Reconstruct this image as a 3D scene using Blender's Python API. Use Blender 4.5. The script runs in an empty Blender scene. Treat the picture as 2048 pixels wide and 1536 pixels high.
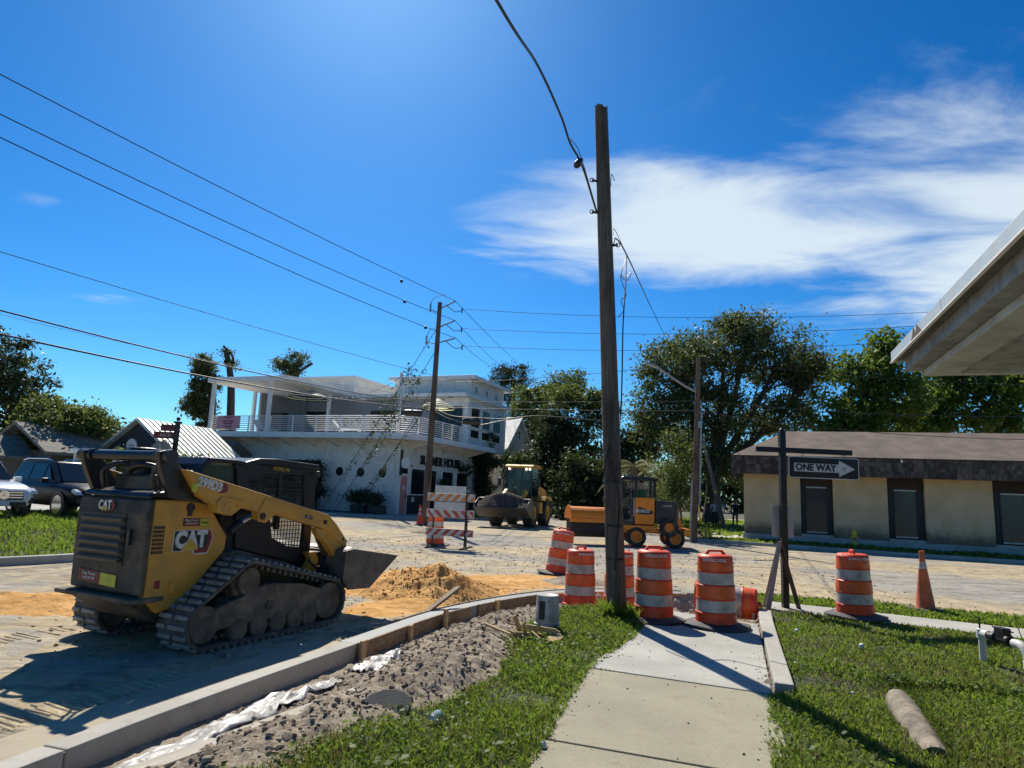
import bpy, math, random
import numpy as np
from mathutils import Vector, Matrix
random.seed(7)
RNG = np.random.default_rng(11)
SC = bpy.context.scene
COL = SC.collection
rad = math.radians

# ---------------------------------------------------------------- camera
CAM_H, PITCH, ROLL = 1.8, rad(9.2), rad(2.5)
_f = Vector((0, math.cos(PITCH), math.sin(PITCH)))
_u0 = Vector((0, -math.sin(PITCH), math.cos(PITCH)))
_r0 = Vector((1, 0, 0))
_r = _r0 * math.cos(ROLL) + _u0 * math.sin(ROLL)
_u = _u0 * math.cos(ROLL) - _r0 * math.sin(ROLL)
cd = bpy.data.cameras.new('camera')
cd.sensor_width = 36.0
cd.lens = 1330.0 / 2048.0 * 36.0
cd.clip_start, cd.clip_end = 0.1, 3000.0
cam = bpy.data.objects.new('camera', cd)
COL.objects.link(cam)
cam.matrix_world = Matrix(((_r.x, _u.x, -_f.x, 0), (_r.y, _u.y, -_f.y, 0), (_r.z, _u.z, -_f.z, CAM_H), (0, 0, 0, 1)))
SC.camera = cam

# ---------------------------------------------------------------- light
SUN_AZ, SUN_EL = rad(-15.5), rad(45.5)      # azimuth clockwise from +Y
sd = bpy.data.lights.new('sun', 'SUN')
sd.energy, sd.angle, sd.color = 3.6, rad(0.53), (1.0, 0.93, 0.80)
sun = bpy.data.objects.new('sun', sd)
COL.objects.link(sun)
_s = Vector((math.sin(SUN_AZ) * math.cos(SUN_EL), math.cos(SUN_AZ) * math.cos(SUN_EL), math.sin(SUN_EL)))
sun.rotation_euler = _s.to_track_quat('Z', 'Y').to_euler()
sun.location = (-10, 30, 40)

SC.view_settings.view_transform = 'Standard'
SC.view_settings.look = 'None'
SC.view_settings.gamma = 1.0
SC.view_settings.use_curve_mapping = False
SC.view_settings.exposure = 0.78
SC.cycles.max_bounces = 6
SC.cycles.diffuse_bounces = 4
SC.cycles.glossy_bounces = 3
SC.cycles.transmission_bounces = 4

W = bpy.data.worlds.new('World')
SC.world = W
W.use_nodes = True
wn, wl = W.node_tree.nodes, W.node_tree.links
wn.clear()
def WN(t, **k):
    n = wn.new(t)
    for a, b in k.items(): setattr(n, a, b)
    return n
def wmath(op, a, b=None, c=None):
    n = WN('ShaderNodeMath', operation=op)
    for i, v in enumerate((a, b, c)):
        if v is None: continue
        if isinstance(v, (int, float)): n.inputs[i].default_value = v
        else: wl.new(v, n.inputs[i])
    return n.outputs[0]
sky = WN('ShaderNodeTexSky', sky_type='NISHITA', sun_disc=False, sun_elevation=SUN_EL, sun_rotation=SUN_AZ,
         air_density=1.0, dust_density=0.35, ozone_density=3.0, altitude=10.0)
gm = WN('ShaderNodeGamma'); gm.inputs['Gamma'].default_value = 1.3
wl.new(sky.outputs[0], gm.inputs['Color'])
tint = WN('ShaderNodeMix', data_type='RGBA', blend_type='MULTIPLY'); tint.inputs[0].default_value = 1.0
wl.new(gm.outputs[0], tint.inputs[6]); tint.inputs[7].default_value = (0.39, 0.61, 0.76, 1)
hs = WN('ShaderNodeHueSaturation')
hs.inputs['Saturation'].default_value = 1.12
hs.inputs['Value'].default_value = 1.0
wl.new(tint.outputs[2], hs.inputs['Color'])
# clouds: a flat layer high overhead, seen in perspective (direction / height)
tc = WN('ShaderNodeTexCoord')
sx = WN('ShaderNodeSeparateXYZ'); wl.new(tc.outputs['Generated'], sx.inputs[0])
dz = wmath('MAXIMUM', sx.outputs[2], 0.02)
cxp, cyp = wmath('DIVIDE', sx.outputs[0], dz), wmath('DIVIDE', sx.outputs[1], dz)
cx = WN('ShaderNodeCombineXYZ'); wl.new(cxp, cx.inputs[0]); wl.new(cyp, cx.inputs[1])
def wnoise(scale, detail, rough, vec, dist=0.0):
    n = WN('ShaderNodeTexNoise'); n.inputs['Scale'].default_value = scale; n.inputs['Detail'].default_value = detail
    n.inputs['Roughness'].default_value = rough; n.inputs['Distortion'].default_value = dist
    wl.new(vec, n.inputs['Vector']); return n.outputs['Fac']
rot = WN('ShaderNodeMapping'); rot.inputs['Rotation'].default_value = (0, 0, rad(35)); rot.inputs['Scale'].default_value = (0.75, 1.25, 1)
wl.new(cx.outputs[0], rot.inputs[0])
n1 = wnoise(1.5, 9, 0.58, rot.outputs[0], 0.5)
n2 = wnoise(0.55, 4, 0.5, rot.outputs[0], 0.2)
def ell(px, py, ax, ay, ang, pw=1.0):
    """soft elliptical bank of cloud centred at plane position px,py"""
    ca, sa = math.cos(ang), math.sin(ang)
    a = wmath('SUBTRACT', cxp, px); b = wmath('SUBTRACT', cyp, py)
    p = wmath('ADD', wmath('MULTIPLY', a, ca / ax), wmath('MULTIPLY', b, sa / ax))
    q = wmath('ADD', wmath('MULTIPLY', a, -sa / ay), wmath('MULTIPLY', b, ca / ay))
    d = wmath('SQRT', wmath('ADD', wmath('MULTIPLY', p, p), wmath('MULTIPLY', q, q)))
    return wmath('MAXIMUM', wmath('SUBTRACT', 1.0, d), -1.0)
bank = wmath('MAXIMUM', ell(0.80, 2.45, 1.30, 0.66, rad(-2)), ell(2.6, 2.25, 2.0, 1.45, rad(12)))
bank = wmath('MAXIMUM', bank, wmath('SUBTRACT', ell(-1.75, 2.35, 0.75, 0.4, rad(-20)), 1.0))
bank = wmath('MAXIMUM', bank, wmath('SUBTRACT', ell(-2.4, 3.7, 1.2, 0.6, 0.0), 1.05))
den = wmath('ADD', wmath('MULTIPLY', bank, 0.95), wmath('MULTIPLY', wmath('SUBTRACT', n1, 0.5), 1.6))
den = wmath('ADD', den, wmath('MULTIPLY', wmath('SUBTRACT', n2, 0.5), 0.55))
mr = WN('ShaderNodeMapRange', interpolation_type='SMOOTHSTEP')
mr.inputs['From Min'].default_value, mr.inputs['From Max'].default_value = -0.02, 0.62
wl.new(den, mr.inputs['Value'])
fade = WN('ShaderNodeMapRange'); fade.inputs['From Min'].default_value, fade.inputs['From Max'].default_value = 0.015, 0.09
wl.new(sx.outputs[2], fade.inputs['Value'])
cf = wmath('MULTIPLY', wmath('MULTIPLY', mr.outputs[0], fade.outputs[0]), 0.86)
cmix = WN('ShaderNodeMix', data_type='RGBA')
wl.new(cf, cmix.inputs[0]); wl.new(hs.outputs[0], cmix.inputs[6])
cmix.inputs[7].default_value = (9.4, 10.6, 11.2, 1)
bg = WN('ShaderNodeBackground'); bg.inputs['Strength'].default_value = 0.0500
wl.new(cmix.outputs[2], bg.inputs['Color'])
wo = WN('ShaderNodeOutputWorld'); wl.new(bg.outputs[0], wo.inputs['Surface'])

# ---------------------------------------------------------------- helpers
def fbm(x, y, seed=0, octv=4, gain=0.5):
    """value-noise fbm, -1..1, vectorised"""
    out = np.zeros_like(x, dtype=float); amp = 1.0; tot = 0.0; f = 1.0
    for o in range(octv):
        X, Y = x * f + 17.3 * o + seed * 3.7, y * f - 9.1 * o + seed * 1.9
        xi, yi = np.floor(X), np.floor(Y); fx, fy = X - xi, Y - yi
        fx = fx * fx * (3 - 2 * fx); fy = fy * fy * (3 - 2 * fy)
        def h(a, b):
            s = np.sin(a * 127.1 + b * 311.7 + seed * 74.7 + o * 13.1) * 43758.5453
            return (s - np.floor(s)) * 2 - 1
        v = (h(xi, yi) * (1 - fx) + h(xi + 1, yi) * fx) * (1 - fy) + (h(xi, yi + 1) * (1 - fx) + h(xi + 1, yi + 1) * fx) * fy
        out += v * amp; tot += amp; amp *= gain; f *= 2.03
    return out / tot

def inpoly(x, y, poly):
    r = np.zeros(x.shape, bool); n = len(poly); j = n - 1
    for i in range(n):
        xi, yi = poly[i][:2]; xj, yj = poly[j][:2]
        c = ((yi > y) != (yj > y)) & (x < (xj - xi) * (y - yi) / (yj - yi + 1e-12) + xi)
        r ^= c; j = i
    return r

def dline(x, y, pts):
    """distance to polyline"""
    d = np.full(x.shape, 1e9)
    for (ax, ay), (bx, by) in zip([p[:2] for p in pts[:-1]], [p[:2] for p in pts[1:]]):
        L = (bx - ax) ** 2 + (by - ay) ** 2
        t = np.clip(((x - ax) * (bx - ax) + (y - ay) * (by - ay)) / L, 0, 1)
        d = np.minimum(d, np.hypot(x - ax - t * (bx - ax), y - ay - t * (by - ay)))
    return d

def spline(pts, n=8):
    """Catmull-Rom through points"""
    P = [np.array(p, float) for p in pts]; P = [2 * P[0] - P[1]] + P + [2 * P[-1] - P[-2]]
    o = []
    for i in range(1, len(P) - 2):
        a, b, c, d = P[i - 1:i + 3]
        for k in range(n):
            t = k / n
            o.append(0.5 * ((2 * b) + (c - a) * t + (2 * a - 5 * b + 4 * c - d) * t * t + (3 * b - a - 3 * c + d) * t ** 3))
    o.append(P[-2]); return [tuple(p) for p in o]

class MB:
    """mesh collector"""
    def __init__(s): s.v = []; s.f = []; s.m = []; s.k = 0
    def add(s, vs, fs):
        n = len(s.v); s.v += [tuple(v) for v in vs]; s.f += [tuple(i + n for i in f) for f in fs]; s.m += [s.k] * len(fs); return s
    def box(s, c, d, rot=None, top=None):
        """centre, size; rot = Matrix/euler tuple; top = (sx, sy) scale of the top face"""
        x, y, z = d[0] / 2, d[1] / 2, d[2] / 2; tx, ty = top or (1, 1)
        vs = [Vector(p) for p in ((-x, -y, -z), (x, -y, -z), (x, y, -z), (-x, y, -z), (-x * tx, -y * ty, z), (x * tx, -y * ty, z), (x * tx, y * ty, z), (-x * tx, y * ty, z))]
        if rot is not None:
            from mathutils import Euler
            R = rot if isinstance(rot, Matrix) else Euler(rot).to_matrix()
            vs = [R @ v for v in vs]
        return s.add([v + Vector(c) for v in vs], [(0, 3, 2, 1), (4, 5, 6, 7), (0, 1, 5, 4), (1, 2, 6, 5), (2, 3, 7, 6), (3, 0, 4, 7)])
    def cyl(s, a, b, r0, r1=None, n=12, caps=True):
        a, b = Vector(a), Vector(b); r1 = r0 if r1 is None else r1
        q = (b - a).to_track_quat('Z', 'Y'); vs = []
        for p, r in ((a, r0), (b, r1)):
            for i in range(n):
                t = 2 * math.pi * i / n; vs.append(p + q @ Vector((r * math.cos(t), r * math.sin(t), 0)))
        fs = [(i, (i + 1) % n, n + (i + 1) % n, n + i) for i in range(n)]
        if caps: fs += [tuple(range(n - 1, -1, -1)), tuple(range(n, 2 * n))]
        return s.add(vs, fs)
    def tube(s, pts, r, n=6, caps=True):
        P = [Vector(p) for p in pts]; N = len(P)
        rs = r if isinstance(r, (list, tuple)) else [r] * N
        vs = []; q0 = None
        for i, p in enumerate(P):
            d = (P[min(i + 1, N - 1)] - P[max(i - 1, 0)])
            if d.length < 1e-9: d = Vector((0, 0, 1))
            d.normalize()
            if q0 is None: q = d.to_track_quat('Z', 'Y')
            else: q = (q0 @ Vector((0, 0, 1))).rotation_difference(d) @ q0
            q0 = q
            for k in range(n):
                t = 2 * math.pi * k / n; vs.append(p + q @ Vector((rs[i] * math.cos(t), rs[i] * math.sin(t), 0)))
        fs = [(i * n + k, i * n + (k + 1) % n, (i + 1) * n + (k + 1) % n, (i + 1) * n + k) for i in range(N - 1) for k in range(n)]
        if caps: fs += [tuple(range(n - 1, -1, -1)), tuple(range((N - 1) * n, N * n))]
        return s.add(vs, fs)
    def prism(s, poly, a, b, ax='y'):
        """extrude a 2-D outline from a to b along ax ('y': (x,z), 'x': (y,z), 'z': (x,y))"""
        f = {'y': lambda p, t: (p[0], t, p[1]), 'x': lambda p, t: (t, p[0], p[1]), 'z': lambda p, t: (p[0], p[1], t)}[ax]
        n = len(poly); ar = sum(poly[i][0] * poly[(i + 1) % n][1] - poly[(i + 1) % n][0] * poly[i][1] for i in range(n))
        if (ar > 0) == (ax == 'y'): poly = poly[::-1]
        if a > b: a, b = b, a
        vs = [f(p, a) for p in poly] + [f(p, b) for p in poly]
        return s.add(vs, [tuple(range(n - 1, -1, -1)), tuple(range(n, 2 * n))] + [(i, (i + 1) % n, n + (i + 1) % n, n + i) for i in range(n)])
    def lathe(s, prof, n=24, c=(0, 0, 0), ax='z', caps=True):
        vs = []
        for r, z in prof:
            for k in range(n):
                t = 2 * math.pi * k / n; x, y = r * math.cos(t), r * math.sin(t)
                p = (x, y, z) if ax == 'z' else ((x, z, -y) if ax == 'y' else (z, x, y))
                vs.append((p[0] + c[0], p[1] + c[1], p[2] + c[2]))
        N = len(prof)
        fs = [(i * n + k, i * n + (k + 1) % n, (i + 1) * n + (k + 1) % n, (i + 1) * n + k) for i in range(N - 1) for k in range(n)]
        if caps:
            if prof[0][0] > 1e-4: fs.append(tuple(range(n - 1, -1, -1)))
            if prof[-1][0] > 1e-4: fs.append(tuple(range((N - 1) * n, N * n)))
        return s.add(vs, fs)
    def poly(s, pts): return s.add(pts, [tuple(range(len(pts)))])
    def out(s, name, mat, parent=None, bev=0, smooth=None, seg=2):
        me = bpy.data.meshes.new(name); me.from_pydata(s.v, [], s.f)
        mats = mat if isinstance(mat, (list, tuple)) else [mat]
        for m in mats: me.materials.append(m)
        if len(mats) > 1: me.polygons.foreach_set('material_index', s.m)
        return link(name, me, parent, bev, smooth, seg)

def link(name, me, parent=None, bev=0, smooth=None, seg=2):
    me.validate(); me.update()
    if smooth is not None:
        me.polygons.foreach_set('use_smooth', [True] * len(me.polygons))
        if smooth < 179: me.set_sharp_from_angle(angle=rad(smooth))
    o = bpy.data.objects.new(name, me); COL.objects.link(o)
    if parent is not None: o.parent = parent
    if bev:
        b = o.modifiers.new('bevel', 'BEVEL'); b.width = bev; b.segments = seg; b.limit_method = 'ANGLE'; b.angle_limit = rad(35)
        b.harden_normals = False
    return o

def npmesh(name, V, Fq, mat, parent=None, smooth=False, uv=None):
    """fast mesh from numpy: V (n,3), Fq (m,k)"""
    me = bpy.data.meshes.new(name); V = np.ascontiguousarray(V, np.float32); Fq = np.ascontiguousarray(Fq, np.int32)
    m, k = Fq.shape
    me.vertices.add(len(V)); me.vertices.foreach_set('co', V.ravel())
    me.loops.add(m * k); me.loops.foreach_set('vertex_index', Fq.ravel())
    me.polygons.add(m); me.polygons.foreach_set('loop_start', np.arange(0, m * k, k, dtype=np.int32))
    me.polygons.foreach_set('loop_total', np.full(m, k, np.int32))
    if smooth: me.polygons.foreach_set('use_smooth', np.ones(m, bool))
    for q in (mat if isinstance(mat, (list, tuple)) else [mat]): me.materials.append(q)
    me.update(calc_edges=True)
    o = bpy.data.objects.new(name, me); COL.objects.link(o)
    if parent is not None: o.parent = parent
    return o

def grid(name, x0, x1, y0, y1, res, hf, mat, keep=None, parent=None):
    """height field; hf(x,y)->z, keep(x,y)->bool on face centres"""
    nx, ny = int((x1 - x0) / res) + 1, int((y1 - y0) / res) + 1
    xs, ys = np.linspace(x0, x1, nx), np.linspace(y0, y1, ny); X, Y = np.meshgrid(xs, ys)
    Z = hf(X, Y); V = np.stack([X.ravel(), Y.ravel(), Z.ravel()], 1)
    i = (np.arange(ny - 1)[:, None] * nx + np.arange(nx - 1)[None]).ravel()
    Fq = np.stack([i, i + 1, i + nx + 1, i + nx], 1)
    if keep is not None:
        c = V[Fq].mean(1); Fq = Fq[keep(c[:, 0], c[:, 1])]
        u, inv = np.unique(Fq, return_inverse=True); V = V[u]; Fq = inv.reshape(Fq.shape)
    return npmesh(name, V, Fq, mat, parent, smooth=True)

def thing(name, label, cat, loc=(0, 0, 0), rz=0.0, group=None, rot=None):
    o = bpy.data.objects.new(name, None); COL.objects.link(o)
    o.location = loc; o.rotation_euler = rot if rot else (0, 0, rz); o.empty_display_size = 0.3
    return tag(o, label, cat, group)
def tag(o, label, cat, group=None):
    o['label'] = label; o['category'] = cat
    if group: o['group'] = group
    return o
def struct(o): o['kind'] = 'structure'; return o
def stuff(o, label=None, cat=None):
    o['kind'] = 'stuff'
    if label: o['label'] = label; o['category'] = cat
    return o
def dup(root, loc, rz=0.0, label=None, rot=None):
    r = root.copy(); COL.objects.link(r); r.location = loc; r.rotation_euler = rot if rot else (0, 0, rz)
    if label: r['label'] = label
    for ch in list(root.children):
        c = ch.copy(); COL.objects.link(c); c.parent = r
        for g2 in list(ch.children):
            d = g2.copy(); COL.objects.link(d); d.parent = c
    return r
def text(body, size, mat, parent, loc, rot, name='lettering', bold=0.0, ext=0.002, sx=1.0, align='CENTER'):
    cu = bpy.data.curves.new(name, 'FONT'); cu.body = body; cu.size = size; cu.extrude = ext; cu.offset = bold
    cu.align_x = align; cu.align_y = 'CENTER'; cu.resolution_u = 3
    t = bpy.data.objects.new(name, cu); COL.objects.link(t)
    bpy.context.view_layer.update()
    me = bpy.data.meshes.new_from_object(t.evaluated_get(bpy.context.evaluated_depsgraph_get()))
    bpy.data.objects.remove(t); me.materials.clear(); me.materials.append(mat)
    o = bpy.data.objects.new(name, me); COL.objects.link(o)
    if parent is not None: o.parent = parent
    o.location = loc; o.rotation_euler = rot; o.scale = (sx, 1, 1)
    return o

# ---------------------------------------------------------------- materials
class NT:
    def __init__(s, name):
        s.mat = bpy.data.materials.new(name); s.mat.use_nodes = True
        s.n, s.l = s.mat.node_tree.nodes, s.mat.node_tree.links
        s.p = s.n['Principled BSDF']; s.raw = s.N('ShaderNodeTexCoord').outputs['Object']
        # every object gets its own offset, so that copies do not share one stain pattern
        oi = s.N('ShaderNodeObjectInfo'); va = s.N('ShaderNodeVectorMath', operation='MULTIPLY_ADD')
        va.inputs[0].default_value = (31.0, 17.0, 23.0); s.l.new(oi.outputs['Random'], va.inputs[1]); s.l.new(s.raw, va.inputs[2]); s.co = va.outputs[0]
    def N(s, t, **k):
        n = s.n.new(t)
        for a, b in k.items(): setattr(n, a, b)
        return n
    def noise(s, sc, det=4, ro=0.55, vec=None, dist=0.0, st=None):
        n = s.N('ShaderNodeTexNoise'); n.inputs['Scale'].default_value = sc; n.inputs['Detail'].default_value = det
        n.inputs['Roughness'].default_value = ro; n.inputs['Distortion'].default_value = dist
        v = vec or s.co
        if st is not None:
            m = s.N('ShaderNodeMapping'); m.inputs['Scale'].default_value = st[:3]
            if len(st) > 3: m.inputs['Rotation'].default_value = (0, 0, st[3])
            s.l.new(v, m.inputs[0]); v = m.outputs[0]
        s.l.new(v, n.inputs['Vector']); return n.outputs['Fac']
    def ramp(s, fac, stops):
        r = s.N('ShaderNodeValToRGB'); e = r.color_ramp.elements
        while len(e) < len(stops): e.new(0.5)
        for q, (p, c) in zip(e, stops): q.position = p; q.color = (c[0], c[1], c[2], 1) if not isinstance(c, float) else (c, c, c, 1)
        s.l.new(fac, r.inputs[0]); return r.outputs[0]
    def rng(s, v, a, b, lo=0.0, hi=1.0):
        m = s.N('ShaderNodeMapRange', interpolation_type='SMOOTHSTEP'); s.l.new(v, m.inputs['Value'])
        for k, q in (('From Min', a), ('From Max', b), ('To Min', lo), ('To Max', hi)): m.inputs[k].default_value = q
        return m.outputs[0]
    def mix(s, f, a, b, bt='MIX'):
        m = s.N('ShaderNodeMix', data_type='RGBA', blend_type=bt)
        for i, v in ((0, f), (6, a), (7, b)):
            if isinstance(v, (int, float)): m.inputs[i].default_value = v
            elif isinstance(v, tuple): m.inputs[i].default_value = (*v[:3], 1)
            else: s.l.new(v, m.inputs[i])
        return m.outputs[2]
    def math(s, op, a, b=None):
        n = s.N('ShaderNodeMath', operation=op)
        for i, v in enumerate((a, b)):
            if v is None: continue
            if isinstance(v, (int, float)): n.inputs[i].default_value = v
            else: s.l.new(v, n.inputs[i])
        return n.outputs[0]
    def col(s, c):
        if isinstance(c, tuple): s.p.inputs['Base Color'].default_value = (*c, 1)
        else: s.l.new(c, s.p.inputs['Base Color'])
    def rough(s, r):
        if isinstance(r, (int, float)): s.p.inputs['Roughness'].default_value = r
        else: s.l.new(r, s.p.inputs['Roughness'])
    def bump(s, h, st=0.3, d=0.02):
        b = s.N('ShaderNodeBump'); b.inputs['Strength'].default_value = st; b.inputs['Distance'].default_value = d
        s.l.new(h, b.inputs['Height'])
        if s.p.inputs['Normal'].is_linked: s.l.new(s.p.inputs['Normal'].links[0].from_socket, b.inputs['Normal'])
        s.l.new(b.outputs[0], s.p.inputs['Normal'])
    def sep(s):
        x = s.N('ShaderNodeSeparateXYZ'); s.l.new(s.raw, x.inputs[0]); return x.outputs

def mat(name, c, rough=0.6, metal=0.0, var=0.15, sc=6.0, bump=0.0, bsc=60.0, bd=0.01, dirt=None, dsc=3.0, damt=0.5, spec=0.5, coat=0.0, st=None):
    t = NT(name); n1 = t.noise(sc, 5, 0.6, st=st)
    lo = tuple(x * (1 - var) for x in c); hi = tuple(min(1, x * (1 + var)) for x in c)
    col = t.mix(t.rng(n1, 0.3, 0.7), lo, hi)
    if dirt:
        n2 = t.noise(dsc, 7, 0.65)
        f = t.math('MULTIPLY', t.rng(n2, 0.42, 0.68), damt)
        col = t.mix(f, col, dirt)
        t.rough(t.mix(f, (rough,) * 3, (0.9,) * 3))
    else: t.rough(rough)
    t.col(col); t.p.inputs['Metallic'].default_value = metal
    t.p.inputs['Specular IOR Level'].default_value = spec
    if coat: t.p.inputs['Coat Weight'].default_value = coat; t.p.inputs['Coat Roughness'].default_value = 0.05
    if bump: t.bump(t.noise(bsc, 4, 0.6), bump, bd)
    return t.mat
def leafmat(name, c1, c2, trans=0.35):
    t = NT(name)
    g = t.N('ShaderNodeNewGeometry').outputs['Random Per Island']
    n = t.noise(0.6, 3)
    col = t.mix(t.math('ADD', t.math('MULTIPLY', g, 0.6), t.math('MULTIPLY', n, 0.45)), c1, c2)
    t.col(col); t.rough(0.55); t.p.inputs['Specular IOR Level'].default_value = 0.25
    tr = t.N('ShaderNodeBsdfTranslucent'); t.l.new(t.mix(0.5, col, (c2[0] * 1.5, c2[1] * 1.6, c2[2] * 0.7), 'MIX'), tr.inputs[0])
    mx = t.N('ShaderNodeMixShader'); mx.inputs[0].default_value = trans
    t.l.new(t.p.outputs[0], mx.inputs[1]); t.l.new(tr.outputs[0], mx.inputs[2])
    t.l.new(mx.outputs[0], t.n['Material Output'].inputs['Surface'])
    return t.mat
def glassmat(name, c=(0.02, 0.025, 0.03), rough=0.06, alpha=1.0):
    t = NT(name); t.col(c); t.rough(rough); t.p.inputs['Specular IOR Level'].default_value = 0.9
    if alpha < 1:
        tr = t.N('ShaderNodeBsdfTransparent'); mx = t.N('ShaderNodeMixShader'); mx.inputs[0].default_value = alpha
        t.l.new(tr.outputs[0], mx.inputs[1]); t.l.new(t.p.outputs[0], mx.inputs[2]); t.l.new(mx.outputs[0], t.n['Material Output'].inputs['Surface'])
    return t.mat
M = {}

# ---- ray helper: world point seen at photo pixel (x, y) at distance Y in front of the camera (used to survey positions)
def at_x(x, y, Y):
    d = _f + _r * ((x - 1024) / 1330.0) - _u * ((y - 768) / 1330.0); t = Y / d.y
    return (d.x * t, Y, CAM_H + d.z * t)
def AT0(x, Y): return at_x(x, 1000, Y)[0]

# ================================================================= ground, road, verge
# kerb line of our corner (world metres), left-near -> round the corner -> right
KERB = spline([(-5.2, -6), (-3.55, 2.2), (-2.88, 4.43), (-2.5, 5.65), (-1.64, 7.98), (-0.88, 10.0), (-0.15, 11.27), (0.63, 12.25), (1.25, 12.78), (1.94, 13.08), (2.7, 13.2), (3.5, 13.25)], 6)
EDGE = [(4.4, 13.5), (5.3, 13.42), (6.2, 13.08), (7.34, 12.66), (9.0, 11.92), (14, 9.6), (34, 0.5)]
FARK = [(8.2, 29.9), (10.2, 29.0), (12.6, 28.0), (15.4, 26.4), (22.0, 23.8), (40, 16.8)]
U20, V20 = (math.cos(rad(20)), -math.sin(rad(20))), (math.sin(rad(20)), math.cos(rad(20)))

def m_road():
    t = NT('road_base')
    big = t.noise(0.22, 5, 0.6, dist=0.4); mid = t.noise(1.1, 6, 0.62, dist=0.6); fine = t.noise(26, 6, 0.7)
    stre = t.noise(1.0, 6, 0.65, st=(0.45, 1.9, 1, rad(20)), dist=1.2); st2 = t.noise(1.6, 5, 0.65, st=(1.8, 0.7, 1, rad(14)), dist=0.8)
    grey = t.mix(t.rng(stre, 0.35, 0.68), (0.27, 0.25, 0.215), (0.47, 0.44, 0.385))
    tan = t.mix(t.rng(st2, 0.35, 0.7), (0.42, 0.34, 0.22), (0.60, 0.49, 0.31))
    col = t.mix(t.rng(big, 0.40, 0.60), grey, tan)
    # sandier towards the near left corner and along the kerbs
    s = t.sep()
    a = t.rng(s[1], 21, 9, 0, 1); b = t.rng(s[0], 8, -3, 0, 1)
    col = t.mix(t.math('MULTIPLY', t.math('MULTIPLY', a, b), t.rng(mid, 0.34, 0.6)), col, tan)
    col = t.mix(t.math('MULTIPLY', t.rng(t.noise(2.4, 7, 0.7, dist=0.8), 0.53, 0.66), 0.65), col, (0.11, 0.10, 0.085))
    dk = t.noise(0.8, 6, 0.7, st=(0.22, 2.4, 1, rad(24)), dist=0.5)
    col = t.mix(t.math('MULTIPLY', t.rng(dk, 0.54, 0.68), 0.6), col, (0.10, 0.095, 0.085))
    col = t.mix(t.rng(fine, 0.3, 0.75, 0.0, 0.35), col, (0.66, 0.62, 0.54), 'MULTIPLY')
    t.col(col); t.rough(0.92); t.p.inputs['Specular IOR Level'].default_value = 0.2
    t.bump(t.noise(3.0, 7, 0.65, st=(1, 1.4, 1, rad(20)), dist=0.5), 0.8, 0.10); t.bump(fine, 0.55, 0.02)
    return t.mat
M['road'] = m_road()
def m_ground(name, c1, c2, c3):
    t = NT(name); a = t.noise(0.5, 6, 0.6); b = t.noise(14, 5, 0.7)
    col = t.mix(t.rng(a, 0.38, 0.62), c1, c2); col = t.mix(t.rng(b, 0.4, 0.65, 0, 0.7), col, c3)
    t.col(col); t.rough(0.95); t.bump(b, 0.6, 0.03); return t.mat
M['far_ground'] = m_ground('far_ground', (0.05, 0.075, 0.03), (0.11, 0.10, 0.06), (0.06, 0.05, 0.035))
M['lawn_soil'] = m_ground('lawn_soil', (0.045, 0.06, 0.02), (0.07, 0.075, 0.03), (0.035, 0.028, 0.018))
def m_soil():
    t = NT('dug_soil'); a = t.noise(2.2, 6, 0.6); b = t.noise(18, 6, 0.7); c = t.noise(70, 4, 0.7)
    col = t.mix(t.rng(a, 0.36, 0.62), (0.20, 0.155, 0.115), (0.42, 0.35, 0.265))
    col = t.mix(t.rng(b, 0.42, 0.66, 0, 0.75), col, (0.48, 0.42, 0.33))
    col = t.mix(t.rng(c, 0.55, 0.75, 0, 0.5), col, (0.09, 0.07, 0.055))
    t.col(col); t.rough(0.97); t.p.inputs['Specular IOR Level'].default_value = 0.15
    t.bump(b, 0.9, 0.03); t.bump(c, 0.7, 0.012); return t.mat
M['soil'] = m_soil()
def m_sand():
    t = NT('orange_sand'); a = t.noise(1.6, 6, 0.6); b = t.noise(22, 6, 0.7)
    col = t.mix(t.rng(a, 0.35, 0.65), (0.58, 0.31, 0.10), (0.78, 0.455, 0.17))
    col = t.mix(t.rng(b, 0.5, 0.75, 0, 0.4), col, (0.34, 0.21, 0.10))
    t.col(col); t.rough(0.97); t.p.inputs['Specular IOR Level'].default_value = 0.15
    t.bump(t.noise(5, 6, 0.65), 0.7, 0.08); t.bump(b, 0.9, 0.03); return t.mat
M['sand'] = m_sand()
def m_conc(name, c, agg=0.5, stain=(0.30, 0.26, 0.19), rough=0.85):
    t = NT(name); a = t.noise(0.9, 5, 0.6); b = t.noise(5, 7, 0.65); c2 = t.noise(120, 3, 0.7)
    v = t.N('ShaderNodeTexVoronoi'); v.inputs['Scale'].default_value = 95; t.l.new(t.co, v.inputs['Vector'])
    col = t.mix(t.rng(a, 0.35, 0.65), tuple(x * 0.85 for x in c), tuple(x * 1.1 for x in c))
    col = t.mix(t.rng(b, 0.48, 0.72, 0, 0.55), col, stain)
    col = t.mix(t.math('MULTIPLY', t.rng(v.outputs['Distance'], 0.15, 0.5), agg), col, tuple(x * 0.5 for x in c))
    col = t.mix(t.rng(c2, 0.6, 0.8, 0, agg * 0.8), col, tuple(min(1, x * 1.5) for x in c))
    spots = t.noise(9, 2, 0.4); col = t.mix(t.rng(spots, 0.74, 0.77, 0, 0.75), col, (0.06, 0.05, 0.045))
    t.col(col); t.rough(rough); t.p.inputs['Specular IOR Level'].default_value = 0.3
    t.bump(c2, 0.35, 0.006); t.bump(b, 0.2, 0.02); return t.mat
M['conc_new'] = m_conc('concrete_smooth', (0.44, 0.43, 0.385), 0.14, (0.40, 0.38, 0.32))
M['conc_old'] = m_conc('concrete_exposed', (0.40, 0.37, 0.27), 0.55, (0.32, 0.27, 0.19))
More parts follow.
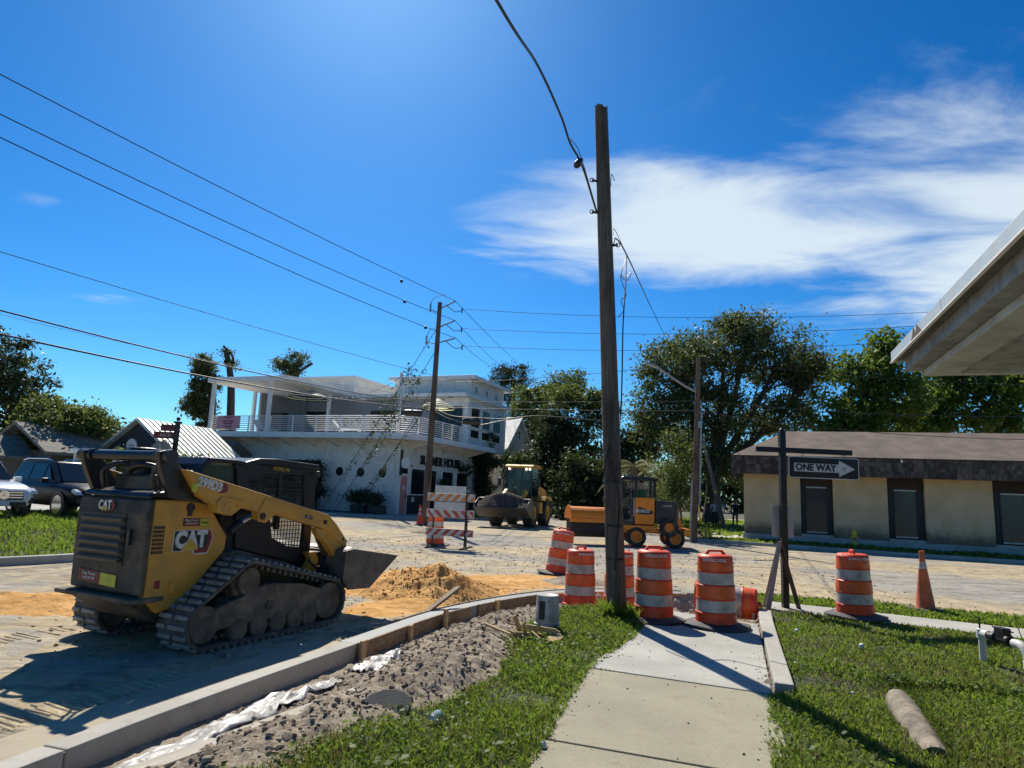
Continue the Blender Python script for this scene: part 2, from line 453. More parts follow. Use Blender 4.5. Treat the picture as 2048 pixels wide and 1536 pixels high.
M['conc_kerb'] = m_conc('concrete_kerb', (0.47, 0.45, 0.40), 0.25, (0.34, 0.29, 0.22))
M['gutter'] = m_conc('sandy_gutter', (0.46, 0.40, 0.29), 0.3, (0.40, 0.31, 0.19))
M['conc_wet'] = m_conc('concrete_fresh', (0.27, 0.29, 0.29), 0.1, (0.22, 0.23, 0.22), 0.55)

# big ground sheet to the horizon: the road base surface with a notch for our corner plot
NOTCH = KERB + EDGE
b = MB()
b.poly([(x, y, 0) for x, y in [(-900, -40), (-7.5, -40)] + [p[:2] for p in NOTCH] + [(60, -11), (900, -11), (900, 1500), (-900, 1500)]])
road = struct(b.out('road', M['road']))
# grassy land beyond the streets (sheets a little higher than the road base)
def sheet(name, poly, z, m):
    q = MB(); q.poly([(x, y, z) for x, y in poly]); return struct(q.out(name, m))
sheet('terrain', [(-900, 70), (900, 70), (900, 1480), (-900, 1480)], 0.03, M['far_ground'])

# ---- verge height field
PITL = [(0.55, 10.9), (0.9, 11.6), (1.3, 11.35), (2.0, 11.25), (2.75, 11.15), (3.6, 10.45), (4.0, 10.45), (4.15, 11.0), (4.55, 12.4), (4.3, 13.2), (2.6, 13.15), (1.3, 12.75), (0.6, 12.1)]
SWL = [(-0.25, 3.0), (0.18, 4.75), (0.35, 5.38), (0.89, 7.32), (1.23, 8.02), (1.72, 9.05), (2.15, 10.2), (2.73, 11.11)]
SWR = [(1.35, 3.0), (1.96, 4.94), (2.57, 6.62), (2.63, 6.78), (3.26, 8.64), (3.78, 10.2)]
LAWN_L = [(-2.6, 2.4), (-1.95, 3.9), (-1.40, 4.58), (-0.95, 5.5), (-0.41, 6.0), (0.02, 6.9), (0.10, 7.7), (0.02, 8.4), (0.35, 9.3), (0.70, 10.2), (1.05, 11.0), (1.55, 11.15), (2.0, 10.9), (2.1, 10.2), (1.72, 9.05), (1.23, 8.02), (0.89, 7.32), (0.35, 5.38), (0.18, 4.75), (-0.25, 3.0), (-0.4, 2.4)]
RC_OUT = [(2.78, 6.70), (3.42, 8.55), (4.30, 11.05)]
RS_N = [(4.42, 11.75), (5.5, 11.12), (7.5, 9.98), (14, 6.5)]
RS_F = [(4.80, 12.62), (5.8, 12.12), (8.1, 10.85), (14.4, 7.5)]
LAWN_R = [(1.20, 2.4), (1.35, 3.0), (1.96, 4.94), (2.60, 6.62), (2.78, 6.70)] + RC_OUT[1:] + [(4.42, 11.75)] + RS_N[1:] + [(14, 2.4)]
LAWN_S = [(4.42, 11.78), (4.5, 13.35)] + EDGE[1:6] + [(14.4, 7.5), (8.1, 10.85), (5.8, 12.12), (4.8, 12.62)]
def soft(d, a): return np.clip(1 - d / a, 0, 1)
def sdist(x, y, poly):
    d = dline(x, y, list(poly) + [poly[0]]); return np.where(inpoly(x, y, poly), -d, d)
KL = [p for p in KERB if p[1] < 12.3]
def soil_h(x, y):
    dk = dline(x, y, KL)
    trench = -0.125 * soft(np.maximum(dk - 0.22, 0), 0.42)
    trench = np.where(dk < 0.22, -0.14, trench)
    pit = sdist(x, y, PITL); trench = np.minimum(trench, -0.27 * np.clip(-pit / 0.35 + 0.3, 0, 1))
    def bell(cx, cy, rx, ry, h, ang=0):
        a, b2 = x - cx, y - cy; c, s = math.cos(ang), math.sin(ang)
        p, q = (a * c + b2 * s) / rx, (-a * s + b2 * c) / ry; return h * np.exp(-(p * p + q * q))
    m = bell(-0.35, 8.0, 0.50, 1.25, 0.16, -0.25) + bell(-0.75, 6.7, 0.40, 0.65, 0.13, -0.3) + bell(-1.15, 5.5, 0.32, 0.65, 0.10, -0.3) + bell(-1.55, 4.6, 0.35, 0.5, 0.08) + bell(0.1, 9.5, 0.3, 0.5, 0.10)
    m *= np.clip((dk - 0.22) / 0.5, 0, 1)
    n = fbm(x * 2.2, y * 2.2, 3, 3) * 0.05 + np.abs(fbm(x * 6, y * 6, 5, 3)) * 0.085 + np.abs(fbm(x * 16, y * 16, 8, 3)) * 0.05
    lawn = sdist(x, y, LAWN_L); f = np.clip(lawn / 0.25, 0, 1)
    return (trench + m) * 1.0 + n * np.clip(f + 0.15, 0, 1) * np.where(dk < 0.2, 0.3, 1) - 0.03
def lawn_h(x, y):
    b = 0.015 + fbm(x * 0.9, y * 0.9, 2, 3) * 0.02
    b += 0.07 * np.exp(-((x - 1.35) ** 2 + (y - 10.3) ** 2) / 0.5)      # hump round the pole
    return b
def in_plot(x, y): return inpoly(x, y, [(-7, -8)] + [p[:2] for p in KERB] + EDGE + [(40, -8)])
SLABS = [p for p in SWL] + [p for p in SWR[::-1]]
def keep_soil(x, y):
    d = sdist(x, y, LAWN_L)
    return in_plot(x, y) & (d > -0.12) & (x < 4.6) & ~(sdist(x, y, SLABS) < -0.06) & ~inpoly(x, y, LAWN_R)
soil = struct(grid('soil', -4.4, 4.7, 2.0, 13.3, 0.03, soil_h, M['soil'], keep_soil))
def keep_lawn(x, y):
    return inpoly(x, y, LAWN_L) | inpoly(x, y, LAWN_R) | inpoly(x, y, LAWN_S) | ((x > 1.3) & (y < 2.5))
struct(grid('lawn', -2.7, 14.2, 2.3, 13.6, 0.1, lawn_h, M['lawn_soil'], keep_lawn))
# foundation below everything on the plot, so that no gap shows
sheet('subsoil', [(-6.5, -8), (40, -8)] + [(x + 0.05, y - 0.05) for x, y in EDGE[::-1]] + [(x + 0.08, y - 0.05) for x, y, *_ in KERB[::-1]], -0.42, M['soil'])

# soil clods
def clods(name, n, spots, smin, smax, m, zf):
    base = [(0, 0, 1), (0.89, 0, 0.45), (0.28, 0.85, 0.45), (-0.72, 0.53, 0.45), (-0.72, -0.53, 0.45), (0.28, -0.85, 0.45), (0.72, 0.53, -0.45), (-0.28, 0.85, -0.45), (-0.89, 0, -0.45), (-0.28, -0.85, -0.45), (0.72, -0.53, -0.45), (0, 0, -1)]
    tri = [(0, 1, 2), (0, 2, 3), (0, 3, 4), (0, 4, 5), (0, 5, 1), (1, 6, 2), (2, 7, 3), (3, 8, 4), (4, 9, 5), (5, 10, 1), (2, 6, 7), (3, 7, 8), (4, 8, 9), (5, 9, 10), (1, 10, 6), (6, 11, 7), (7, 11, 8), (8, 11, 9), (9, 11, 10), (10, 11, 6)]
    B = np.array(base); T = np.array(tri)
    pts = spots(n); n = len(pts)
    S = smin + (smax - smin) * RNG.random(n) ** 3
    V = B[None] * S[:, None, None] * (0.7 + 0.6 * RNG.random((n, 12, 1))) * np.array([1, 1, 0.7]) * (0.7 + 0.6 * RNG.random((n, 1, 3)))
    V[:, :, 0] += pts[:, 0:1]; V[:, :, 1] += pts[:, 1:2]; V[:, :, 2] += zf(pts[:, 0], pts[:, 1])[:, None] + S[:, None] * 0.25
    F2 = (np.arange(n) * 12)[:, None, None] + T[None]
    return stuff(npmesh(name, V.reshape(-1, 3), F2.reshape(-1, 3), m, smooth=True))
def soil_spots(n):
    x = RNG.uniform(-3.2, 4.3, n * 6); y = RNG.uniform(3, 13, n * 6)
    k = keep_soil(x, y) & (sdist(x, y, LAWN_L) > -0.05) & (dline(x, y, KERB) > 0.3); return np.stack([x[k], y[k]], 1)[:n]
clods('soil_clods', 9000, soil_spots, 0.004, 0.026, M['soil'], soil_h)

# ---- sidewalk: three slabs and the ramp kerb
swk = struct(bpy.data.objects.new('sidewalk', None)); COL.objects.link(swk)
def slab(poly, m, z0=-0.11, z1=0.03):
    q = MB(); q.prism(poly, z0, z1, 'z'); return q.out('slab', m, swk, bev=0.008)
slab([(-0.27, 2.9), (0.18, 4.75), (0.30, 5.22), (1.38, 4.82), (1.93, 4.62), (1.37, 2.9)], M['conc_old'])
slab([(0.308, 5.245), (0.35, 5.38), (0.883, 7.30), (2.56, 6.60), (1.95, 4.645)], M['conc_old'])
slab([(0.90, 7.335), (1.23, 8.02), (1.72, 9.05), (2.15, 10.2), (2.73, 11.08), (3.56, 10.38), (3.79, 10.26), (3.26, 8.66), (2.63, 6.80), (2.575, 6.635)], M['conc_new'])
q = MB(); q.prism([(2.635, 6.72), (3.265, 8.6), (3.80, 10.22), (4.12, 11.1), (4.30, 11.05), (3.98, 10.16), (3.43, 8.54), (2.80, 6.66)], -0.12, 0.11, 'z')
struct(q.out('ramp_curb', M['conc_kerb'], bev=0.015))
for i in range(3):
    q = MB(); a, bb = RS_N[i], RS_N[i + 1]; c, d = RS_F[i + 1], RS_F[i]; k = 0.01
    q.prism([(a[0] + k, a[1]), (bb[0] - k, bb[1]), (c[0] - k, c[1]), (d[0] + k, d[1])], -0.1, 0.035, 'z'); q.out('slab', M['conc_new'], swk, bev=0.008)

# ---- kerb of our corner: finished part, then fresh concrete
def sweep_kerb(name, pts, w, z0, z1, m, bev=0.012, parent=None, off=0.0):
    P = [Vector((p[0], p[1])) for p in pts]; L = []; Rr = []
    for i, p in enumerate(P):
        d = (P[min(i + 1, len(P) - 1)] - P[max(i - 1, 0)]).normalized(); n = Vector((-d.y, d.x))
        L.append(p + n * (w + off)); Rr.append(p + n * off)
    q = MB(); n = len(P)
    vs = [(v.x, v.y, z) for z in (z0, z1) for v in Rr] + [(v.x, v.y, z) for z in (z0, z1) for v in L]
    fs = []
    for i in range(n - 1):
        fs += [(i, i + 1, n + i + 1, n + i), (3 * n + i, 3 * n + i + 1, 2 * n + i + 1, 2 * n + i), (n + i, n + i + 1, 3 * n + i + 1, 3 * n + i), (2 * n + i, 2 * n + i + 1, i + 1, i)]
    fs += [(0, n, 3 * n, 2 * n), (n - 1, 3 * n - 1, 4 * n - 1, 2 * n - 1)]
    q.add(vs, fs); return q.out(name, m, parent, bev=bev)
ki = min(range(len(KERB)), key=lambda i: abs(KERB[i][1] - 7.95))
k0 = min(range(len(KERB)), key=lambda i: abs(KERB[i][1] - 4.75))
struct(sweep_kerb('curb', KERB[:k0 + 1], 0.20, -0.36, 0.016, M['conc_kerb']))
_a, _b = Vector(KERB[k0][:2]), Vector(KERB[k0 + 1][:2])
_j = _a + (_b - _a).normalized() * 0.012
struct(sweep_kerb('curb', [tuple(_j)] + KERB[k0 + 1:ki + 1], 0.20, -0.36, 0.016, M['conc_kerb']))
struct(sweep_kerb('curb', KERB[ki:], 0.24, -0.36, 0.016, M['conc_wet']))
struct(sweep_kerb('gutter', KERB[:ki + 1], 0.36, -0.3, 0.008, M['gutter'], 0, None, 0.203))
# wooden formwork along the fresh kerb
def m_wood(name, c1, c2, ax=0, sc=1.0):
    t = NT(name); st = [9.0, 9.0, 9.0]; st[ax] = 0.5
    a = t.noise(3.0 * sc, 6, 0.65, st=tuple(st), dist=0.6); b2 = t.noise(1.3, 5, 0.6)
    col = t.mix(t.rng(a, 0.3, 0.7), c1, c2); col = t.mix(t.rng(b2, 0.5, 0.75, 0, 0.5), col, tuple(x * 0.45 for x in c1))
    t.col(col); t.rough(0.8); t.bump(a, 0.4, 0.01); return t.mat
M['wood_form'] = m_wood('weathered_form_wood', (0.17, 0.11, 0.065), (0.33, 0.23, 0.14), 1)
M['wood_new'] = m_wood('fresh_pine', (0.42, 0.27, 0.12), (0.62, 0.44, 0.22), 0)
M['wood_grey'] = m_wood('grey_board', (0.40, 0.36, 0.29), (0.58, 0.53, 0.43), 1)
fw = thing('formwork', 'weathered plank formwork staked along the fresh grey kerb behind the dirt mound', 'formwork', (0, 0, 0))
mid = min(range(len(KERB)), key=lambda i: abs(KERB[i][1] - 10.9)); m2 = min(range(len(KERB)), key=lambda i: abs(KERB[i][1] - 12.4))
M['wood_tan'] = m_wood('tan_form_wood', (0.40, 0.25, 0.13), (0.55, 0.37, 0.2), 0)
sweep_kerb('plank', KERB[ki:mid], 0.038, -0.33, 0.024, M['wood_form'], 0.004, fw, -0.04)
sweep_kerb('plank', KERB[mid:m2], 0.038, -0.33, 0.03, M['wood_form'], 0.004, fw, -0.044)
sweep_kerb('plank', KERB[m2:], 0.038, -0.33, 0.010, M['wood_tan'], 0.004, fw, -0.04)
sweep_kerb('plank', KERB[ki + 2:], 0.04, -0.2, 0.03, M['wood_form'], 0.004, fw, 0.245)
def along(yv):
    i = min(range(len(KERB) - 1), key=lambda i: abs(KERB[i][1] - yv)); a, b3 = Vector(KERB[i][:2]), Vector(KERB[i + 1][:2]); d = (b3 - a).normalized(); return a, d, Vector((d.y, -d.x))
for yv, hh in ((8.05, 0.06), (8.95, 0.04), (10.05, 0.10), (11.25, 0.06), (12.2, 0.05)):
    a, d, n = along(yv); p = a + n * 0.085
    q = MB(); q.box((0, 0, (hh - 0.4) / 2), (0.09, 0.04, hh + 0.4)); o = q.out('stake', M['wood_new'] if yv > 10 else M['wood_tan'], fw, bev=0.004)
    o.location = (p.x, p.y, 0); o.rotation_euler = (0, rad(random.uniform(-4, 4)), math.atan2(d.y, d.x))
a, d, n = along(10.05)
q = MB(); q.box((0, 0, 0), (0.75, 0.09, 0.035), (0, rad(-22), 0)); o = q.out('stake', M['wood_form'], fw); o.location = (a.x - 0.02, a.y + 0.5, 0.15); o.rotation_euler = (0, 0, rad(55))

# ---- plastic sheeting and a loose board in the trench
M['plastic'] = mat('white_plastic_sheet', (0.38, 0.38, 0.375), 0.4, var=0.3, sc=9, dirt=(0.20, 0.165, 0.13), dsc=9, damt=0.85)
def plastic(pts, w, seed, label):
    C = spline(pts, 10); n = len(C); nw = 14; V = []; rg = np.random.default_rng(seed)
    for i in range(n):
        d = np.array(C[min(i + 1, n - 1)]) - np.array(C[max(i - 1, 0)]); d /= np.linalg.norm(d); nn = np.array([d[1], -d[0]])
        ww = w * (0.55 + 0.45 * math.sin(math.pi * min(1, max(0, i / (n - 1))) ** 0.7) + rg.uniform(-0.15, 0.15))
        for k in range(nw):
            p = np.array(C[i]) + nn * (k / (nw - 1) - 0.5) * ww; V.append([p[0], p[1]])
    V = np.array(V); z = soil_h(V[:, 0], V[:, 1]); z = np.maximum(z, -0.2)
    u = np.tile(np.arange(nw), n); z = z * 0.9 + 0.03 + 0.013 * np.sin(u * 1.9 + fbm(V[:, 0] * 4, V[:, 1] * 4, seed) * 4) + fbm(V[:, 0] * 9, V[:, 1] * 9, seed + 3, 3) * 0.03
    V = np.column_stack([V, z]); i = (np.arange(n - 1)[:, None] * nw + np.arange(nw - 1)[None]).ravel()
    o = npmesh('plastic_sheet', V, np.stack([i, i + 1, i + nw + 1, i + nw], 1), M['plastic'], smooth=True)
    sm = o.modifiers.new('thick', 'SOLIDIFY'); sm.thickness = 0.004
    return tag(o, label, 'plastic sheet', 'plastic sheeting in the kerb trench')
plastic([(-2.45, 4.2), (-2.12, 5.0), (-1.80, 5.8), (-1.5, 6.5)], 0.36, 4, 'long crumpled white plastic sheet lying beside the pale board in the trench')
plastic([(-1.32, 6.75), (-1.25, 7.1), (-1.05, 7.45)], 0.34, 9, 'bunched white plastic sheet at the end of the concrete kerb by the dirt mound')
q = MB(); q.box((0, 0, 0), (0.10, 2.5, 0.05)); o = q.out('wooden_board', M['wood_grey'], bev=0.005); o.location = (-1.80, 5.1, 0.015); o.rotation_euler = (rad(0.5), rad(14), rad(-29))
tag(o, 'long pale board lying along the trench beside white plastic', 'board')

# ---- sand piles on the road, left
def pile(name, cx, cy, rx, ry, h, ang, seed, m, res=0.05, rough=0.06, kind=None):
    ca, sa = math.cos(ang), math.sin(ang)
    def hf(x, y):
        a, b2 = x - cx, y - cy; p, q2 = (a * ca + b2 * sa) / rx, (-a * sa + b2 * ca) / ry
        w = fbm(x * 1.1, y * 1.1, seed, 3) * 0.35; r = np.sqrt(p * p + q2 * q2) + w * 0.5
        z = h * np.clip(1 - r, -0.25, 1) ** 1.0 + (np.abs(fbm(x * 3.2, y * 3.2, seed + 2, 4)) * 1.6 - 0.4) * rough * np.clip(1.4 - r, 0.1, 1)
        k = np.clip((dline(x, y, KERB) - 0.24) / 0.45, 0, 1); return np.where(r > 1.12, -0.2, z * k - 0.02 * (1 - k))
    R = max(rx, ry) * 1.25
    return struct(grid(name, cx - R, cx + R, cy - R, cy + R, res, hf, m, lambda x, y: (hf(x, y) > -0.05) & ~in_plot(x, y) & (dline(x, y, KERB) > 0.30)))
pile('sand_pile', -1.15, 11.9, 1.95, 1.2, 0.52, rad(-35), 3, M['sand'], 0.04, 0.10)
pile('sand_spread', -0.55, 11.1, 2.0, 1.25, 0.12, rad(45), 8, M['sand'], 0.04, 0.05)
pile('sand_spread', -6.2, 9.6, 3.2, 0.9, 0.10, rad(10), 12, M['sand'], 0.05, 0.06)
pile('sand_spread', -3.2, 12.4, 1.6, 1.2, 0.10, rad(10), 15, M['sand'], 0.05, 0.06)
pile('sand_spread', 0.1, 14.0, 1.7, 1.1, 0.07, rad(20), 33, M['sand'], 0.04, 0.05)
pile('dirt_pile', 1.55, 14.25, 1.0, 0.5, 0.16, rad(10), 21, M['soil'], 0.04, 0.07)


# ridges pressed into the sand by the loader's tracks
def tread_marks(p, d, n, w, step, seed):
    rg = np.random.default_rng(seed); d = Vector(d).normalized(); s = Vector((-d.y, d.x)); q = MB()
    for k in range(n):
        c = Vector(p) + d * step * k
        if rg.random() < 0.12: continue
        L = w * rg.uniform(0.6, 1.0); q.box((c.x + rg.uniform(-0.04, 0.04), c.y, 0.002), (0.05, L, 0.016), (rg.uniform(-0.02, 0.02), 0, math.atan2(d.y, d.x) + rg.uniform(-0.06, 0.06)), (0.4, 0.9))
    return stuff(q.out('tread_marks', M['road']))
tread_marks((-4.15, 4.0), (0.42, 0.9), 34, 0.44, 0.085, 1); tread_marks((-5.75, 6.6), (0.42, 0.9), 30, 0.44, 0.085, 2); tread_marks((-1.95, 8.1), (0.42, 0.9), 30, 0.44, 0.085, 3); tread_marks((-7.4, 7.6), (0.42, 0.9), 30, 0.44, 0.085, 4)
tread_marks((-0.2, 12.9), (0.7, 0.55), 26, 0.44, 0.085, 5); tread_marks((-3.55, 5.0), (0.42, 0.9), 14, 0.42, 0.085, 6)

def sand_spots(n):
    x = RNG.normal(-1.05, 1.0, n * 3); y = RNG.normal(11.75, 0.8, n * 3); k = ~in_plot(x, y) & (dline(x, y, KERB) > 0.35); return np.stack([x[k], y[k]], 1)[:n]
def sand_h(x, y):
    ca, sa = math.cos(rad(-35)), math.sin(rad(-35)); a, b2 = x + 1.15, y - 11.9; p, q2 = (a * ca + b2 * sa) / 1.95, (-a * sa + b2 * ca) / 1.2
    w = fbm(x * 1.1, y * 1.1, 3, 3) * 0.35; r = np.sqrt(p * p + q2 * q2) + w * 0.5; return np.maximum(0.52 * np.clip(1 - r, 0, 1) + (np.abs(fbm(x * 3.2, y * 3.2, 5, 4)) * 1.6 - 0.4) * 0.10 * np.clip(1.4 - r, 0.1, 1), 0.0)
clods('sand_clods', 1800, sand_spots, 0.005, 0.024, M['sand'], sand_h)
def road_spots(n): x = RNG.uniform(-6, 9, n * 2); y = RNG.uniform(5, 24, n * 2); k = ~in_plot(x, y) & (dline(x, y, KERB) > 0.3); return np.stack([x[k], y[k]], 1)[:n]
clods('road_grit', 5000, road_spots, 0.004, 0.03, M['road'], lambda x, y: np.zeros_like(x))
# dry leaves and crumbs on the walk
def walk_spots(n): x = RNG.uniform(0, 4, n * 3); y = RNG.uniform(3, 11, n * 3); k = inpoly(x, y, SLABS); return np.stack([x[k], y[k]], 1)[:n]
M['crumb'] = mat('dark_crumbs', (0.09, 0.07, 0.05), 0.9, var=0.4)
clods('walk_litter', 130, walk_spots, 0.003, 0.012, M['crumb'], lambda x, y: np.full_like(x, 0.031))
def edge_spots(n):
    x = RNG.uniform(0, 4, n * 12); y = RNG.uniform(3, 11, n * 12); k = inpoly(x, y, SLABS) & (np.minimum(dline(x, y, SWL), dline(x, y, SWR)) < RNG.random(n * 12) ** 2 * 0.22); return np.stack([x[k], y[k]], 1)[:n]
clods('edge_soil', 2200, edge_spots, 0.002, 0.009, M['crumb'], lambda x, y: np.full_like(x, 0.030))

# ================================================================= compact track loader
M['cat_yellow'] = mat('construction_yellow', (0.70, 0.325, 0.035), 0.45, var=0.08, sc=3, dirt=(0.40, 0.25, 0.10), dsc=4.0, damt=0.5, coat=0.15)
M['blk'] = mat('black_paint', (0.020, 0.020, 0.022), 0.35, var=0.3, sc=5, dirt=(0.09, 0.075, 0.055), dsc=5, damt=0.35)
M['blk_gloss'] = mat('black_gloss_paint', (0.014, 0.015, 0.020), 0.3, spec=0.35, var=0.2, dirt=(0.03, 0.03, 0.03), dsc=6, damt=0.2)
M['blk_plain'] = mat('black_decal', (0.022, 0.020, 0.020), 0.5, var=0.1)
M['dusty_black'] = mat('dusty_black_panel', (0.045, 0.040, 0.034), 0.7, var=0.4, sc=4, dirt=(0.17, 0.135, 0.09), dsc=3.5, damt=0.75)
M['slat'] = mat('dusty_louver', (0.13, 0.105, 0.08), 0.7, var=0.3, sc=5, dirt=(0.05, 0.045, 0.04), dsc=5, damt=0.5)
M['rubber'] = mat('dusty_rubber', (0.075, 0.072, 0.068), 0.8, var=0.3, sc=8, dirt=(0.22, 0.19, 0.15), dsc=7, damt=0.5, bump=0.3)
M['tread'] = mat('worn_tread_lug', (0.25, 0.24, 0.23), 0.7, var=0.3, sc=10, dirt=(0.30, 0.26, 0.21), dsc=9, damt=0.5, bump=0.3)
M['mudsteel'] = mat('mud_caked_steel', (0.12, 0.095, 0.07), 0.9, var=0.35, sc=5, dirt=(0.26, 0.20, 0.135), dsc=4, damt=0.8, bump=0.6, bsc=30, bd=0.02)
M['steel'] = mat('worn_bucket_steel', (0.13, 0.125, 0.12), 0.5, 0.6, var=0.35, sc=5, dirt=(0.22, 0.18, 0.13), dsc=4, damt=0.6)
M['chrome'] = mat('bright_rod', (0.75, 0.75, 0.75), 0.15, 1.0, var=0.05)
M['decal_white'] = mat('decal_white', (0.72, 0.72, 0.68), 0.5, var=0.12, sc=14, dirt=(0.3, 0.25, 0.18), dsc=20, damt=0.4)
M['decal_red'] = mat('decal_red', (0.26, 0.015, 0.022), 0.45, var=0.15)
M['decal_maroon'] = mat('decal_maroon', (0.17, 0.03, 0.025), 0.5, var=0.15)
M['decal_lime'] = mat('decal_yellow_green', (0.55, 0.52, 0.05), 0.5, var=0.15)
M['decal_gold'] = mat('decal_gold', (0.62, 0.38, 0.04), 0.5, var=0.15)
M['glass_cab'] = glassmat('cab_glass', (0.02, 0.035, 0.04), 0.04, 0.42)
M['glass_dark'] = glassmat('dark_glass', (0.012, 0.015, 0.018), 0.05)
M['seat'] = mat('seat_vinyl', (0.02, 0.02, 0.02), 0.6)

LD = thing('track_loader', 'yellow and black compact track loader with bucket beside the sand pile', 'track loader', (-3.876, 7.80, 0.0), rad(90 - 27))
def hull(circs, n=40):
    P = []
    for cx, cz, r in circs:
        for k in range(n): t = 2 * math.pi * k / n; P.append((cx + r * math.cos(t), cz + r * math.sin(t)))
    P = sorted(set(P)); lo = []; up = []
    cr = lambda o, a, b: (a[0] - o[0]) * (b[1] - o[1]) - (a[1] - o[1]) * (b[0] - o[0])
    for seq, h in ((P, lo), (P[::-1], up)):
        for p in seq:
            while len(h) > 1 and cr(h[-2], h[-1], p) <= 0: h.pop()
            h.append(p)
    return lo[:-1] + up[:-1]
def resample(poly, step_n):
    P = np.array(poly + [poly[0]]); d = np.hypot(*np.diff(P, axis=0).T); s = np.concatenate([[0], np.cumsum(d)])
    q = np.linspace(0, s[-1], step_n, endpoint=False); return np.column_stack([np.interp(q, s, P[:, 0]), np.interp(q, s, P[:, 1])])
TR = [(-0.10, 0.28, 0.245), (0.47, 0.67, 0.235), (1.79, 0.31, 0.275)]
def track(side):
    y0, y1 = (-0.95, -0.51) if side < 0 else (0.51, 0.95)
    NP = 112; P = resample(hull(TR), NP); q = MB()
    d = np.roll(P, -1, 0) - np.roll(P, 1, 0); d /= np.hypot(d[:, 0], d[:, 1])[:, None]; nrm = np.column_stack([d[:, 1], -d[:, 0]])
    I = P - nrm * 0.035
    vs = [(p[0], y0, p[1]) for p in P] + [(p[0], y1, p[1]) for p in P] + [(p[0], y0, p[1]) for p in I] + [(p[0], y1, p[1]) for p in I]
    fs = []
    for i in range(NP):
        j = (i + 1) % NP
        fs += [(i, j, NP + j, NP + i), (2 * NP + i, 3 * NP + i, 3 * NP + j, 2 * NP + j), (i, 2 * NP + i, 2 * NP + j, j), (NP + i, NP + j, 3 * NP + j, 3 * NP + i)]
    q.add(vs, fs); belt = q.out('track', M['rubber'], LD)
    q = MB(); W = y1 - y0; nl = 56
    for k in range(nl):
        i = k * 2; p = P[i] + nrm[i] * 0.012; t = d[i]; a = math.atan2(t[1], t[0])
        segs = ((0.01, 0.185), (0.235, 0.43)) if k % 2 else ((0.01, 0.255), (0.305, 0.43))
        for s0, s1 in segs:
            R = Matrix.Rotation(-a, 3, 'Y'); q.box((p[0], y0 + (s0 + s1) / 2, p[1]), (0.044, s1 - s0, 0.032), R)
        # inner guide lug
        pi = I[i] - nrm[i] * 0.02; q.box((pi[0], (y0 + y1) / 2, pi[1]), (0.03, 0.05, 0.05), Matrix.Rotation(-a, 3, 'Y'))
    q.out('tread_lugs', M['tread'], belt, bev=0.006, seg=1)
    s = -1 if side < 0 else 1; yo = y0 if side < 0 else y1; yi = y1 if side < 0 else y0
    ym = (y0 + y1) / 2
    for x, r in ((0.37, 0.125), (0.66, 0.125), (0.95, 0.125), (1.22, 0.125), (1.47, 0.125)):
        q = MB()
        for yy in (ym - 0.13 * s, ym + 0.13 * s):
            q.lathe([(0.03, -0.05), (r * 0.9, -0.05), (r, -0.035), (r, 0.035), (r * 0.9, 0.05), (0.05, 0.05), (0.05, 0.065), (0.02, 0.065)], 18, (x, yy, 0.165), 'y')
        q.out('roller', M['mudsteel'], LD, smooth=35)
    for (x, z, r), nm in ((TR[0], 'idler'), (TR[2], 'idler')):
        q = MB(); r2 = r - 0.05
        for yy in (ym - 0.14 * s, ym + 0.14 * s):
            q.lathe([(0.04, -0.045), (r2 * 0.9, -0.045), (r2, -0.03), (r2, 0.03), (r2 * 0.9, 0.045), (r2 * 0.7, 0.03), (0.08, 0.03), (0.07, 0.06), (0.02, 0.06)], 24, (x, yy, z), 'y')
        q.out(nm, M['mudsteel'], LD, smooth=35)
    x, z, r = TR[1]; q = MB()
    q.lathe([(0.03, -0.16), (0.15, -0.16), (0.155, -0.1), (0.2, -0.08), (0.2, 0.08), (0.155, 0.1), (0.15, 0.16), (0.125, 0.165), (0.12, 0.155), (0.02, 0.155)], 24, (x, ym, z), 'y')
    for k in range(14):
        t = 2 * math.pi * k / 14; q.box((x + 0.205 * math.cos(t), ym, z + 0.205 * math.sin(t)), (0.04, 0.07, 0.04), Matrix.Rotation(-t, 3, 'Y'))
    q.out('sprocket', M['mudsteel'], LD, smooth=35)
    q = MB()   # scalloped roller frame
    out = [(-0.02, 0.40), (0.10, 0.44), (0.40, 0.52), (0.62, 0.60), (0.80, 0.62), (1.30, 0.57), (1.55, 0.50), (1.88, 0.40), (1.90, 0.27), (1.72, 0.24), (1.60, 0.30)]
    for x in (1.47, 1.22, 0.95, 0.66, 0.37):
        out += [(x + 0.10, 0.215), (x + 0.06, 0.26), (x - 0.06, 0.26), (x - 0.10, 0.215)]
    out += [(0.10, 0.20), (-0.04, 0.22)]
    q.prism(out, yo - s * 0.05, ym + 0.05 * s, 'y'); q.prism([(0.2, 0.36), (0.2, 0.50), (1.3, 0.50), (1.5, 0.36)], ym, yi - 0.1 * s, 'y')
    q.out('roller_frame', M['mudsteel'], LD, bev=0.012)
    q = MB(); q.lathe([(0.02, -0.02), (0.055, -0.02), (0.05, 0.0), (0.02, 0.0)], 12, (0.78, yo - s * 0.045, 0.38), 'y'); q.out('bolt_boss', M['mudsteel'], LD)
track(-1); track(1)
# chassis
q = MB()
q.prism([(-0.56, 0.50), (-0.40, 0.34), (0.0, 0.26), (1.75, 0.26), (1.84, 0.36), (1.84, 0.66), (0.62, 0.98), (-0.4, 0.9), (-0.56, 0.6)], -0.50, 0.50, 'y')
q.out('chassis', M['mudsteel'], LD, bev=0.02)
